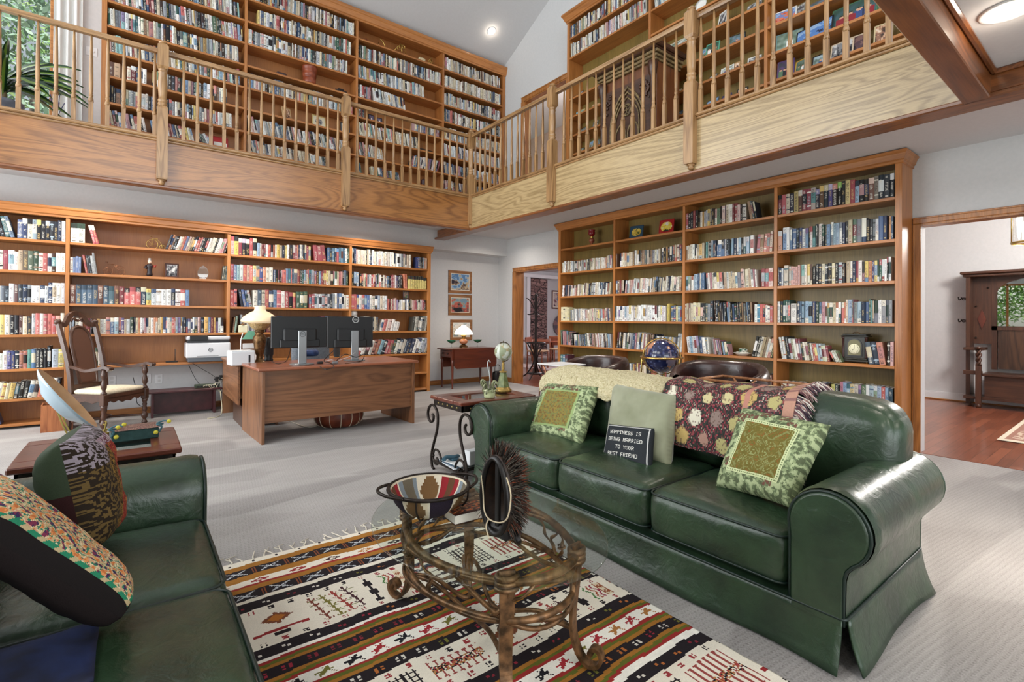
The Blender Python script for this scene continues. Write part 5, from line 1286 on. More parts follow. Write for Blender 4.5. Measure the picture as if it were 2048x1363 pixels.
# ------------------------------------------------------------------ iron scroll side table behind the far sofa arm
def endtable(label, x0, x1, y0, y1, H, scroll, group=None):
    t = thing('side_table', label, 'side table', ((x0+x1)/2, (y0+y1)/2, 0), 0, group); hx, hy = (x1-x0)/2, (y1-y0)/2; fw = .12
    m = MB(); z0, z1 = H-.028, H
    m.box((-hx, -hy, z0), (hx, -hy+fw, z1), bev=.006); m.box((-hx, hy-fw, z0), (hx, hy, z1), bev=.006); m.box((-hx, -hy+fw, z0), (-hx+fw, hy-fw, z1), bev=.004); m.box((hx-fw, -hy+fw, z0), (hx, hy-fw, z1), bev=.004); m.build('top_frame', MAT['mahogx'], t)
    m = MB(); m.box((-hx+fw, -hy+fw, H-.014), (hx-fw, hy-fw, H-.006)); m.build('glass_inset', MAT['tableglass'], t)
    m = MB(); e = .025
    for a, b in (((-hx+e, -hy+e), (hx-e, -hy+e+.012)), ((-hx+e, hy-e-.012), (hx-e, hy-e)), ((-hx+e, -hy+e), (-hx+e+.012, hy-e)), ((hx-e-.012, -hy+e), (hx-e, hy-e))): m.box((a[0], a[1], H-.078), (b[0], b[1], H-.028))
    ap = m.build('apron', MAT['iron'], t); m = MB()
    for k in range(5):
        for sx in (-1, 1): m.sphere((sx*(hx-e), -hy+.1+k*(2*hy-.2)/4, H-.053), .008, 8, 6)
        for sy in (-1, 1): m.sphere((-hx+.1+k*(2*hx-.2)/4, sy*(hy-e), H-.053), .008, 8, 6)
    m.build('stud', plain('brass_stud', (190,170,110), .3, 1), ap)
    for sx in (-1, 1):
        for sy in (-1, 1):
            m = MB(); x = sx*(hx-.035); yb = sy*(hy-.045)
            if scroll:
                P = [(.085,-.155),(.062,-.142),(.058,-.115),(.08,-.095),(.108,-.105),(.118,-.14),(.10,-.178),(.06,-.19),(.02,-.165),(.005,-.12),(.02,-.085),(.03,-.08)]
                P = [(-.055,.165-.0),(-.035,.15)]
                S = smooth_path([(.062,H-.165,0),(.046,H-.178,0),(.052,H-.215,0),(.09,H-.232,0),(.13,H-.21,0),(.142,H-.165,0),(.12,H-.115,0),(.07,H-.088,0),(.015,H-.10,0),(-.025,H-.16,0),(-.02,H-.27,0),(.035,H-.40,0),(.065,.15,0),(.075,.08,0),(.06,.02,0),(.03,.008,0)], 5)
                m.tube([(x, yb+sy*p.x, p.y) for p in S], .0115, 8); 
                S = smooth_path([(-.035,.085,0),(-.055,.08,0),(-.062,.10,0),(-.045,.12,0),(-.015,.115,0),(.004,.085,0),(-.005,.045,0),(-.05,.035,0),(-.1,.06,0)], 5); S = smooth_path([(-.058,.108,0),(-.085,.092,0),(-.075,.062,0),(-.03,.058,0),(.004,.105,0),(-.022,.165,0),(-.08,.17,0),(-.125,.13,0),(-.14,.085,0)], 5)
                m.tube([(x, yb+sy*(p.x+.045), p.y) for p in S], .0095, 8); m.sphere((x, yb+sy*.046, .115), .014, 8, 6)
            else: m.box((x-.012, yb-.012, 0), (x+.012, yb+.012, H-.078), bev=.002)
            m.build('leg', MAT['iron'], t)
    m = MB(); m.box((-hx+.03, -hy+.06, .075), (hx-.03, hy-.06, .087), bev=.003)
    for sx in (-1, 1): m.box((sx*(hx-.035)-.01, -hy+.02, .07), (sx*(hx-.035)+.01, hy-.02, .085))
    m.build('low_shelf', MAT['iron'], t)
    return t
endtable('mahogany and iron scroll-legged side table behind the far arm of the three-seat sofa', 1.965, 2.70, 3.17, 3.66, .62, True)
endtable('mahogany side table with glass inset behind the left sofa arm', -.42, .205, 2.96, 3.56, .60, False)
# magazines on the low shelf
for k, (col, z) in enumerate((((206,210,214), .088), ((60,84,104), .096), ((226,228,228), .104))):
    m = MB(); m.box((-.11, -.145, 0), (.11, .145, .007), col, bev=.001); o = m.build('magazine', colmat('magazine_paper_%d' % k, .4, 60, .2, 0)); o.location = (2.10+.01*k, 3.42, z); o.rotation_euler = (0, 0, .1*k-.1)
    tag(o, ['grey magazine at bottom of stack on scroll table low shelf', 'dark blue magazine in the middle of the scroll table shelf stack', 'white magazine topping the stack on scroll table low shelf'][k], 'magazine', 'magazines on the scroll table shelf')
m = MB(); m.tube(smooth_path([(-.08,0,.02),(-.04,.02,.03),(.02,.0,.025),(.07,.03,.02)], 5), .02, 8, flat=.7); m.box((-.02, -.03, .0), (.05, .05, .02), bev=.008)
o = m.build('cloth_pouch', plain('teal_cloth', (54,88,104), .8)); o.location = (2.06, 3.45, .111); tag(o, 'small teal cloth pouch on magazines under the scroll side table', 'pouch')
m = MB(); m.box((-.05, -.04, 0), (.05, .04, .11), bev=.004); o = m.build('tissue_box', plain('white_card', (220,222,224), .6)); o.location = (2.14, 3.28, .111); tag(o, 'small white box on low shelf of the scroll side table', 'box')
# globe on a gilt stand
TZ = .621
gp = at(1006, 782, Z=TZ); g = thing('table_globe', 'cream globe on a green and gold pedestal on the scroll side table', 'globe', (gp.x, gp.y, TZ))
gold = speck('aged_gold', (120,92,40), (200,168,96), 40, .4, .3, .002, metal=.6)
def gcol(u, v):
    k = nz(math.cos(2*PI*u)*2.2, math.sin(2*PI*u)*2.2, v*4.5); return (150,158,128) if k > .12 else (176,160,120) if k > .02 else (206,212,200)
m = MB(); m.sphere((0, 0, .345), .078, 40, 28, gcol); m.build('sphere', colmat('globe_paper', .35, 60, .08, 0), g)
m = MB(); m.tube([(.086*math.sin(t), 0, .345+.086*math.cos(t)) for t in [math.radians(-25+k*8) for k in range(27)]], .004, 6); m.tube([(.0,0,.425),(0,0,.442)], .005, 6); m.build('meridian', plain('dark_brass', (90,80,50), .35, .8), g)
m = MB(); m.lathe([(.012,.175),(.010,.19),(.013,.20),(.010,.22),(.013,.235),(.009,.25),(.010,.265),(.02,.268)], seg=12); m.lathe([(.033,.165),(.036,.172),(.028,.178),(.012,.18)], seg=12); m.build('mount', gold, g); m = MB(); m.lathe([(.075,0),(.078,.012),(.07,.024),(.062,.03),(.06,.04)], seg=8); m.build('foot', gold, g)
m = MB(); m.lathe([(.060,.04),(.052,.07),(.040,.12),(.030,.165)], seg=6, smooth=False); m.build('pedestal', speck('green_onyx', (70,84,48), (132,140,90), 26, .3, .1, .001), g)
# pineapple-like ceramic pot
cp = at(979, 795, Z=TZ); cpot = thing('ceramic_planter', 'pale green ceramic pot with curling ceramic leaves beside the globe', 'ornament', (cp.x, cp.y, TZ))
m = MB(); m.lathe([(.038,0),(.044,.006),(.047,.03),(.046,.055),(.05,.06),(.05,.068),(.044,.066),(.042,.05)], seg=24); m.build('pot', speck('pale_glaze', (172,184,136), (214,218,176), 20, .25, .1, .001), cpot)
m = MB(); rr = random.Random(2)
for i in range(26):
    a = rr.uniform(0, 2*PI); r = rr.uniform(.02, .05); h = rr.uniform(.06, .14); P = smooth_path([(.02*math.cos(a), .02*math.sin(a), .055), (r*math.cos(a), r*math.sin(a), h), ((r+.02)*math.cos(a), (r+.02)*math.sin(a), h-.005), ((r+.025)*math.cos(a), (r+.025)*math.sin(a), h-.03)], 4); m.tube(P, [.004+.006*math.sin(PI*k/(len(P)-1)) for k in range(len(P))], 5, flat=.35)
m.build('leaves', speck('olive_glaze', (70,84,60), (170,170,130), 60, .3, .2, .002), cpot)
m = MB(); m.tube(smooth_path([(0,0,.06),(.004,0,.14),(-.004,0,.2),(-.02,0,.26),(-.012,0,.30),(.006,0,.285)], 6), [.005]*31, 6); m.build('stem', plain('clear_twist', (190,196,196), .1, 0, .5), cpot)

# ------------------------------------------------------------------ on the left end table
tz = .601
pp = at(190, 868, Z=tz)+Vector((0, .0, 0))
pl = thing('display_plate', 'large pale blue plate tilted on a gilt wire stand on the left side table', 'plate', (pp.x-.06, pp.y+.02, tz))
tl = Matrix.Translation((-.06, 0, .20)) @ Matrix.Rotation(math.radians(2), 4, 'Z') @ Matrix.Rotation(math.radians(54), 4, 'Y')
m = MB(); m.tf = tl; pr = [(.0,-.055),(.10,-.055),(.11,-.048),(.19,-.006),(.205,.004),(.205,.010)]; m.lathe(pr, seg=48, cap=False); m.build('plate_back', plain('pale_blue_glaze', (176,200,214), .3, 0, .3), pl)
m = MB(); m.tf = tl; m.lathe([(.205,.010),(.19,.006),(.11,-.036),(.0,-.04)], seg=48, cap=False); m.build('plate_face', speck('tan_glaze', (170,128,84), (198,160,116), 8, .3, .05, .001), pl)
m = MB(); 
for s in (-.05, .05): m.tube(smooth_path([(.10, s, .012), (.12, s, .004), (.05, s, .004), (-.04, s, .006), (-.09, s, .14), (-.095, s, .17)], 5), .004, 6); m.tube(smooth_path([(.10, s, .012), (.105, s, .05), (.095, s, .055)], 4), .004, 6)
m.tube([(-.04, -.05, .006), (-.04, .05, .006)], .004, 6); m.build('wire_stand', plain('gilt_wire', (196,176,96), .3, .9), pl)
bp = at(222, 886, Z=tz); bq = at(318, 874, Z=tz); e = bq-bp; e.z = 0; Wb_ = e.length
fb = thing('fabric_box', 'dark green fabric box with yellow beaded ties on the left side table', 'box', (bp.x, bp.y, tz), math.atan2(e.y, e.x))
m = MB(); m.box((0, 0, 0), (Wb_, .17, .055), bev=.004); m.build('body', speck('green_velvet', (28,56,56), (44,76,74), 40, .85, .3, .002), fb)
m = MB(); m.grid(lambda u, v: Vector((-.004+(Wb_+.008)*u, -.004+.178*v, .0565+.004*math.sin(PI*u)*math.sin(PI*v))), 40, 30, lambda u, v: (128,92,84) if nz(u*22, v*14) > .0 else (92,66,62) if nz(u*40, v*30, 3) > -.1 else (150,124,104)); m.build('lid', MAT['tapestry'], fb)
m = MB()
for x in (.0, Wb_): 
    m.tube(smooth_path([(x, -.002, .03), (x+.01, -.012, .06), (x-.01, -.005, .072), (x+.02, .03, .066)], 5), .005, 6, (70,106,116)); m.tube(smooth_path([(x, .1, .06), (x+.03, .07, .075), (x+.05, .05, .07)], 5), .004, 6, (70,106,116))
for p_ in ((.02, -.006, .03), (Wb_-.015, -.006, .03), (.03, .05, .068), (Wb_+.05, .05, .072), (.06, .12, .068)): m.sphere(p_, .011, 10, 8, (206,196,74))
m.build('bead_ties', MAT['cloth'], fb)
# ------------------------------------------------------------------ small things: frames, ornaments
BRASS = plain('brass', (196,164,92), .28, .95); BRONZE = speck('bronze', (70,50,32), (130,96,58), 40, .35, .2, .002, metal=.7)
PHOTO = colmat('photo_print', .3, 80, .08, 0)
def shp(case, bay, f, sh, y=.10): x0, x1 = case.bays[bay]; return case.M @ Vector((x0+(x1-x0)*f, y, case.zs[sh]))
def scene_paint(pal, seed):
    def f(u, v):
        k = nz(u*3.2+seed*7.1, v*3.2, seed)+.5*nz(u*8+seed, v*8, seed*2+1); t = max(0, min(.999, .5+.62*k+(v-.5)*.5)); return pal[int(t*len(pal))]
    return f
def people_paint(bg, seed, n=3):
    r = random.Random(seed); P = [(.5+(i-(n-1)/2)*.8/max(1, n)+r.uniform(-.04, .04), r.uniform(.5, .62), r.choice([(60,80,130),(140,40,50),(230,230,226),(40,40,46),(90,120,90)])) for i in range(n)]
    def f(u, v):
        for x, y, c in P:
            if math.hypot(u-x, (v-y)*1.1) < .085: return (206, 160, 132) if v < y+.035 else (60, 42, 32)
            if v < y-.06 and abs(u-x) < .12+.05*(y-v): return c
        k = nz(u*4+seed, v*4); return mixc(bg, (60, 80, 60), max(0, min(.7, .3+k)))
    return f
def frame(label, M, w, h, fcol, paint, fw=.018, lean=12, mat=None, group=None, cat='picture frame', oval=False, name='framed_photo', easel=True):
    """M: matrix whose local x runs along the picture, -y faces the viewer, origin at bottom centre"""
    loc = M.translation.copy(); root = thing(name, label, cat, loc, 0, group); root.matrix_basis = M @ Matrix.Rotation(math.radians(-lean), 4, 'X')
    fm = fcol if not isinstance(fcol, (tuple, str)) else plain('frame_%s' % name, fcol, .35)
    m = MB(); d = .014
    if oval:
        n = 40; m.tube([(w/2*math.cos(2*PI*k/n), 0, h/2+h/2*math.sin(2*PI*k/n)) for k in range(n)], fw*.6, 8, closed=True, up=(0,1,0))
    else:
        m.box((-w/2, -d/2, 0), (w/2, d/2, fw), bev=.003); m.box((-w/2, -d/2, h-fw), (w/2, d/2, h), bev=.003); m.box((-w/2, -d/2, fw), (-w/2+fw, d/2, h-fw), bev=.003); m.box((w/2-fw, -d/2, fw), (w/2, d/2, h-fw), bev=.003)
    m.build('frame', fm, root); m = MB(); mw = fw*.9+(mat or 0)
    if oval: m.grid(lambda u, v: Vector((w/2*.98*v*math.cos(-2*PI*u), -.002, h/2+h/2*.98*v*math.sin(-2*PI*u))), 32, 8, lambda u, v: paint(.5+.5*v*math.cos(-2*PI*u), .5+.5*v*math.sin(-2*PI*u)), cu=True, smooth=False)
    else:
        if mat:
            mm = MB(); mm.box((-w/2+fw*.8, -.003, fw*.8), (w/2-fw*.8, .002, h-fw*.8)); mm.build('mat', plain('mat_board', (232,226,212), .7), root)
        m.grid(lambda u, v: Vector((-w/2+mw+(w-2*mw)*u, -.0045, mw+(h-2*mw)*v)), 26, 22, paint, smooth=False)
    m.build('picture', PHOTO, root)
    m = MB(); m.box((-w/2+.004, .002, .004), (w/2-.004, d/2, h-.004)) if not oval else m.lathe([(.0,.001),(min(w,h)/2,.002),(min(w,h)/2,.006),(0,.007)], (0, 0, h/2), 20, ax='y')
    if easel and lean: m.box((-.012, .006, .0), (.012, .010, h*.5))
    m.build('backing', plain('backing_board', (70,56,44), .8), root)
    return root
def shelf_frame(label, case, bay, f, sh, w, h, fcol, paint, yawd=0, y=.12, **k):
    p = shp(case, bay, f, sh, y); p.z += .002+math.sin(math.radians(12))*.007; return frame(label, Matrix.Translation(p) @ Matrix.Rotation(case.rz+math.radians(yawd), 4, 'Z'), w, h, fcol, paint, **k)
SKY = [(60,80,60),(90,110,80),(150,140,110),(190,200,206),(150,180,206),(110,150,190)]
WARMP = [(40,36,40),(90,70,60),(150,110,90),(206,170,140),(226,206,186)]
BW = [(30,30,34),(80,80,84),(140,140,142),(206,206,204)]
AUT = [(44,40,44),(110,100,96),(170,80,70),(190,110,96),(150,160,150),(120,150,170)]

# lower left bookcase ornaments
def bike(label, p, rz, s=1., wheels=(.055, .028), mat=BRASS):
    r = thing('bicycle_ornament', label, 'ornament', p, rz); a, b = wheels
    m = MB()
    for x, q in ((0, a), (.105*s, b)):
        m.tube([(x+q*math.cos(t), 0, q+q*math.sin(t)) for t in [2*PI*k/24 for k in range(24)]], .0035, 6, closed=True, up=(0,1,0))
        for k in range(4): t = k*PI/4; m.tube([(x-q*math.cos(t), 0, q-q*math.sin(t)), (x+q*math.cos(t), 0, q+q*math.sin(t))], .0012, 4)
    m.build('wheels', mat, r); m = MB(); m.tube(smooth_path([(.105*s, 0, b), (.09*s, 0, .08), (.045*s, 0, .125), (0, 0, .125), (0, 0, a)], 4), .003, 6); m.tube([(0,0,.12),(-.005,0,.155)], .003, 6); m.tube([(-.02,-.025,.158),(-.005,0,.155),(-.02,.025,.158)], .003, 6); m.box((.03, -.012, .128), (.06, .012, .136), bev=.003); m.build('frame', mat, r)
    m = MB(); m.box((-.06, -.025, -.0), (.14, .025, .004), bev=.001); m.build('base', mat, r); return r
bike('brass bicycle ornament beside the leaning books on the top shelf', shp(cLA, 1, .485, 6), 0, 1., (.06, .03))
bike('copper penny-farthing ornament on the shelf below the top of the bookcase', shp(cLA, 1, .215, 5), .2, 1., (.045, .06), plain('copper', (150,104,76), .3, .9))
p = shp(cLA, 1, .47, 5); fg = thing('figurine', 'small porcelain figurine in a dark coat beside the brown framed photo', 'figurine', p)
m = MB(); m.box((-.05, -.035, 0), (.05, .035, .012), bev=.003); m.build('base', plain('dark_plinth', (40,32,30), .4), fg)
m = MB(); m.lathe([(.028,.012),(.034,.03),(.026,.06),(.028,.10),(.036,.135),(.030,.155),(.014,.165)], seg=16, col=(44,38,42), sq=None); m.tube([(-.034,-.005,.14),(-.05,-.02,.11),(-.03,-.04,.10)], .011, 8, (44,38,42)); m.tube([(.034,-.005,.14),(.055,-.02,.125),(.06,-.03,.15)], .011, 8, (150,60,50)); m.build('body', PHOTO, fg)
m = MB(); m.sphere((0, -.002, .185), .021, 14, 10, lambda u, v: (222,190,166) if v < .6 else (214,210,204)); m.lathe([(.024,.198),(.024,.204),(.015,.206),(.014,.235),(0,.236)], seg=14, col=(222,218,210)); m.build('head', PHOTO, fg)
shelf_frame('brown framed photograph beside the figurine in the bookcase behind the desk', cLA, 1, .615, 5, .15, .19, (70,36,26), scene_paint(BW, 3), -6)
p = shp(cLA, 1, .83, 5); aw = thing('glass_award', 'clear glass flame-shaped award on the shelf above the encyclopaedias', 'award', p)
m = MB(); m.prism([(.0,.02),(.05,.03),(.066,.09),(.045,.15),(.0,.185),(-.045,.15),(-.066,.09),(-.05,.03)], -.012, .012, 'y'); m.build('glass', thinglass('clear_crystal', (.9,.93,.92), .02, 1.5, .08), aw); m = MB(); m.box((-.04, -.03, 0), (.04, .03, .02), bev=.004); m.build('base', thinglass('crystal_base', (.88,.92,.9), .02, 1.5, .08), aw)
p = shp(cLA, 2, .10, 3, .05); gb = thing('gift_tin', 'small cream gift tin with bronze lid on shelf left of the desk lamp', 'tin', p)
m = MB(); m.box((-.055, -.045, 0), (.055, .045, .10), bev=.006); m.build('body', plain('cream_tin', (226,222,190), .4), gb); m = MB(); m.lathe([(.06,.10),(.05,.12),(.02,.135),(.0,.137)], seg=4); m.build('lid', BRONZE, gb)
p = shp(cLA, 3, .72, 4, .05); frame('small dark framed portrait resting above the short books in the fourth bay', Matrix.Translation(p+Vector((0, .02, .185))), .11, .14, (60,36,34), people_paint((150,120,110), 5, 1), lean=4)
m = MB(); m.lathe([(.055,0),(.06,.04),(.05,.085),(.02,.095)], seg=16); o = m.build('paper_bag', plain('white_cup', (224,220,214), .6)); o.location = shp(cLA, 3, .045, 3, .08)+Vector((0,-.0,.245)); tag(o, 'small white container on top of books right of the right monitor', 'container')

# lower right bookcase ornaments
p = shp(cLB, 0, .52, 6, .12); ol = thing('oil_lamp', 'ruby glass oil lamp alone on the top shelf of the right bookcase', 'oil lamp', p)
ruby = plain('ruby_glass', (120,16,24), .1, 0, .5); 
m = MB(); m.lathe([(.045,0),(.046,.01),(.02,.03),(.018,.04),(.04,.06),(.048,.085),(.04,.11),(.02,.12)], seg=18); m.build('font', speck('amber_glass', (110,40,30), (176,110,80), 10, .12, 0), ol)
m = MB(); m.lathe([(.02,.12),(.026,.125),(.026,.15),(.018,.155)], seg=14); m.build('burner', BRASS, ol)
m = MB(); m.lathe([(.026,.152),(.05,.175),(.06,.205),(.05,.225),(.056,.245),(.062,.25)], seg=20); m.build('shade', ruby, ol)
shelf_frame('dark blue square picture plate with yellow oval on the top shelf', cLB, 1, .25, 6, .22, .20, (34,60,84), lambda u, v: (44,74,92) if (u-.5)**2+(v-.5)**2*1.4 > .16 else (scene_paint([(60,80,40),(190,160,60),(214,190,90),(40,50,44)], 4)(u, v)), 8, fw=.012, cat='picture plate', name='picture_plate')
shelf_frame('red square picture plate with yellow centre on the top shelf', cLB, 1, .70, 6, .22, .21, (150,30,34), lambda u, v: (166,36,36) if (u-.5)**2+(v-.5)**2*1.2 > .17 else (scene_paint([(40,40,40),(214,186,60),(226,206,100),(220,216,206)], 9)(u, v)), 8, fw=.012, cat='picture plate', name='picture_plate')
p = shp(cLB, 3, .67, 2, .14); ck = thing('mantel_clock', 'dark wooden mantel clock with arched glass door between the leaning books', 'clock', p, -PI/2)
CK = speck('black_green_wood', (24,24,20), (54,52,42), 14, .4, .2, .002)
m = MB(); m.box((-.125, -.07, .012), (.125, .07, .032), bev=.004); m.box((-.115, -.062, .032), (.115, .062, .052), bev=.006); m.box((-.118, -.065, .262), (.118, .065, .275), bev=.004); m.box((-.105, -.06, .275), (.105, .06, .292), bev=.005); m.box((-.088, -.05, .05), (.088, .06, .264)); m.build('case', CK, ck)
m = MB(); m.tube(smooth_path([(-.03,0,.292),(-.02,0,.308),(.02,0,.308),(.03,0,.292)], 5), .004, 6); m.build('carry_handle', BRONZE, ck)
for x in (-.1, .1): m = MB(); m.lathe([(.014,.052),(.014,.064),(.009,.07),(.009,.24),(.014,.246),(.014,.262)], (x, -.045, 0), 12); m.build('column', plain('column_wood', (58,28,24), .35), ck)
def archo(w, z0, z1, n=12): return [(-w, z0), (w, z0)]+[(w*math.cos(PI*k/n), z1+w*math.sin(PI*k/n)) for k in range(n+1)]
m = MB(); m.prism(archo(.066, .07, .182), -.056, -.05, 'y'); m.build('door_frame', plain('clock_door', (30,28,24), .3), ck)
m = MB(); m.prism(archo(.056, .078, .182), -.0575, -.055, 'y'); m.build('door_panel', plain('clock_backplate', (120,116,84), .5), ck)
m = MB(); m.lathe([(.0,-.0605),(.046,-.0605),(.05,-.058),(.05,-.0575)], (0, 0, .142), 28, ax='y'); m.build('dial', plain('ivory_dial', (232,228,196), .5), ck)
m = MB()
for k in range(12):
    t = k*PI/6; m.box((.038*math.sin(t)-.0016, -.0618, .142+.038*math.cos(t)-.004), (.038*math.sin(t)+.0016, -.0606, .142+.038*math.cos(t)+.004))
m.tube([(0,-.062,.142),(-.018,-.062,.128)], .0016, 4); m.tube([(0,-.062,.142),(.004,-.062,.178)], .0012, 4); m.build('hands', plain('clock_hands', (30,28,26), .4), ck)
for x in (-.11, .11):
    m = MB(); m.sphere((x, -.055, .008), .010, 10, 8, sc=(1,1,.8)); m.build('foot', BRASS, ck)
p = shp(cLB, 2, .65, 2, .10); cu = thing('cup_and_plate', 'white and green cup stacked on an oval dish in the right bookcase', 'crockery', p, -PI/2)
m = MB(); m.lathe([(.05,0),(.06,.004),(.10,.028),(.112,.036),(.10,.032),(.05,.010),(0,.008)], seg=28); m.build('dish', plain('white_china', (232,230,220), .2, 0, .3), cu)
m = MB(); m.lathe([(.055,.034),(.075,.04),(.08,.045),(.05,.046)], seg=24); m.lathe([(.03,.046),(.045,.05),(.05,.085),(.046,.085),(.04,.055)], seg=24, col=None); m.build('cup', speck('green_band_china', (50,90,70), (232,230,220), 18, .2, 0, lo=.42, hi=.5), cu)

# ------------------------------------------------------------------ desk group
dk = thing('desk', 'oak veneer desk with two monitors and a modesty panel facing the sofas', 'desk', (1.02, 5.345, 0), math.radians(2.2)); DW, DD, DH = 1.68, .88, .752
m = MB(); m.box((-.04, -.02, DH-.03), (DW+.04, DD, DH), bev=.008); m.build('desktop', wood('desk_top_oak', (120,66,42), (178,108,76), 'x', 5., .3, .35, 8., .8), dk)
for x in (0, DW-.03): m = MB(); m.box((x, .0, 0), (x+.03, DD-.02, DH-.03), bev=.002); m.build('side_panel', MAT['deskz'], dk)
m = MB(); m.box((.03, .03, .20), (DW-.03, .055, DH-.03)); m.build('modesty_panel', MAT['deskx'], dk)
rt = thing('desk_return', 'oak veneer side return running from the desk back to the bookcase', 'desk', (.95, 6.26, 0))
m = MB(); m.box((-.02, 0, .70), (.44, 1.22, .728), bev=.006); m.build('top', MAT['desky'], rt); m = MB(); m.box((0, .0, .27), (.022, 1.18, .70)); m.build('side_panel', MAT['desky'], rt); m = MB(); m.box((0, 1.16, 0), (.42, 1.185, .70)); m.build('end_panel', MAT['deskz'], rt); m = MB(); m.box((.40, 0, .0), (.42, 1.16, .70)); m.build('inner_panel', MAT['desky'], rt)
m = MB(); m.box((0, 0, 0), (.30, .62, .24), bev=.004); m.box((.02, -.004, .02), (.28, .0, .22), bev=.003); o = m.build('file_box', MAT['darkx']); o.location = (1.0, 6.30, .001); tag(o, 'dark brown box on the carpet under the desk return', 'box')
dM = dk.matrix_basis; dz = DH+.001
plast = plain('black_plastic', (20,21,23), .45); silver = plain('brushed_silver', (150,152,154), .32, .8)
def ring(m, c, r, th=.002): m.tube([(c[0]+r*math.cos(2*PI*k/28), c[1], c[2]+r*math.sin(2*PI*k/28)) for k in range(28)], th, 6, closed=True, up=(0,1,0))
def text(body, name, parent, loc, size, mat, rot=(PI/2, 0, 0)):
    cu_ = bpy.data.curves.new(name, 'FONT'); cu_.body = body; cu_.size = size; cu_.align_x = 'CENTER'; cu_.align_y = 'CENTER'; cu_.extrude = .0006
    o = bpy.data.objects.new(name, cu_); COL.objects.link(o); o.parent = parent; o.location = loc; o.rotation_euler = rot; cu_.materials.append(mat); bpy.context.view_layer.update(); me = bpy.data.meshes.new_from_object(o); q = bpy.data.objects.new(name, me); COL.objects.link(q); q.parent = parent; q.location = loc; q.rotation_euler = rot; bpy.data.objects.remove(o); return q
def monitor(label, u0, u1, v0, v1, us, yw, logo_on_stand):
    Yp = 5.70; base = at(us, 729 if logo_on_stand else 721, Z=dz); Yp = base.y
    a = at(u0, v0, Y=Yp); b = at(u1, v1, Y=Yp); W = (b.x-a.x); H = a.z-b.z; zb = b.z; cx = (a.x+b.x)/2
    mo = thing('monitor', label, 'monitor', (base.x, Yp, dz), yw); ox = cx-base.x; hz = zb-dz
    m = MB(); m.box((ox-W/2, .055, hz), (ox+W/2, .085, hz+H), bev=.006); m.build('panel', plast, mo)
    m = MB(); m.box((ox-W*.36, .03, hz), (ox+W*.36, .056, hz+H*.28), bev=.012); m.box((ox-W*.30, .025, hz+H*.2), (ox+W*.30, .056, hz+H*.62), bev=.02); m.build('rear_housing', plain('black_housing', (24,25,27), .5), mo)
    m = MB(); w_ = .042; m.box((-w_, .0, .01), (w_, .022, hz+H*.55), bev=.004); st = m.build('stand', silver, mo)
    m = MB(); m.lathe([(.0,0),(.12,0),(.125,.004),(.12,.01),(0,.012)], (0, .03, 0), 32); m.build('foot', silver, mo)
    m = MB()
    if logo_on_stand: c = (0, -.0025, hz+H*.44); ring(m, c, .028, .0022); lm = plain('badge_dark', (44,46,48), .4); q = text('DELL', 'badge_text', st, (c[0], c[1], c[2]), .022, lm); m.build('badge', lm, st)
    else: c = (.02, .052, hz+H*.90); ring(m, c, .036, .004); lm = plain('badge_silver', (206,208,208), .3); q = text('DELL', 'badge_text', mo, (c[0], c[1], c[2]), .03, lm); m.build('badge', lm, mo)
    return mo
monitor('black monitor on silver stand at the left half of the desk', 545, 657, 632, 694, 605, math.radians(1), True)
monitor('black monitor with silver round badge at the right half of the desk', 658, 748, 632, 694, 710, math.radians(-3), False)
# lamp with hobnail glass shade on the return
lp = at(519, 727, Z=.73); lm_ = thing('desk_lamp', 'bronze table lamp with cream glass shade lit at the desk corner', 'lamp', (lp.x, lp.y, .729))
m = MB(); m.lathe([(.075,0),(.078,.012),(.06,.03),(.035,.05),(.03,.09),(.045,.12),(.055,.17),(.066,.25),(.07,.30),(.05,.33),(.036,.345),(.05,.36),(.05,.385),(.03,.39)], seg=24); m.build('urn', BRONZE, lm_)
m = MB(); m.lathe([(.05,.385),(.09,.41),(.118,.45),(.124,.465)], seg=36); m.build('gallery', speck('hobnail_glass', (120,96,60), (214,186,130), 60, .25, .6, .006), lm_)
SH = plain('lit_glass_shade', (238,214,168), .35, 0, .2, (255,234,200), .42)
m = MB(); m.lathe([(.128,.46),(.185,.475),(.195,.49),(.17,.53),(.11,.575),(.062,.60),(.055,.63),(.062,.655)], seg=40, cap=False); o = m.build('shade', SH, lm_); sd = o.modifiers.new('t', 'SOLIDIFY'); sd.thickness = .004
m = MB(); m.lathe([(.024,.39),(.026,.6),(.02,.66),(.0,.665)], seg=14); m.build('chimney', thinglass('chimney_glass', (.95,.93,.9), .02), lm_)
# white box with slot, router stand with a green card
q = at(486, 729, Z=.729); wb = thing('white_hub_box', 'white box with a black slot on the desk return left of the lamp', 'appliance', (q.x-.02, q.y, .729), .12)
m = MB(); m.box((-.12, -.09, 0), (.12, .09, .155), bev=.01); m.build('body', plain('white_plastic', (226,230,234), .35), wb); m = MB(); m.box((.05, -.0925, .03), (.068, -.089, .11)); m.build('slot', plast, wb); m = MB(); m.box((-.115, -.085, .155), (.115, .085, .161), bev=.003); m.build('lid', plain('white_plastic_lid', (236,238,240), .3), wb)
q = at(500, 727, Z=.729); rtw = thing('white_wire_stand', 'white wire stand holding a mint green card behind the white box', 'stand', (q.x+.02, q.y+.22, .729))
m = MB(); m.tube([(-.08,0,.0),(-.08,0,.26),(-.06,0,.34)], .006, 6); m.tube([(.08,0,0),(.08,0,.28)], .006, 6); m.box((-.06, -.006, .16), (.06, .006, .22), bev=.002); m.build('frame', plain('white_wire', (230,230,230), .4), rtw); m = MB(); m.prism([(-.07,.27),(.09,.27),(.06,.36),(0,.37),(-.03,.33)], -.003, .003, 'y'); m.build('card', plain('mint_card', (120,190,160), .5), rtw)
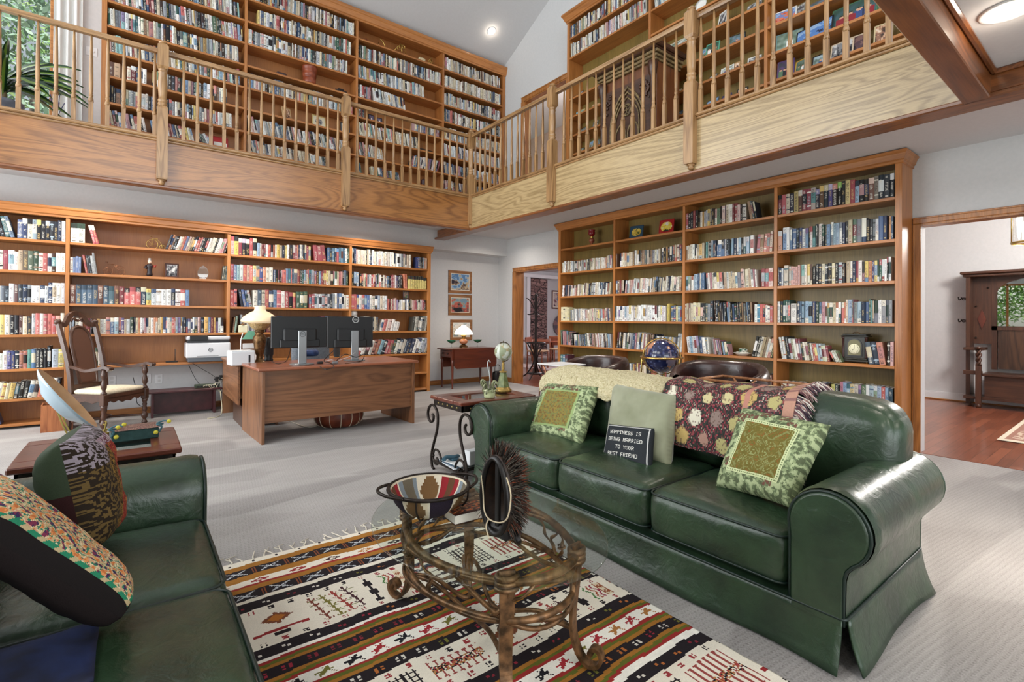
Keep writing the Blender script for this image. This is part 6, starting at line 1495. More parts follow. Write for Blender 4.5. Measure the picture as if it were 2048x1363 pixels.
q = at(541, 722, Z=dz); spk = thing('desk_speaker', 'tall black desk speaker beside the lamp and left monitor', 'speaker', (q.x, q.y+.1, dz)); m = MB(); m.lathe([(.05,0),(.05,.015),(.04,.03),(.045,.06),(.05,.2),(.042,.26),(.0,.275)], seg=20); m.build('body', plast, spk); m = MB(); m.lathe([(.051,.07),(.052,.19)], seg=20, cap=False); m.build('mesh', speck('speaker_mesh', (24,24,26), (44,44,48), 300, .7, .5), spk)
# office chair behind the desk
oc = thing('office_chair', 'grey upholstered office chair tucked behind the desk monitors', 'chair', (1.98, 6.75, 0), math.radians(8))
m = MB(); cushion(m, (-.26, .18, .52), (.26, .27, 1.0), .05, 10, lambda p, q: Vector((0, .05*(p[0]**2)-.0, 0))); merge(m.build('backrest', speck('grey_mesh', (90,96,104), (128,134,142), 120, .8, .3, .003), oc))
m = MB(); cushion(m, (-.26, -.28, .42), (.26, .22, .50), .04, 10); merge(m.build('seat', plain('grey_seat', (84,90,98), .8), oc)); m = MB(); m.tube([(0,0,.08),(0,0,.43)], .03, 10); m.build('column', silver, oc)
for k in range(5):
    t = 2*PI*k/5+.3; m = MB(); m.tube([(0,0,.09),(.28*math.cos(t), .28*math.sin(t), .06)], .018, 8); m.sphere((.28*math.cos(t), .28*math.sin(t), .03), .03, 10, 8); m.build('foot', plast, oc)
m = MB(); m.tube(smooth_path([(-.10,.0,.04),(-.03,.05,.05),(.05,.02,.05),(.10,.06,.05)], 5), .042, 10); o = m.build('folded_jacket', speck('navy_jacket', (24,36,70), (52,80,134), 20, .7, .3, .004)); q = at(633, 718, Z=dz); o.location = (q.x, q.y+.32, dz+.09); o.location.z = dz+.002; tag(o, 'navy blue folded cloth on the desk behind the monitor stands', 'cloth')
q = at(690, 716, Z=dz); tm = thing('steel_tumbler', 'stainless steel tumbler behind the right monitor stand', 'tumbler', (q.x-.02, q.y+.25, dz)); m = MB(); m.lathe([(.035,0),(.045,.15),(.047,.155),(.044,.156),(.04,.02)], seg=24); m.build('body', silver, tm)
# cables
def cable(label, pts, r, col, cat='cable'):
    m = MB(); m.tube(smooth_path(pts, 6), r, 6); o = m.build('cable', plain('cable_sheath', col, .5)); return tag(o, label, cat)
def dp(u, v, z=.005): return at(u, v, Z=dz+z)
cable('black cable coiled on the desk between the monitor stands', [dp(640,733),dp(652,738),dp(668,733),dp(660,725),dp(648,722,.05),dp(655,712,.12),dp(668,700,.2)], .004, (18,18,20))
cable('black cable hanging from the left monitor onto the desk', [dp(581,694,.20),dp(579,706,.1),dp(572,722,.005),dp(556,727,.004),dp(543,722,.02)], .004, (18,18,20))
cable('thin white cable among the black ones by the right stand', [dp(650,722),dp(663,719,.03),dp(672,722),dp(684,718,.02),dp(700,712,.06),dp(715,700,.12)], .003, (206,206,204))
cable('black cable looped behind the right monitor stand', [dp(672,722),dp(690,708,.09),dp(712,714,.05),dp(728,708,.08),dp(722,722),dp(690,726)], .0045, (20,20,22))
for k, (lab, c) in enumerate((('black plug lying at the foot of the left stand', (22,22,24)), ('small grey adaptor between the two monitor stands', (120,122,124)))):
    m = MB(); m.box((-.03, -.02, 0), (.03, .02, .025), bev=.005); o = m.build('adaptor', plain('adaptor_case', c, .5)); q = dp(640+30*k, 727, .0); o.location = q; tag(o, lab, 'adaptor')
cable('off white cable lying on the carpet under the desk', [at(572,838,Z=.06),at(590,846,Z=.012),at(612,853,Z=.008),at(630,852,Z=.008),at(650,838,Z=.06),at(664,824,Z=.2)], .006, (206,200,186))
cable('dark cable draped across the white knee wall', [(.02,7.95,.48),(.06,7.9,.30),(.1,7.85,.12),(.5,7.8,.05),(.9,7.75,.2)], .004, (24,22,22))
cable('black printer cable hanging below the printer', [at(377,728,Y=7.66),at(388,752,Y=7.7),at(399,768,Y=7.75),at(405,772,Y=7.75)], .003, (24,24,26))
cable('thin black lead running down to the network switch', [at(385,726,Y=7.66),at(405,738,Y=7.7),at(428,752,Y=7.72),at(440,768,Y=7.7)], .003, (24,24,26))
# printer on the deck
pa = at(372, 728, Y=7.62); pb = at(461, 728, Y=7.62); pw = pb.x-pa.x
pr_ = thing('printer', 'white and grey printer on the bookcase deck above the maroon bench', 'printer', ((pa.x+pb.x)/2, 7.66, .667)); hw = pw/2
m = MB(); m.box((-hw+.02, -.03, 0), (hw-.01, .26, .055), bev=.006); m.build('paper_tray', plain('slate_plastic', (92,98,106), .45), pr_)
m = MB(); m.box((-hw, -.035, .05), (hw, .27, .25), bev=.012); m.build('body', plain('printer_white', (222,224,228), .4), pr_)
m = MB(); m.box((-hw+.01, -.03, .245), (hw-.01, .26, .285), bev=.006); m.build('output_slot', plain('charcoal_plastic', (44,46,50), .45), pr_)
m = MB(); m.box((-hw+.005, -.03, .285), (hw-.005, .265, .335), bev=.012); m.build('scanner_lid', plain('printer_lid', (210,212,216), .4), pr_)
m = MB(); m.box((-hw+.04, -.045, .28), (-hw+.24, -.025, .345), bev=.004); m.build('control_panel', plast, pr_)
m = MB(); m.box((-hw+.12, -.038, .072), (hw-.14, -.034, .076)); m.build('tray_line', plast, pr_)
m = MB(); ring(m, (.02, -.037, .155), .024, .003); m.build('badge', plain('badge_grey', (90,94,100), .4), pr_); text('hp', 'badge_text', pr_, (.02, -.0365, .156), .034, plain('badge_grey_text', (80,84,90), .4))
m = MB(); m.tube([(0,0,0),(0,0,.17)], .004, 6); m.box((-.1, -.012, 0), (.03, .012, .022), bev=.004); o = m.build('modem', plast); o.location = at(350, 727, Y=7.72); o.location.z = .667; tag(o, 'small black antenna box left of the white printer', 'modem')
# bench with switch
bn = thing('low_bench', 'dark maroon low bench standing in the knee space under the printer', 'bench', (.52, 7.62, 0)); mar = speck('maroon_paint', (58,24,28), (80,36,40), 12, .4, .05)
m = MB(); m.box((-.44, -.10, .30), (.44, .20, .325), bev=.004); m.build('top', mar, bn)
for x in (-.32, .34): m = MB(); m.box((x, -.09, 0), (x+.025, .19, .30), bev=.002); m.build('side_panel', mar, bn)
m = MB(); m.box((-.30, .05, .03), (.34, .065, .29)); m.build('back_panel', mar, bn)
sw = thing('network_switch', 'green network switch with tangled cables on the maroon bench', 'network switch', (.80, 7.66, .326)); m = MB(); m.box((-.14, -.06, 0), (.14, .06, .04), bev=.003); m.build('case', plain('olive_case', (58,72,54), .5), sw)
for k in range(6): m = MB(); m.box((-.12+k*.042, -.064, .01), (-.09+k*.042, -.058, .03)); m.build('port', plast, sw)
rk = thing('cable_rack', 'black power strip rack with plugs hung beside the desk return', 'power strip', at(446, 765, Y=7.5)); m = MB()
for k in range(5): m.box((-.09+k*.045, -.02, .02+k*.018), (-.055+k*.045, .02, .085+k*.018), bev=.004)
m.tube([(-.1,0,.05),(.12,0,.14)], .012, 6); m.build('plugs', plast, rk)
for i in range(5):
    a0 = Vector((.75+.03*i, 7.58, .35)); cable('pale network cable looping from the switch to the desk return', [a0, a0+Vector((.04,-.05,.02)), a0+Vector((.10,-.02,-.03-.02*i)), a0+Vector((.15,.0,.05)), (.96+.01*i, 7.45, .46+.03*i)], .0045, [(214,206,176),(200,196,180),(150,150,140),(220,214,190),(60,60,64)][i])['group'] = 'network cables by the desk return'
cable('cream cable lying on carpet beside the desk return', [(.92,7.4,.3),(.93,7.3,.05),(.86,7.15,.008),(.75,7.1,.008)], .005, (214,206,176))
for k, (u, v, lab) in enumerate(((224,760,'white wall socket plate behind the carved armchair'), (295,757,'white wall socket plate with plugged lead in knee space'), (318,757,'white double socket plate right of the other in knee space'))):
    q = at(u, v, Y=YREC-.285); o = thing('wall_socket', lab, 'socket', (q.x, YREC-.281, q.z)); m = MB(); m.box((-.04, -.006, -.06), (.04, 0, .06), bev=.003); m.build('plate', MAT['white'], o); m = MB()
    for dz_ in (-.025, .025): m.box((-.014, -.008, dz_-.016), (.014, -.005, dz_+.016), bev=.002)
    m.build('outlet', plain('socket_face', (206,206,206), .4), o)
# leather pouf
pf = thing('leather_pouf', 'brown leather pouf with white seams under the desk', 'pouf', (1.93, 5.82, 0)); prf = [(.0,.0),(.16,.002),(.235,.03),(.27,.09),(.275,.14),(.262,.20),(.20,.25),(.08,.265),(0,.268)]
m = MB(); pd = smooth_path([(r, z, 0) for r, z in prf], 4); m.lathe([(max(p.x, 0), p.y) for p in pd], seg=48); m.build('cushion', speck('brown_hide', (84,36,22), (136,66,42), 7, .4, .3, .004), pf)
m = MB()
for k in range(14): t = 2*PI*k/14; m.tube([((r+.003)*math.cos(t), (r+.003)*math.sin(t), z) for r, z in [(p.x, p.y) for p in pd[5:-6]]], .004, 5)
m.build('seam', plain('white_stitch', (220,206,180), .7), pf)
# open wooden box by the bookcase
wx = thing('wooden_bin', 'open cedar box standing at the foot of the bookcase behind the armchair', 'box', (-.64, 7.40, 0), .05); m = MB(); a, h, t = .13, .29, .012
m.box((-a, -a, 0), (a, -a+t, h)); m.box((-a, a-t, 0), (a, a, h)); m.box((-a, -a+t, 0), (-a+t, a-t, h)); m.box((a-t, -a+t, 0), (a, a-t, h)); m.box((-a+t, -a+t, 0), (a-t, a-t, .012)); m.build('body', wood('cedar', (120,60,32), (186,116,70), 'z', 9., .45, .1, 5.), wx)

# ------------------------------------------------------------------ carved armchair with cane back
ac = thing('armchair', 'tall carved dark wood armchair with cane back and cream seat by the lower bookcase', 'chair', (-.05, 7.08, 0), math.radians(48)); CW = MAT['darkz']
fw_, bw_ = .27, .21; dp_ = .44
turn = [(.026,.0),(.030,.015),(.022,.03),(.014,.045),(.030,.07),(.034,.10),(.024,.125),(.016,.135),(.024,.15),(.026,.17),(.018,.20),(.024,.225),(.018,.245),(.028,.26),(.028,.30)]
for sx in (-1, 1):
    x = sx*fw_; m = MB(); m.lathe(turn, (x, 0, 0), 14); m.box((x-.03, -.03, .29), (x+.03, .03, .41), bev=.006); m.build('leg', CW, ac)
    m = MB(); m.lathe([(.026,.41),(.03,.425),(.018,.44),(.015,.455),(.026,.48),(.028,.52),(.018,.56),(.016,.575),(.028,.60),(.030,.63),(.020,.66),(.024,.68)], (x, 0, 0), 14); m.build('arm_post', CW, ac)
    m = MB(); xb = sx*bw_
    P = smooth_path([(xb, dp_+.04, .0), (xb, dp_+.01, .2), (xb, dp_, .42), (xb, dp_+.03, .70), (xb*1.02, dp_+.10, .98), (xb*1.04, dp_+.155, 1.17)], 5); m.bar(P, .036, .042, (1, 0, 0)); m.sphere((xb*1.05, dp_+.158, 1.19), .034, 12, 10); m.build('back_leg', CW, ac)
    m = MB(); P = smooth_path([(xb, dp_+.025, .70), (sx*.245, dp_-.10, .69), (sx*.275, .20, .665), (sx*.285, .05, .69), (sx*.285, -.02, .705), (sx*.285, -.07, .695), (sx*.285, -.085, .67)], 6); n = len(P); m.bar(P, [.032+.022*(k/n) for k in range(n)], .03, (1, 0, 0)); m.tube([(sx*.285-.03, -.08, .69), (sx*.285+.03, -.08, .69)], .02, 10); m.build('armrest', CW, ac)
m = MB(); m.prism([(-fw_, -.02), (fw_, -.02), (bw_+.02, dp_+.01), (-bw_-.02, dp_+.01)], .36, .405, 'z'); m.build('seat_frame', CW, ac)
m = MB(); cushion(m, (-.26, -.01, .40), (.26, dp_-.03, .45), .03, 12, lambda p, q: Vector((-(q.x)*.16*(q.y/dp_), 0, .02*(1-p[0]**2)*(1-p[1]**2)*max(0, p[2])))); merge(m.build('seat', speck('cream_upholstery', (206,194,166), (226,216,192), 60, .85, .2, .002), ac))
for nm, P in (('front_apron', [(-.25,-.015),(.25,-.015)]),):
    m = MB(); pts = [(-.25,.37),(.25,.37),(.25,.32),(.20,.335),(.16,.31),(.10,.33),(.05,.30),(0,.315),(-.05,.30),(-.10,.33),(-.16,.31),(-.20,.335),(-.25,.32)]; m.prism(pts, -.02, .0, 'y'); m.build('apron', CW, ac)
for sx in (-1, 1): m = MB(); m.prism([(.02,.37),(.42,.37),(.42,.33),(.36,.34),(.30,.315),(.22,.335),(.14,.31),(.08,.33),(.02,.32)], sx*.255-.01, sx*.255+.01, 'x'); m.build('apron', CW, ac)
m = MB(); m.tube(smooth_path([(-fw_,0,.10),(-.12,.16,.11),(0,.20,.115),(.12,.16,.11),(fw_,0,.10)], 5), .013, 8); m.tube(smooth_path([(-bw_,dp_,.10),(-.1,.26,.11),(0,.20,.115),(.1,.26,.11),(bw_,dp_,.10)], 5), .013, 8); m.build('stretcher', CW, ac)
def by(z): return dp_+.0+.155*max(0, (z-.42)/.75)**1.4
caneo = [(-.10,.50),(.10,.50),(.115,.7),(.125,.95),(.105,1.06),(.06,1.12),(0,1.135),(-.06,1.12),(-.105,1.06),(-.125,.95),(-.115,.7)]
def cane_mat():
    m, nt, b = newmat('cane_weave'); tc = N(nt, 'TexCoord'); ck_ = N(nt, 'TexWave', i_Scale=60.); nt.links.new(tc.outputs['Object'], ck_.inputs['Vector']); ck2 = N(nt, 'TexWave', i_Scale=60., bands_direction='Z'); nt.links.new(tc.outputs['Object'], ck2.inputs['Vector'])
    f = mth(nt, 'MULTIPLY', ck_.outputs['Fac'], ck2.outputs['Fac']); nt.links.new(mixn(nt, f, lin((60,34,24)), lin((150,96,66))), b.inputs['Base Color']); b.inputs['Roughness'].default_value = .5; bump(nt, b, f, .5, .003); return m
m = MB(); A_ = [m.vv((x*.96, by(z)-.006, z)) for x, z in caneo]; B_ = [m.vv((x*.96, by(z)+.004, z)) for x, z in caneo]; n = len(caneo)
# fan by rows so the panel follows the bend of the back
m = MB()
def cw(z):
    for (x0, z0), (x1, z1) in zip(caneo[1:6], caneo[2:7]):
        if z0 <= z <= z1: return x0+(x1-x0)*(z-z0)/(z1-z0)
    return 0
m.grid(lambda u, v: Vector((cw(.5+.635*v)*(2*u-1), by(.5+.635*v)-.004, .5+.635*v)), 10, 24); o = m.build('cane_panel', cane_mat(), ac); sd = o.modifiers.new('t', 'SOLIDIFY'); sd.thickness = .006
m = MB(); m.tube([(x, by(z), z) for x, z in caneo], .018, 8, closed=True); m.build('panel_frame', CW, ac)
m = MB(); P = smooth_path([(-bw_*1.04, by(1.17), 1.17), (-.16, by(1.16), 1.155), (-.12, by(1.2), 1.19), (-.08, by(1.25), 1.245), (0, by(1.28), 1.285), (.08, by(1.25), 1.245), (.12, by(1.2), 1.19), (.16, by(1.16), 1.155), (bw_*1.04, by(1.17), 1.17)], 5); m.bar(P, .035, .05, (0, 1, 0)); m.tube(smooth_path([(-.07,by(1.2),1.19),(-.05,by(1.2)-.01,1.23),(0,by(1.2)-.015,1.20),(.05,by(1.2)-.01,1.23),(.07,by(1.2),1.19)], 5), .014, 8); m.build('crest_rail', CW, ac)
m = MB(); m.bar([(-bw_, by(.47), .475), (bw_, by(.47), .475)], .03, .045, (0, 1, 0)); m.bar([(-bw_, by(.44), .43), (bw_, by(.44), .43)], .03, .03, (0, 1, 0)); m.build('lower_rail', CW, ac)

# ------------------------------------------------------------------ drop-leaf table in the corner with lamp, glasses, pictures
xr = at(991, 730, Y=7.62).x; dt = thing('drop_leaf_table', 'small mahogany drop-leaf table in the corner under three framed pictures', 'table', ((4.47+xr)/2, 7.83, 0)); hx = (xr-4.47)/2; TH = .72
m = MB(); m.box((-hx-.01, -.22, TH-.02), (hx, .22, TH), bev=.004); m.build('top', MAT['mahogx'], dt)
for sy in (-1, 1): m = MB(); m.prism([(-hx+.09, TH-.02), (hx, TH-.02), (hx, TH-.30), (hx-.05, TH-.36), (-hx+.14, TH-.36), (-hx+.09, TH-.31)], sy*.235-.009, sy*.235+.009, 'y'); m.build('leaf', MAT['mahogx'], dt)
m = MB(); m.box((-hx+.06, -.2, TH-.16), (hx-.06, .2, TH-.02)); m.build('apron', MAT['mahogx'], dt)
m = MB(); m.box((-hx+.045, -.17, TH-.14), (-hx+.06, .17, TH-.04), bev=.003); dr = m.build('drawer', MAT['mahogy'], dt); m = MB()
for y in (-.09, .09): m.sphere((-hx+.035, y, TH-.09), .016, 10, 8)
m.build('knob', plain('dark_knob', (36,20,16), .3), dr)
for sx in (-1, 1):
    for sy in (-1, 1): m = MB(); m.lathe([(.014,.0),(.018,.012),(.012,.03),(.016,.10),(.020,.13),(.016,.14),(.018,.16),(.024,.45),(.026,TH-.16)], (sx*(hx-.08), sy*.185, 0), 12); m.box((sx*(hx-.08)-.026, sy*.185-.026, TH-.2), (sx*(hx-.08)+.026, sy*.185+.026, TH-.02)); m.build('leg', MAT['mahogz'], dt)
TT = TH+.001
q = at(927, 697, Z=TT); q.y = 7.86; q.x = at(927, 690, Y=7.86).x; tl_ = thing('table_lamp', 'amber glass table lamp with white dome shade on the drop-leaf table', 'lamp', (q.x, q.y, TT))
m = MB(); m.lathe([(.085,0),(.075,.02),(.08,.03),(.05,.05),(.03,.065)], seg=10, smooth=False); m.build('foot', BRONZE, tl_); m = MB(); m.lathe([(.03,.065),(.07,.085),(.08,.115),(.07,.145),(.035,.16)], seg=24); m.build('font', speck('amber_glass_font', (150,80,50), (206,140,100), 20, .12, 0, coat=.3), tl_); m = MB(); m.lathe([(.035,.16),(.04,.17),(.036,.21),(.05,.225),(.045,.24)], seg=18); m.build('burner', BRASS, tl_)
m = MB(); m.lathe([(.168,.245),(.172,.255),(.165,.285),(.13,.335),(.08,.375),(.045,.40),(.042,.415)], seg=36, cap=False); o = m.build('shade', plain('lit_milk_glass', (250,244,232), .3, 0, .2, (255,240,214), 2.2), tl_); sd = o.modifiers.new('t', 'SOLIDIFY'); sd.thickness = .004
grn = plain('green_glass', (20,96,66), .08, 0, .5)
for u, lab in ((903, 'green glass compote left of the lamp on the drop-leaf table'), (955, 'green glass compote right of the lamp on the drop-leaf table')):
    q = at(u, 690, Y=7.84); g_ = thing('glass_compote', lab, 'glass', (q.x, 7.84, TT), 0, 'green compotes on the drop-leaf table'); m = MB(); m.lathe([(.045,0),(.04,.006),(.008,.02),(.008,.07),(.014,.085)], seg=18); m.build('stem', thinglass('clear_stem', (.92,.95,.94), .02, 1.5, .06), g_); m = MB(); m.lathe([(.012,.085),(.05,.10),(.082,.13),(.088,.145),(.08,.138),(.045,.108),(.0,.098)], seg=24); m.build('bowl', grn, g_)
tan = wood('frame_oak', (112,72,42), (170,120,78), 'x', 12., .4, .1, 4.)
for u0, u1, v0, v1, pal, sd_, lab in ((897,944,543,585,[(50,46,60),(120,100,90),(190,170,140),(150,180,206),(90,130,176),(110,150,190)],11,'framed watercolour of a blue sky over pale buildings, topmost of three'),(897,944,590,630,AUT,12,'framed watercolour of pink autumn trees by water, middle of three'),(901,945,639,680,[(150,160,160),(206,200,180),(236,232,220),(240,238,232),(200,210,206)],13,'framed pale watercolour behind the lit lamp, lowest of three')):
    a = at(u0, v1, Y=YREC-.02); b = at(u1, v0, Y=YREC-.02); fr = frame(lab, Matrix.Translation(((a.x+b.x)/2, YREC-.010, a.z)), b.x-a.x, b.z-a.z, tan, scene_paint(pal, sd_), fw=.055, lean=0, mat=.018, group='framed watercolours in the corner', name='framed_picture', cat='picture')
bg_ = thing('black_bag', 'small black bag standing on the carpet by the drop-leaf table', 'bag', (5.62, 7.75, 0)); m = MB(); cushion(m, (-.1, -.07, 0), (.1, .07, .26), .06, 10); merge(m.build('body', plain('black_leather', (22,20,22), .35), bg_)); m = MB(); m.tube(smooth_path([(-.06,0,.25),(-.05,0,.36),(.05,0,.36),(.06,0,.25)], 5), .007, 6); m.build('strap', plain('black_strap', (24,22,24), .4), bg_)
# ------------------------------------------------------------------ upper gallery: picture shelves
def zp(x, y, k=.2344, ox=1380): return ox+x*k, y*k
VF = [(275,195,70,150,(226,226,220),BW,'white propped card frame'),(545,60,100,90,(140,140,136),BW,'grey frame with black and white view'),
 (115,490,80,130,(70,150,120),SKY,'green framed snapshot'),(195,440,90,130,(96,170,140),people_paint((60,90,80),21,3),'mint framed group photo'),(395,345,110,110,(48,40,34),people_paint((120,140,160),22,1),'dark framed portrait in white shirt'),
 (190,660,70,70,(90,80,60),BW,'small bronze oval photo'),(320,620,90,80,(226,224,216),people_paint((226,226,226),23,2),'white framed snapshot'),(402,585,40,90,(176,140,92),WARMP,'narrow tan frame'),(545,525,80,80,(232,230,226),BW,'white tilted photo'),
 (195,890,100,60,(80,90,100),[(60,90,60),(120,160,200),(170,200,226)],'blue landscape photo'),(312,840,70,60,(70,60,90),people_paint((90,80,120),24,2),'purple group snapshot'),(440,800,70,70,(34,30,28),WARMP,'dark oval frame'),
 (815,170,120,120,(226,224,218),[(180,70,50),(210,120,90),(110,130,180),(140,170,210)],'white framed bright print'),(925,130,70,110,(140,136,124),BW,'grey frame behind a white one'),(1095,60,110,80,(90,90,100),people_paint((120,130,160),25,3),'colourful snapshot'),
 (1400,185,210,170,(70,110,80),people_paint((70,100,110),26,4),'large collage print'),(1590,115,120,110,(36,34,34),SKY,'black framed blue seascape'),(840,420,140,170,(110,140,140),people_paint((150,170,160),27,1),'teal framed portrait in red'),
 (1055,345,200,130,(32,30,34),[(40,50,80),(90,130,190),(150,180,214)],'wide black framed blue view'),(1290,500,110,140,(206,186,160),BW,'cream mounted dark print'),(1405,455,110,150,(214,196,172),[(50,40,44),(90,70,76),(130,100,96)],'cream mounted maroon print'),
 (820,660,90,160,(90,70,110),people_paint((90,70,110),28,4),'tall purple group photo'),(940,620,70,120,(190,150,60),people_paint((110,130,120),29,2),'gold framed narrow photo'),(1105,555,90,110,(40,30,30),people_paint((170,190,200),30,1),'dark oval-topped portrait'),(1650,375,80,150,(206,190,150),WARMP,'folded cream greeting card')]
VF1 = [(195,830,60,70,(60,50,44),BW,'small dark photo'),(268,800,50,60,(150,130,100),WARMP,'little sepia photo'),(135,1040,60,80,(120,180,180),SKY,'pale teal snapshot'),(200,1010,70,70,(190,170,120),people_paint((150,180,170),41,2),'tan framed snapshot'),(325,950,80,70,(150,120,70),WARMP,'low bronze frame'),
 (205,1200,110,90,(40,36,36),people_paint((150,150,150),42,2),'black framed group photo'),(325,1150,70,100,(96,90,70),BW,'olive framed photo'),(425,1100,50,90,(150,140,110),BW,'slim grey frame'),(190,1350,60,80,(50,44,40),people_paint((160,160,150),43,1),'dark small portrait'),(285,1330,70,110,(120,130,96),SKY,'green framed view'),(345,1310,60,110,(90,80,60),people_paint((140,150,150),44,1),'brown framed portrait'),(1050,420,230,110,(200,196,180),people_paint((206,210,206),45,3),'wide silver framed photo'),(1060,850,90,60,(190,180,140),WARMP,'pale low frame'),(1075,1060,70,70,(60,80,96),SKY,'blue snapshot')]
cnt = {}
for lst, k, ox in ((VF, .2344, 1380), (VF1, .2201, 1120)):
    for i, (x, y, w_, h_, fc, pt, lab) in enumerate(lst):
        u, v = zp(x, y, k, ox); q = at(u, v, X=5.82); lx = 5.95-q.y; sh = min(range(len(zUB)), key=lambda j: abs(zUB[j]-q.z)); bay = min(range(3), key=lambda b: abs(sum(cUB.bays[b])/2-lx))
        b0, b1 = cUB.bays[bay]; w = w_*.0014*k/.2344/.72; h = min(h_*.0014*k/.2344*1.05, .26); lx = max(b0+w/2+.02, min(b1-w/2-.02, lx)); f = (lx-b0)/(b1-b0)
        key = (bay, sh); cnt[key] = cnt.get(key, 0)+1
        paint = pt if callable(pt) else scene_paint(pt, i+3)
        shelf_frame('%s, %s shelf down, %s bay, gallery picture bookcase' % (lab, ORD(len(zUB)-sh), BAYN[bay]), cUB, bay, f, sh, w, h, fc, paint, ((i*37) % 30)-15, .10+.015*(i % 3), group='framed photographs on the gallery shelves', fw=.014)
q = at(1402, 62, X=5.8); o = thing('white_plate', 'white china plate standing among the photos behind the railing newel', 'plate', (q.x, q.y, 5.242)); m = MB(); m.tf = Matrix.Translation((0,0,.085)) @ Matrix.Rotation(math.radians(-80), 4, 'Y'); m.lathe([(.0,0),(.05,.0),(.08,.012),(.085,.016),(.05,.006),(0,.005)], seg=28); m.build('dish', plain('china_white', (230,230,226), .2), o)
for k, (f, lab) in enumerate(((.1, 'flat black folder lying near the doorway end of the picture bookcase'), (.78, 'flat black album lying above the carved cabinet'))):
    p = shp(cUB, 0, f, 5, .02); m = MB(); m.box((0, -.22, 0), (.26, .22, .016), bev=.003); o = m.build('folder', plast); o.location = p; tag(o, lab, 'folder')
# carved gothic cabinet
cz = ZF+.003; cb = thing('carved_cabinet', 'tall carved gothic oak cabinet with pointed arch tracery behind the gallery railing', 'cabinet', (5.10, 4.63, cz), -PI/2); cw = .88; cdp = .50; chh = 1.30
GO = speck('weathered_oak', (70,56,36), (156,132,90), 22, .5, .4, .004, detail=5); GD = MAT['darkx']
m = MB(); m.box((0, .02, .0), (cw, cdp, chh), bev=.004); m.build('body', wood('cabinet_oak', (70,36,18), (128,76,42), 'z', 6., .4, .2, 6.), cb)
m = MB(); m.box((.06, -.002, .12), (cw-.06, .02, chh-.14)); m.build('front_panel', GD, cb)
m = MB(); m.box((-.10, -.14, chh+.13), (cw+.10, cdp+.02, chh+.20), bev=.012); m.box((-.07, -.11, chh+.11), (cw+.07, cdp, chh+.135), bev=.008); m.build('cornice', GD, cb)
m = MB()
for i, (e, z0, z1) in enumerate(((.02, 0, .03), (.045, .03, .055), (.03, .055, .075), (.06, .075, .11))): m.box((-e, -e, chh+z0), (cw+e, cdp, chh+z1), bev=.006)
m.build('entablature', GO, cb)
for x in (.03, cw-.03):
    m = MB(); m.lathe([(.04,.0),(.045,.05),(.032,.08),(.03,.3),(.042,.32),(.03,.34),(.028,.65),(.042,.68),(.03,.70),(.03,chh-.2),(.05,chh-.16),(.06,chh-.08),(.065,chh-.02)], (x, -.02, 0), 12); m.build('column', GD, cb)
def gothic(cx, hw, z0, zs, n=10):
    r = 2*hw*1.05; P = [(cx-hw, z0), (cx-hw, zs)]
    for k in range(1, n+1): a = math.radians(180-60*k/n); P.append((cx-hw+r+r*math.cos(a), zs+r*math.sin(a)))
    Q = [(2*cx-x, z) for x, z in P[::-1]]; return P+Q[1:]
m = MB()
for hw, r in ((.27,.016),(.235,.012),(.20,.010)): m.tube([(x, -.012, z) for x, z in gothic(cw/2, hw, .14, .62)], r, 7)
for c in (-.10, .10): m.tube([(x, -.010, z) for x, z in gothic(cw/2+c, .085, .16, .50)], .011, 7)
m.tube([(cw/2+.07*math.cos(t), -.01, .82+.07*math.sin(t)) for t in [2*PI*k/24 for k in range(24)]], .012, 7, closed=True, up=(0,1,0))
for t in range(4): a = PI/4+t*PI/2; m.tube([(cw/2+.032*math.cos(a)+.024*math.cos(s), -.012, .82+.032*math.sin(a)+.024*math.sin(s)) for s in [2*PI*k/12 for k in range(12)]], .006, 6, closed=True, up=(0,1,0))
m.build('tracery', GO, cb)
m = MB(); rr = random.Random(4)
for i in range(46):
    s = rr.choice((0, 1)); x = .09+rr.uniform(0, .16); x = x if s else cw-x; z = chh-.2-rr.uniform(0, .26); m.sphere((x, -.012, z), rr.uniform(.012, .026), 8, 6, sc=(1, .6, 1))
m.build('leaf_carving', GD, cb)
m = MB()
for k in range(28): m.box((-.095+k*(cw+.19)/28, -.148, chh+.145), (-.095+(k+.6)*(cw+.19)/28, -.138, chh+.19), bev=.003)
m.build('cornice_carving', GO, cb)
# ------------------------------------------------------------------ upper back bookcase ornaments
p = shp(cUA, 1, .56, 5, .12); vs = thing('pottery_vase', 'large red-brown pottery vase on the open shelf of the upper bookcase', 'vase', p); m = MB(); m.lathe([(.0,.0),(.085,.002),(.095,.03),(.10,.10),(.085,.11),(.10,.12),(.105,.19),(.09,.20),(.105,.21),(.112,.27),(.115,.285),(.10,.285),(.09,.25),(.08,.05)], seg=28); m.build('body', speck('red_pottery', (110,48,30), (164,86,56), 10, .35, .15, .003), vs)
def lump(name, label, cat, p, col, size, mat=None):
    m = MB(); w, d, h = size; m.box((-w/2, -d/2, 0), (w/2, d/2, h), bev=min(size)*.2); o = m.build(name, mat or plain(name+'_paint', col, .4)); o.location = p; return tag(o, label, cat)
lump('trinket_box', 'small dark trinket box left of the red-brown vase upstairs', 'box', shp(cUA, 1, .30, 5), (60,40,40), (.14,.08,.06))
p = shp(cUA, 1, .86, 5, .08); tc_ = thing('toy_car', 'small dark toy car right of the red-brown vase upstairs', 'toy', p); m = MB(); m.box((-.10,-.03,.015),(.10,.03,.045), bev=.01); m.box((-.05,-.026,.045),(.05,.026,.07), bev=.01); m.build('body', plain('toy_paint', (44,36,36), .25), tc_)
for x in (-.06,.06): m = MB(); m.lathe([(.016,-.034),(.016,.034)], (x, 0, .016), 14, ax='y'); m.build('wheel', plast, tc_)
fr1 = dict(group='frames on the upper back bookcase')
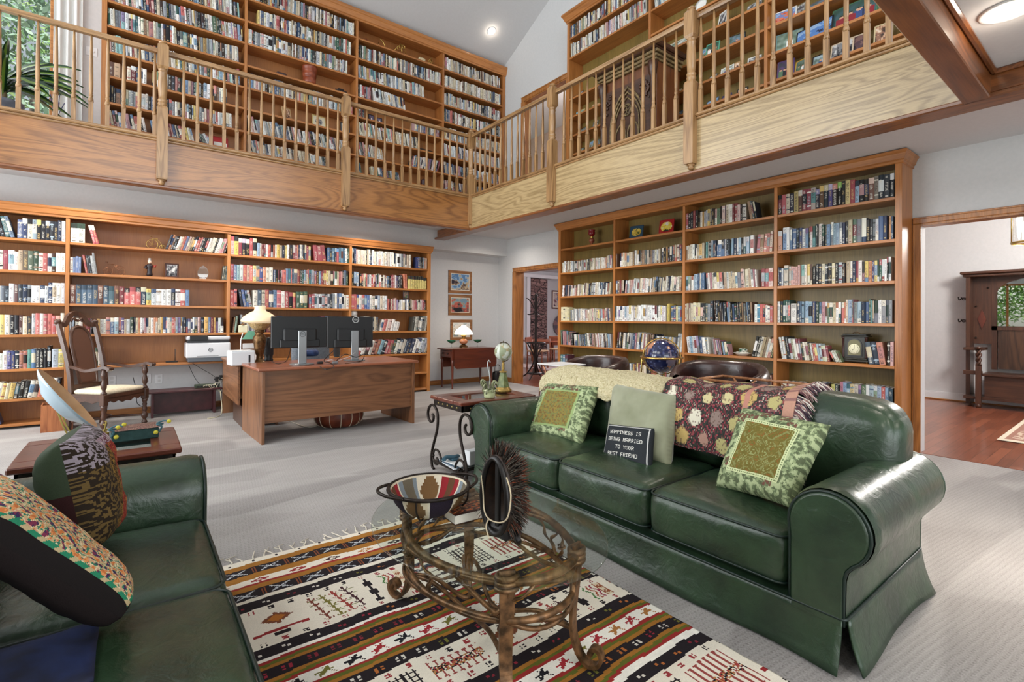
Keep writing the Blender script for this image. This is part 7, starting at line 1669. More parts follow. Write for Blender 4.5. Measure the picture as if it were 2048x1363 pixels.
shelf_frame('tan frame leaning left among the railing spindles upstairs', cUA, 1, .36, 3, .15, .21, (196,164,120), scene_paint(WARMP, 31), 20, **fr1)
shelf_frame('square cream frame with oval portrait on the upper back bookcase', cUA, 1, .66, 3, .22, .21, (190,170,110), lambda u, v: (214,206,180) if (u-.5)**2+(v-.5)**2 > .09 else scene_paint(BW, 33)(u, v), 5, **fr1)
shelf_frame('dark frame with white mount beside the railing newel upstairs', cUA, 1, .92, 3, .15, .20, (50,56,60), scene_paint(BW, 34), -8, mat=.02, **fr1)
shelf_frame('black frame left of a pair on the upper back bookcase', cUA, 2, .18, 4, .11, .14, (26,24,30), people_paint((110,90,130), 35, 1), 6, **fr1); shelf_frame('black frame right of a pair on the upper back bookcase', cUA, 2, .27, 4, .10, .12, (26,24,30), people_paint((120,100,140), 36, 1), -4, **fr1)
shelf_frame('round red and white tin plate at the foot of the upper bookcase', cUA, 0, .82, 1, .20, .17, (150,40,40), lambda u, v: (166,40,44) if v > .5 else (226,222,214), 0, cat='tin plate', name='tin_plate', group=None)
p = shp(cUA, 2, .80, 3, .1); sb = thing('model_boat', 'small dark model boat on the upper back bookcase by leaning books', 'model', p); m = MB(); m.prism([(-.16,.02),(-.13,.0),(.12,.0),(.17,.04),(.1,.05),(-.1,.05)], -.03, .03, 'y'); m.build('hull', plain('boat_hull', (54,40,30), .4), sb); m = MB(); m.tube([(-.03,0,.05),(-.03,0,.17)], .004, 6); m.tube([(.06,0,.05),(.06,0,.14)], .004, 6); m.tube([(-.16,0,.06),(-.03,0,.16),(.06,0,.13),(.16,0,.06)], .002, 5); m.build('mast', plain('boat_mast', (150,120,80), .4), sb)
# brass instruments on the top shelf of the third bay
def tubes(name, label, p, tl_, mat=BRASS, r=.006, base=True):
    t = thing(name, label, 'ornament', p); m = MB()
    for P in tl_: m.tube(P, r, 6)
    m.build('frame', mat, t)
    if base: m = MB(); m.lathe([(.04,0),(.04,.008),(.012,.014),(.008,.05)], seg=14); m.build('base', mat, t)
    return t
def circ(cx, cz, r, tilt=0, n=20): return [(cx+r*math.cos(t)*math.cos(tilt), r*math.cos(t)*math.sin(tilt), cz+r*math.sin(t)) for t in [2*PI*k/n for k in range(n+1)]]
tubes('brass_sextant', 'large brass sextant on the top shelf of the upper back bookcase', shp(cUA, 2, .50, 8), [[(-.12,0,.05),(0,0,.21),(.12,0,.05)], [(-.12+.24*k/8, 0, .05-.03*math.sin(PI*k/8)) for k in range(9)], [(0,0,.21),(.03,0,.03)], circ(-.04,.12,.03), circ(.05,.17,.03)], r=.008, base=False)
tubes('brass_armillary', 'small brass diamond-shaped armillary at the right of the top shelf', shp(cUA, 2, .88, 8), [[(-.06,0,.08),(0,0,.15),(.06,0,.08),(0,0,.02),(-.06,0,.08)], circ(0,.085,.04,.6), [(0,0,.0),(0,0,.16)]], r=.005)
tubes('brass_bow', 'curved brass bow ornament left of the sextant upstairs', shp(cUA, 2, .26, 8), [[(-.03,0,.0),(-.02,0,.10)], smooth_path([(.0,0,.16),(.06,0,.12),(.09,0,.05),(.08,0,.0)], 5)], r=.007, base=False)
tubes('copper_hoop', 'low copper hoop at the left of the top shelf upstairs', shp(cUA, 2, .10, 8), [[(-.08+.16*k/8, 0, .07*math.sin(PI*k/8)+.002) for k in range(9)]], plain('copper_hoop_metal', (150,84,60), .35, .8), r=.008, base=False)
lump('shell_carving', 'pale carved shell between the sextant and armillary upstairs', 'ornament', shp(cUA, 2, .76, 8), (206,190,150), (.13,.07,.09), speck('shell_bone', (186,160,116), (226,212,176), 30, .5, .4)); lump('dark_pipe', 'small dark carved pipe right of the sextant upstairs', 'ornament', shp(cUA, 2, .66, 8), (70,40,34), (.14,.04,.03))
p = shp(cUA, 2, .80, 1); o = lump('clay_pot', 'small dark and orange clay pot at the foot of upper shelves', 'pot', p, (60,34,40), (.1,.1,.13))

# ------------------------------------------------------------------ gallery window corner: curtain, switch, plant
m = MB(); m.grid(lambda u, v: Vector((-.80+.27*u, YU-.07+.022*math.sin(u*22)+.006*math.sin(v*5+u*9), ZF+.02+3.0*v)), 44, 12); o = m.build('curtain', plain('white_curtain', (214,212,208), .8)); sd = o.modifiers.new('t', 'SOLIDIFY'); sd.thickness = .004; tag(o, 'off white curtain hanging at the edge of the gallery window', 'curtain')
q = at(183, 103, Y=YU-.004); ls = thing('light_switch', 'white double light switch on the wall beside the gallery bookcase', 'switch', (q.x, YU-.001, q.z)); m = MB(); m.box((-.058, -.007, -.058), (.058, 0, .058), bev=.003); m.build('plate', MAT['white'], ls)
for x in (-.024, .024): m = MB(); m.box((x-.006, -.016, -.012), (x+.006, -.005, .012), bev=.002); m.build('toggle', MAT['white'], ls)
pt = thing('dracaena_plant', 'strap-leaved potted dracaena behind the gallery railing at the window', 'potted plant', (-1.12, 7.55, ZF+.002))
m = MB(); m.lathe([(.0,0),(.12,.0),(.15,.2),(.165,.34),(.172,.35),(.172,.38),(.155,.38),(.15,.33),(0,.33)], seg=24); m.build('pot', speck('dark_stoneware', (70,74,84), (110,116,128), 8, .35, .1), pt)
m = MB(); m.tube([(0,0,.3),(.01,0,.45),(0,.01,.6)], .022, 8); m.build('stem', plain('plant_stem', (96,84,54), .7), pt)
def leafmat():
    m, nt, b = newmat('variegated_leaf'); uv = N(nt, 'UVMap'); s = N(nt, 'SeparateXYZ'); nt.links.new(uv.outputs[0], s.inputs[0]); k = mth(nt, 'ABSOLUTE', mth(nt, 'SUBTRACT', s.outputs[0], .5)); f = mth(nt, 'LESS_THAN', k, .17)
    nt.links.new(mixn(nt, f, lin((22,56,30)), lin((110,140,52))), b.inputs['Base Color']); b.inputs['Roughness'].default_value = .3; return m
LM = leafmat(); rr = random.Random(21)
for i in range(26):
    a = rr.uniform(0, 2*PI) if i > 9 else rr.uniform(-.7, .9); L = rr.uniform(.55, .95); up = rr.uniform(.15, .6); z0 = .42+.2*rr.random(); P = []
    for k in range(13): t = k/12; P.append(Vector((math.cos(a)*L*t*(.55+.5*t*(1-up)), math.sin(a)*L*.6*t, max(.14, z0+L*(up+.35)*t-L*.85*t*t*(1.1-up)))))
    sdv = Vector((-math.sin(a)*.6, math.cos(a)*.6, .75)); m = MB(); m.grid(lambda u, v: P[min(12, int(round(v*12)))]+sdv*((u-.5)*.12*math.sin(PI*min(1, .12+v*.9))**.8)+Vector((0, 0, .012*abs(u-.5)*2)), 4, 12, uv=True); m.build('leaf', LM, pt)
q = at(112, 225, Y=8.0); zv = thing('patterned_vase', 'small black and white patterned vase behind the railing below the curtain', 'vase', (q.x, 8.05, ZF)); m = MB(); m.lathe([(.0,0),(.06,0),(.085,.12),(.08,.28),(.05,.40),(.06,.46),(.05,.46)], seg=30, col=lambda t, u: (226,224,216) if math.sin(t*26+5*math.sin(u*12.6)) > 0 else (44,46,44)); m.build('body', PHOTO, zv)
for i in range(5): a = i*1.3; m = MB(); m.tube(smooth_path([(0,0,.44),(.03*math.cos(a),.03*math.sin(a),.55),(.07*math.cos(a),.07*math.sin(a),.66+.02*i)], 4), .004, 5); m.build('twig', plain('dark_twig', (60,60,110), .6), zv)

# ------------------------------------------------------------------ recessed lights
def downlight(label, p, n, r):
    t = thing('recessed_light', label, 'ceiling light', p); t.matrix_basis = Matrix.Translation(p) @ Vector((0,0,-1)).rotation_difference(n).to_matrix().to_4x4()
    m = MB(); m.lathe([(r*1.0,-.004),(r*1.0,.0),(r*.96,.004),(r*.72,.004),(r*.66,-.02)], seg=40, cap=False)
    m.tf = Matrix.Rotation(PI, 4, 'X'); m.v = []; m.f = []; m.c = []; m.sm = []; m.uv = []; m.mi = []; m.lathe([(r*1.0,-.001),(r*1.0,.004),(r*.95,.008),(r*.72,.006),(r*.66,.001)], seg=40, cap=False); m.build('trim_ring', MAT['white'], t)
    m = MB(); m.tf = Matrix.Rotation(PI, 4, 'X'); m.lathe([(r*.68,.0025),(.0,.003)], seg=32); m.build('lamp_face', plain('lamp_glow', (255,250,240), .5, 0, 0, (255,246,230), 1.6), t); return t
# sloped ceiling lamp: where the sight line meets the slope
d_ = (F2 + R3*((983-1024)/CF) + U3*((PY-62)/CF)); A0 = ZG+(YU-.28)*.492; tt = (A0-CH)/(d_.z+.492*d_.y); SL = CAM+d_*tt; nS = Vector((0, -.492, -1)).normalized()
downlight('small recessed light in the sloping white ceiling above the gallery corner', SL+nS*.002, nS, .085)
downlight('large recessed light in the low ceiling at the upper right', Vector((3.58, .46, ZL-.002)), Vector((0,0,-1)), .115)

# ------------------------------------------------------------------ behind the sofa
brn = leather('brown_leather', (30,14,12), (62,32,26), .3, .2, .3)
def tub(label, x, y, rz, kz=1.):
    t = thing('tub_chair', label, 'chair', (x, y, 0), rz, 'brown leather tub chairs behind the sofa'); m = MB()
    def sh(u, v):      # horseshoe shell, rounded rim
        a = math.radians(-35+250*u); R0 = .40; prof = smooth_path([(.02,.12,0),(0,.45,0),(-.005,.70,0),(-.04,.775,0),(-.085,.765,0),(-.10,.70,0),(-.10,.40,0),(-.10,.2,0)], 3); k = prof[min(len(prof)-1, int(round(v*(len(prof)-1))))]; drop = .12*max(0, abs(u-.5)*2-.35)**1.5*2.2
        return Vector(((R0+k.x)*math.cos(a), (R0+k.x)*math.sin(a), k.y*kz*(1-drop*.8)))
    m.grid(sh, 40, 21); m.build('backrest', brn, t)
    m = MB(); cushion(m, (-.30, -.34, .26), (.30, .24, .44), .06, 10); merge(m.build('seat', brn, t))
    for sx in (-1, 1):
        for sy in (-1, 1): m = MB(); m.lathe([(.018,0),(.026,.14)], (sx*.24, sy*.22, 0), 10); m.build('leg', MAT['darkz'], t)
    return t
tub('brown leather tub chair behind the sofa, the one near the gilt tray stand', 3.92, 2.24, -PI/2+.25, 1.15); tub('brown leather tub chair behind the fleece end of the sofa', 4.25, 3.95, -PI/2, 1.06)
gl = thing('gemstone_globe', 'dark blue gemstone globe in a gold floor stand behind the sofa', 'globe', (4.2, 3.0, 0)); GR = .165; gz = .894; gold2 = plain('polished_gold', (206,168,96), .22, .95)
def gem(u, v):
    k = nz(math.cos(2*PI*u)*1.5+3, math.sin(2*PI*u)*1.5, v*3.2)+.35*nz(u*24, v*12, 3); a = (u*2*PI)
    if k > .30: return [(196,140,110),(206,180,160),(120,110,130),(170,120,90)][int(hsh(int(u*9), int(v*6))*4)]
    return (28,34,70) if nz(u*40, v*30, 8) < .25 else (70,80,120)
m = MB(); m.sphere((0,0,gz), GR, 56, 36, gem); m.build('sphere', colmat('gemstone', .15, 60, .1, 0, coat=.6), gl)
m = MB(); m.tube([(1.22*GR*math.cos(t), 1.22*GR*math.sin(t), gz-.01) for t in [2*PI*k/48 for k in range(48)]], .010, 8, closed=True); m.build('horizon_ring', gold2, gl)
m = MB(); m.tube([((GR+.014)*math.cos(t)*.6, (GR+.014)*math.cos(t)*-.8, gz+(GR+.014)*math.sin(t)) for t in [2*PI*k/48 for k in range(48)]], .006, 7, closed=True); m.build('meridian_ring', gold2, gl)
for k in range(3): a = 2*PI*k/3+.5; m = MB(); m.tube(smooth_path([(1.22*GR*math.cos(a), 1.22*GR*math.sin(a), gz-.015), (.21*math.cos(a), .21*math.sin(a), .65), (.16*math.cos(a), .16*math.sin(a), .35), (.24*math.cos(a), .24*math.sin(a), .02)], 5), .009, 8); m.build('leg', gold2, gl)
m = MB(); m.tube([(.165*math.cos(t), .165*math.sin(t), .35) for t in [2*PI*k/32 for k in range(32)]], .006, 6, closed=True); m.build('brace_ring', gold2, gl)
ratt = speck('rattan', (120,72,44), (186,132,90), 30, .4, .2)
a_ = at(1398, 757, X=3.45); b_ = at(1600, 762, X=3.45); zt = a_.z; ts = thing('tray_stand', 'gilt rattan tray stand with crossed struts behind the floral throw', 'stand', (3.45, (a_.y+b_.y)/2, 0)); hy_ = (a_.y-b_.y)/2
m = MB()
for x in (0, .34): m.tube([(x, -hy_, zt), (x, hy_, zt)], .010, 7)
for y in (-hy_, hy_): m.tube([(0, y, zt), (.34, y, zt)], .010, 7)
m.build('top_frame', ratt, ts)
for x in (0, .34):
    for s in (-1, 1): m = MB(); m.tube([(x, s*hy_*.75, zt), (x, -s*hy_*.45, .005)], .009, 7); m.tube([(x, s*hy_*.25, zt-.01), (x, s*hy_*.62, zt-.10)], .006, 6); m.build('leg', ratt, ts)
q = at(1092, 725, X=3.55); q2 = at(1130, 726, X=3.55); th = thing('tray_table', 'small white-topped tray table with bent copper legs behind the far sofa end', 'table', (3.62, (q.y+q2.y)/2-.05, 0)); hy_ = .16
m = MB(); m.box((-.18, -hy_, q.z-.012), (.18, hy_+.06, q.z), bev=.005); m.build('top', MAT['white'], th)
for s in (-1, 1): m = MB(); m.tube(smooth_path([(-.14, s*hy_*.9+.03, q.z-.012), (-.14, s*hy_*.6+.03, q.z-.10), (-.15, s*hy_*1.1+.03, q.z-.28), (-.16, s*hy_*1.2+.03, .006)], 5), .008, 7); m.tube(smooth_path([(.14, s*hy_*.9+.03, q.z-.012), (.15, s*hy_*1.1+.03, q.z-.28), (.16, s*hy_*1.2+.03, .006)], 5), .008, 7); m.build('leg', plain('copper_tube', (186,130,100), .25, .9), th)

# ------------------------------------------------------------------ hall
HX = 10.02; yL = at(1930, 650, X=HX).y; ht_ = thing('hall_tree', 'dark oak hall tree with arched mirror and bench against the hall wall', 'hall tree', (HX, yL, .004), -PI/2); HW = 1.55; dO = lambda ax: MAT['dark'+ax]
def hx_(u): return yL-at(u, 650, X=HX).y
m = MB(); m.box((0, .05, .02), (.05, .32, 2.0)); m.build('side_panel', dO('z'), ht_); m = MB(); m.box((HW-.05, .05, .02), (HW, .32, 2.0)); m.build('side_panel', dO('z'), ht_)
m = MB(); m.box((-.06, -.02, 1.98), (HW+.06, .34, 2.02), bev=.01); m.box((-.03, .02, 1.94), (HW+.03, .33, 1.98), bev=.008); m.build('cornice', dO('x'), ht_)
xl = hx_(1976); xm = hx_(1988); m = MB(); m.box((.05, .27, .93), (xl, .30, 1.94)); m.build('left_panel', dO('z'), ht_)
m = MB(); m.prism([(xl*.5+.02, 1.45), (xl*.5+.07, 1.30), (xl*.5+.02, 1.15), (xl*.5-.03, 1.30)], .255, .27, 'y'); m.build('diamond_boss', MAT['mahogz'], ht_)
mw0, mw1 = xm, HW-xm; zA, zB = 1.20, 1.70; hwm = (mw1-mw0)/2; cxm = (mw0+mw1)/2
m = MB(); m.box((xl, .26, .55), (xl+.06, .31, 1.94)); m.box((HW-xl-.06, .26, .55), (HW-xl, .31, 1.94)); m.box((xl, .26, 1.14), (HW-xl, .31, 1.20)); m.build('stile_frame', dO('z'), ht_)
arc_ = [(mw0, zA), (mw1, zA)]+[(cxm+hwm*math.cos(t), zB+.22*math.sin(t)) for t in [PI*k/24 for k in range(25)]]
tiltM = Matrix.Translation((cxm, .285, 0)) @ Matrix.Rotation(math.radians(4.6), 4, 'Z') @ Matrix.Translation((-cxm, 0, 0))
m = MB(); m.tf = tiltM; m.prism(arc_, -.002, .002, 'y'); m.build('mirror', plain('mirror_glass', (206,212,210), .01, 1.), ht_)
m = MB(); m.prism([(xl+.06, zA)]+[(mw0, zA), (mw0, zB)]+[(cxm-hwm*math.cos(t), zB+.22*math.sin(t)) for t in [PI*k/24 for k in range(1, 24)]]+[(mw1, zB), (mw1, zA), (HW-xl-.06, zA), (HW-xl-.06, 1.94), (xl+.06, 1.94)], .25, .262, 'y'); m.build('mirror_surround', dO('x'), ht_)
for k in range(2): m = MB(); x0 = xl+.06+k*(HW-2*xl-.12)/2; m.box((x0+.01, .28, .56), (x0+(HW-2*xl-.12)/2-.05, .30, 1.14)); m.build('lower_panel', wood('quartered_oak_%d' % k, (40,26,18), (86,58,40), 'z', 5., .35, .2, 8., 1.2), ht_)
m = MB(); m.box((xl+.06+(HW-2*xl-.12)/2-.05, .27, .56), (xl+.06+(HW-2*xl-.12)/2+.01, .31, 1.14)); m.build('muntin', dO('z'), ht_)
xs = hx_(1968); m = MB(); m.box((xs, -.16, .47), (HW-xs, .30, .51), bev=.008); m.build('bench_seat', dO('x'), ht_); m = MB(); m.box((xs+.02, -.10, .16), (HW-xs-.02, .28, .47)); m.box((xs, -.13, .12), (HW-xs, .28, .16)); m.build('bench_box', dO('x'), ht_)
for x in (hx_(1961), HW-hx_(1961)):
    m = MB(); m.lathe([(.03,.0),(.035,.03),(.03,.06)], (x, -.13, 0), 12); m.box((x-.03, -.16, .05), (x+.03, -.10, .62)); m.build('front_post', dO('z'), ht_)
    m = MB(); 
    for j in range(2): m.tube([(x+.018*math.cos(k*.5+j*PI), -.13+.018*math.sin(k*.5+j*PI), .62+k*.012) for k in range(20)], .018, 7)
    m.lathe([(.03,.86),(.04,.875),(.04,.89),(.0,.90)], (x, -.13, 0), 12); m.build('twist_post', dO('z'), ht_)
for x0, x1 in ((0, xs), (HW-xs, HW)):
    
    for lo_, hi_ in (((x0, -.12, .84), (x1, .28, .88)), ((x0, -.12, .48), (x1, -.08, .54)), ((x0, -.12, .12), (x1, .28, .16))): m = MB(); m.box(lo_, hi_, bev=.005); m.build('rack_rail', dO('x'), ht_)
for k, z in enumerate((1.62, 1.28)):
    m = MB(); m.tube(smooth_path([(0, .2, z), (-.06, .19, z+.01), (-.10, .18, z-.02), (-.11, .18, z+.03)], 4), .008, 6); m.tube(smooth_path([(0, .2, z), (-.05, .16, z-.02), (-.07, .14, z+.02)], 4), .007, 6); m.build('coat_hook', MAT['iron'], ht_)
m = MB(); 
for x, z in ((.08,1.50),(.08,1.02),(xl-.04,1.78)): m.sphere((x, .26, z), .014, 8, 6)
m.build('peg', MAT['iron'], ht_)
m = MB(); 
def hr(u, v):
    e = min(u, 1-u)*2.2; f = min(v, 1-v)*1.2; d = min(e, f)
    if d < .08: return (206,196,176)
    if d < .14: return (150,110,96)
    if d < .3: return (190,170,150) if nz(u*30, v*30) > 0 else (150,112,100)
    return (176,140,124) if nz(u*16, v*22, 4) > .0 else (206,190,166)
m.grid(lambda u, v: Vector((7.30+2.0*u, 1.02-1.3*v, .012)), 80, 60, lambda u, v: hr(v, u)); rg2 = m.build('hall_rug', MAT['cloth']); rg2.data.flip_normals(); tag(rg2, 'pale patterned rug on the hall plank floor', 'rug')
p = at(2047, 440, X=8.2); ln = thing('pendant_lantern', 'brass and glass pendant lantern in the hall at the right edge', 'ceiling light', (8.2, p.y-.05, 1.25)); zb = at(2040, 488, X=8.2).z-1.25; zt = at(2040, 425, X=8.2).z-1.25
m = MB(); m.lathe([(.155,zb),(.16,zb+.02),(.15,zb+.025)], seg=24, cap=False)
for k in range(4): a = PI/2*k+.3; m.tube([(.15*math.cos(a), .15*math.sin(a), zb), (.15*math.cos(a), .15*math.sin(a), zt+.06)], .007, 6)
m.lathe([(.155,zt+.05),(.1,zt+.13),(.02,zt+.18),(.008,zt+.19),(.008,1.75)], seg=24); m.build('brass_frame', BRASS, ln); m = MB(); m.lathe([(.14,zb+.02),(.14,zt+.05)], seg=32, cap=False); m.build('glass_cylinder', thinglass('lantern_glass', (.96,.96,.95), .05, 1.5, .03), ln)
for k in range(3): a = 2*PI*k/3; m = MB(); m.lathe([(.014,zb+.05),(.014,zb+.17),(.02,zb+.19),(.012,zb+.24),(0,zb+.26)], (.05*math.cos(a), .05*math.sin(a), 0), 10); m.build('bulb', plain('candle_bulb', (255,240,210), .4, 0, 0, (255,232,196), 2.), ln)

# ------------------------------------------------------------------ dining room seen through the left doorway
cr_ = at(1071, 757, Z=.004); rk_ = thing('coat_stand', 'black bentwood coat stand inside the far doorway', 'coat stand', (cr_.x, cr_.y, .004)); bw__ = plain('black_bentwood', (34,22,20), .35)
m = MB(); m.lathe([(.028,.1),(.03,.4),(.024,.9),(.024,1.6),(.03,1.72),(.038,1.76),(.02,1.80),(0,1.82)], seg=14); m.build('pole', bw__, rk_)
for k in range(4):
    a = PI/2*k+.5; c, s = math.cos(a), math.sin(a); m = MB(); m.tube(smooth_path([(.02*c, .02*s, 1.42), (.10*c, .10*s, 1.36), (.19*c, .19*s, 1.36)], 5), .011, 7); m.tube(smooth_path([(.02*c, .02*s, 1.46), (.09*c, .09*s, 1.58), (.17*c, .17*s, 1.68), (.22*c, .22*s, 1.70)], 5), .011, 7); m.build('hook', bw__, rk_)
    m = MB(); m.tube(smooth_path([(.20*c, .20*s, .76), (.06*c, .06*s, .52), (.05*c, .05*s, .34), (.20*c, .20*s, .10), (.36*c, .36*s, .012)], 6), .014, 7); m.build('foot', bw__, rk_)
m = MB(); m.tube([(.20*math.cos(t), .20*math.sin(t), .76) for t in [2*PI*k/28 for k in range(28)]], .012, 7, closed=True); m.lathe([(.16,.10),(.17,.11),(.17,.125),(.03,.14)], seg=24); m.build('umbrella_ring', bw__, rk_)
# stone chimney breast
sx0 = at(1061, 700, Y=13.4); sx1 = at(1095, 700, Y=13.4)
def stone_mat():
    m, nt, b = newmat('stacked_stone'); tc = N(nt, 'TexCoord'); mp = N(nt, 'Mapping'); mp.inputs['Scale'].default_value = (3.6, 3.6, 11.); nt.links.new(tc.outputs['Object'], mp.inputs[0]); v = N(nt, 'TexVoronoi', i_Scale=1.2, i_Randomness=.85); nt.links.new(mp.outputs[0], v.inputs['Vector']); v2 = N(nt, 'TexVoronoi', i_Scale=1.2, feature='DISTANCE_TO_EDGE'); v2.inputs['Randomness'].default_value = .85; nt.links.new(mp.outputs[0], v2.inputs['Vector']); n = N(nt, 'TexNoise', i_Scale=9., i_Detail=5.); nt.links.new(tc.outputs['Object'], n.inputs['Vector'])
    s = N(nt, 'SeparateColor'); nt.links.new(v.outputs['Color'], s.inputs[0]); f = mth(nt, 'ADD', mth(nt, 'MULTIPLY', s.outputs[0], .6), mth(nt, 'MULTIPLY', n.outputs[0], .4)); c = mixn(nt, f, lin((92,66,66)), lin((168,136,130))); e = mth(nt, 'LESS_THAN', v2.outputs['Distance'], .05); nt.links.new(mixn(nt, e, c, lin((40,30,32))), b.inputs['Base Color']); b.inputs['Roughness'].default_value = .9; bump(nt, b, mth(nt, 'MINIMUM', v2.outputs['Distance'], .2), 1., .08); return m
m = MB(); m.box((sx0.x, 13.4, 0), (sx1.x, 14.2, 2.72), bev=.03); struct('wall_chimney_breast', m, stone_mat())
m = MB(); zc = 2.74; m.box((sx0.x-1.5, 13.36, zc), (sx1.x+3.5, 13.5, zc+.14), bev=.02); m.box((sx0.x-.20, 13.36, 0), (sx0.x-.05, 13.5, zc)); struct('trim_dining', m, MAT['white'])
m = MB(); m.box((sx1.x, 13.9, 0), (sx1.x+5, 14.0, 3.0)); m.box((sx0.x-4, 13.45, 0), (sx0.x-.12, 13.6, 3.0)); m.box((sx0.x-.2, 13.5, zc+.1), (sx1.x+5, 13.95, 3.0)); struct('wall_dining_far', m, MAT['wall'])
tq = at(1060, 681, Y=11.0); dtb = thing('dining_table', 'teak dining table seen through the far doorway', 'table', (tq.x+.85, 11.0, .004)); tzz = tq.z; tk = wood('teak', (120,58,36), (176,100,66), 'x', 6., .35, .2, 6.)
m = MB(); m.lathe([(.0,tzz-.035),(.9,tzz-.035),(.93,tzz-.02),(.93,tzz-.005),(.92,tzz),(0,tzz)], seg=40); m.build('top', tk, dtb)
for sx in (-1, 1):
    for sy in (-1, 1): m = MB(); m.lathe([(.022,0),(.032,tzz*.6),(.034,tzz-.03)], (sx*.42, sy*.42, 0), 12); m.build('leg', tk, dtb)
m = MB(); m.box((-.42, -.44, tzz-.13), (.42, -.40, tzz-.03)); m.box((-.42, .40, tzz-.13), (.42, .44, tzz-.03)); m.build('apron', tk, dtb)
def dchair(label, x, y, rz):
    t = thing('dining_chair', label, 'chair', (x, y, .004), rz, 'teak dining chairs'); 
    m = MB(); m.box((-.23, -.22, .43), (.23, .22, .47), bev=.015); m.build('seat', speck('tan_cord_seat', (176,140,104), (206,176,140), 60, .8, .3), t)
    for sx in (-1, 1):
        m = MB(); m.tube([(sx*.22, -.2, 0), (sx*.215, -.2, .45)], .018, 8); m.build('leg', tk, t); m = MB(); m.tube([(sx*.20, .21, 0), (sx*.205, .2, .45), (sx*.205, .26, .78)], .018, 8); m.build('leg', tk, t)
        m = MB(); m.tube([(sx*.21, -.2, .33), (sx*.20, .2, .33)], .010, 6); m.build('stretcher', tk, t)
    m = MB(); m.box((-.23, .235, .66), (.23, .265, .80), bev=.01); m.build('backrest', tk, t); return t
c1 = at(1075, 737, Z=.4); dchair('teak dining chair left of the table beyond the far doorway', at(1075, 735, Z=.02).x, at(1075, 735, Z=.02).y, .5); q = at(1108, 730, Z=.02); dchair('teak dining chair right of the other beyond the far doorway', q.x+.2, q.y, -.4)
q0 = at(1103, 617, Y=13.88); q1 = at(1122, 581, Y=13.88); frame('framed abstract picture on the dining wall through the far doorway', Matrix.Translation(((q0.x+q1.x)/2+.15, 13.885, q0.z)), .75, q1.z-q0.z, (92,44,36), scene_paint([(60,60,90),(150,110,110),(206,190,180),(120,130,160),(190,150,130)], 51), fw=.05, lean=0, mat=.05, name='framed_picture', cat='picture')
q = at(1117, 650, Y=13.86); o = thing('wall_plate', 'large decorative plate on the dining wall through the far doorway', 'plate', (q.x+.12, 13.89, q.z)); m = MB(); m.lathe([(.0,-.03),(.2,-.035),(.38,-.06),(.40,-.055),(.38,-.02),(0,-.005)], seg=36, ax='y', col=lambda t, u: (140,110,110) if int(u*12) % 2 else (100,90,100)); m.build('dish', PHOTO, o)
# room behind the gallery doorway
m = MB(); m.box((7.4, 5.5, ZF), (7.5, 9.0, 4.12)); struct('wall_stair_half', m, plain('bluish_white', (206,214,226), .7)); m = MB(); m.box((7.36, 5.5, 4.12), (7.54, 9.0, 4.19), bev=.01); struct('trim_stair_cap', m, MAT['oaky'])

# ------------------------------------------------------------------ trees outside the windows
def tree(label, x, y, z0, h, r, seed, cols):
    t = thing('tree', label, 'tree', (x, y, z0), 0, 'trees outside the windows'); rr = random.Random(seed); m = MB(); m.tube([(0,0,0),(.1,0,h*.4),(0,.1,h*.75)], [.16,.12,.05], 8); m.build('trunk', plain('tree_bark', (92,80,66), .9), t); m = MB()
    for i in range(6500):
        d = Vector((rr.gauss(0, 1), rr.gauss(0, 1), rr.gauss(0, 1))).normalized()*rr.uniform(.35, 1)**.5; p = Vector((d.x*r, d.y*r, h*.62+d.z*h*.42)); s = rr.uniform(.05, .11); a = Vector((rr.gauss(0,1), rr.gauss(0,1), rr.gauss(0,1))).normalized(); b = a.orthogonal().normalized()
        m.face([m.vv(p-a*s), m.vv(p+b*s*.5), m.vv(p+a*s), m.vv(p-b*s*.5)], rr.choice(cols))
    m.build('foliage', MAT['cloth'], t); return t
G1 = [(120,160,80),(150,186,110),(96,136,70),(176,200,130)]; G2 = [(150,176,150),(120,150,120),(176,196,170)]
for i, (x, y, h, r) in enumerate(((-1.6,13.5,9,2.0),(-4.4,13.,8.4,2.2),(-6.8,15.,9.5,2.4),(-3.0,16.5,11,2.4))): tree('leafy green tree outside the gallery window', x, y, -.5, h, r, i+1, G1 if i % 2 else G2)
for i, (x, y, h, r) in enumerate(((-9,1.2,7,2.2),(-10,4.2,8,2.3),(-9,6.8,7.5,2.2),(-10.5,-1.4,8,2.3))): tree('leafy green tree outside the tall side windows', x, y, -.5, h, r, i+9, G1)
m = MB(); m.box((-30, -12, -.75), (XLEFT-.2, 30, -.5)); m.box((XLEFT-.2, YU+.6, -.75), (6, 30, -.5)); g_ = m.build('lawn', speck('lawn_grass', (90,120,60), (140,160,90), 3, .95, .2)); g_['kind'] = 'structure'
# ------------------------------------------------------------------ light
w = bpy.data.worlds.new('world'); scene.world = w; w.use_nodes = True; nt = w.node_tree; nt.nodes.clear()
out = N(nt, 'OutputWorld'); bg = N(nt, 'Background'); sky = N(nt, 'TexSky'); sky.sky_type = 'NISHITA'
sky.sun_disc = False; sky.sun_elevation = math.radians(48); sky.sun_rotation = math.radians(250); sky.air_density = 1.; sky.dust_density = 2.5
hs = N(nt, 'HueSaturation'); hs.inputs['Saturation'].default_value = .35
nt.links.new(sky.outputs[0], hs.inputs['Color']); nt.links.new(hs.outputs[0], bg.inputs[0]); bg.inputs[1].default_value = .16; nt.links.new(bg.outputs[0], out.inputs[0])
def area(name, loc, rot, sx, sy, power, col=(1,1,1), spread=180, shape='RECTANGLE'):
    l = bpy.data.lights.new(name, 'AREA'); l.shape = shape; l.size = sx; l.size_y = sy; l.energy = power; l.color = col; l.spread = math.radians(spread)
    o = bpy.data.objects.new(name, l); COL.objects.link(o); o.location = loc; o.rotation_euler = rot; return o
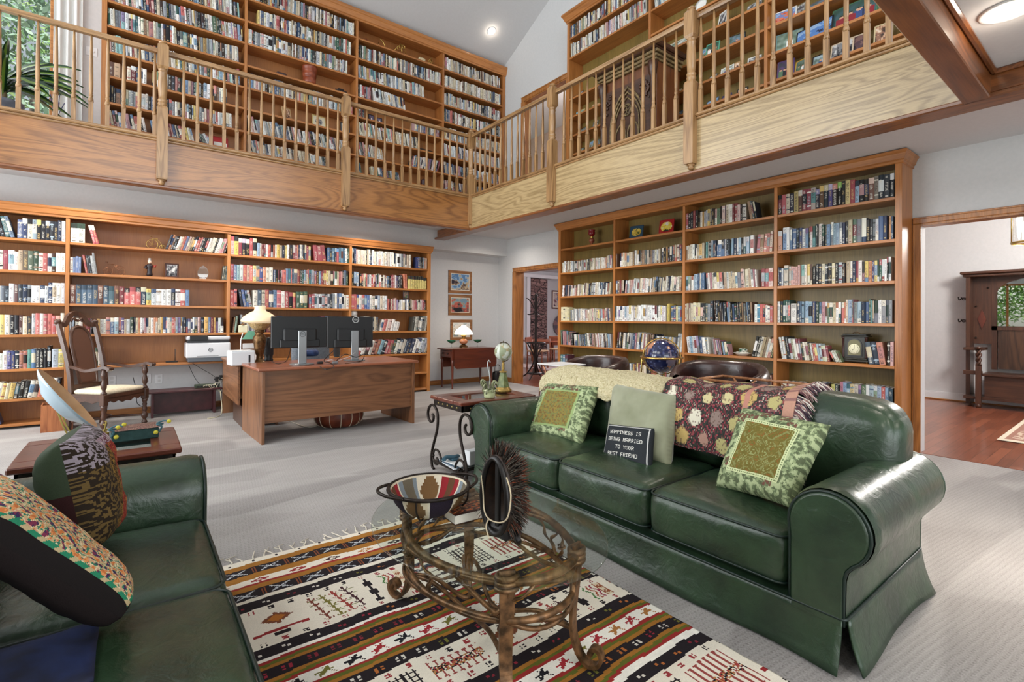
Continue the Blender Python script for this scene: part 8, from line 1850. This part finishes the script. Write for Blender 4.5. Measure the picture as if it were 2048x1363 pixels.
DAY = (.93, .97, 1.0); WARM = (1., .86, .7)
# daylight at the tall windows of the left wall; fill lights added at the open side behind the viewer
for a, b_ in LW:
    if a > 1: area('window_and_fill_daylight', (XLEFT+.05, (a+b_)/2, 1.5), (0, -PI/2, 0), 2.2, b_-a, 120, DAY)
    area('window_and_fill_daylight', (XLEFT+.05, (a+b_)/2, 4.95), (0, -PI/2, 0), 2.6, b_-a, 110, DAY)
area('window_and_fill_daylight', (1.0, YBACK+.1, 1.5), (PI/2, 0, 0), 5, 2.4, 150, DAY)  # added fill from the open back, no window stands here
area('window_and_fill_daylight', (1.0, YBACK+.1, 5.0), (PI/2, 0, 0), 6, 2.8, 260, DAY)
area('window_and_fill_daylight', ((WX0+WX1)/2, YU+.3, (WZ0+WZ1)/2), (-PI/2, 0, 0), 1.9, 2.4, 40, DAY)
def lamp(name, loc, power, r=.06, col=WARM, spot=None):
    l = bpy.data.lights.new(name, 'SPOT' if spot else 'POINT'); l.energy = power; l.color = col; l.shadow_soft_size = r
    if spot: l.spot_size = math.radians(spot); l.spot_blend = .8
    o = bpy.data.objects.new(name, l); COL.objects.link(o); o.location = loc; return o
# unseen fill lamps added under the gallery; one serves the visible recessed light
def down(x, y, z, power, col=(1., .91, .80), size=.16, spread=150): area('downlight_and_fill', (x, y, z), (0, 0, 0), size, size, power, col, spread, 'DISK')
for x in (-2.0, -.4, 1.2, 2.9): down(x, 7.15, ZL-.012, 17)
down(5.35, 7.3, ZL-.012, 8)
for y in (1.6, 3.2, 4.8, 6.2): down(4.82, y, ZL-.012, 11, spread=116)
down(3.58, .46, ZL-.014, 10, spread=56); 
for x, y in ((1.2, -.9), (3.4, -1.4), (-1.5, -.9)): down(x, y, ZL-.012, 14)  # more unseen fill lamps added in the low ceiling by the viewer
sn = bpy.data.lights.new('sun', 'SUN'); sn.energy = 5.; sn.angle = .01; so = bpy.data.objects.new('sun', sn); COL.objects.link(so); so.rotation_euler = (math.radians(38), 0, 0)
lamp('ceiling_lamp', SL+nS*.06, 1.6, .03); lamp('ceiling_lamp', (3.58, .46, ZL-.06), 2.5, .04)
# lamps in the rooms beyond
lamp('hall_light', (8.2, .3, 2.6), 230, .3, (1., .95, .9)); lamp('dining_light', (10.5, 9.5, 2.5), 160, .3, (1., .9, .95)); lamp('passage_light', (7.2, 7.0, 2.6), 30, .2, (1., .9, .85)); lamp('upper_room_light', (7.6, 7.5, 5.6), 60, .3, (1., .9, .85))
scene.view_settings.exposure = 0.0
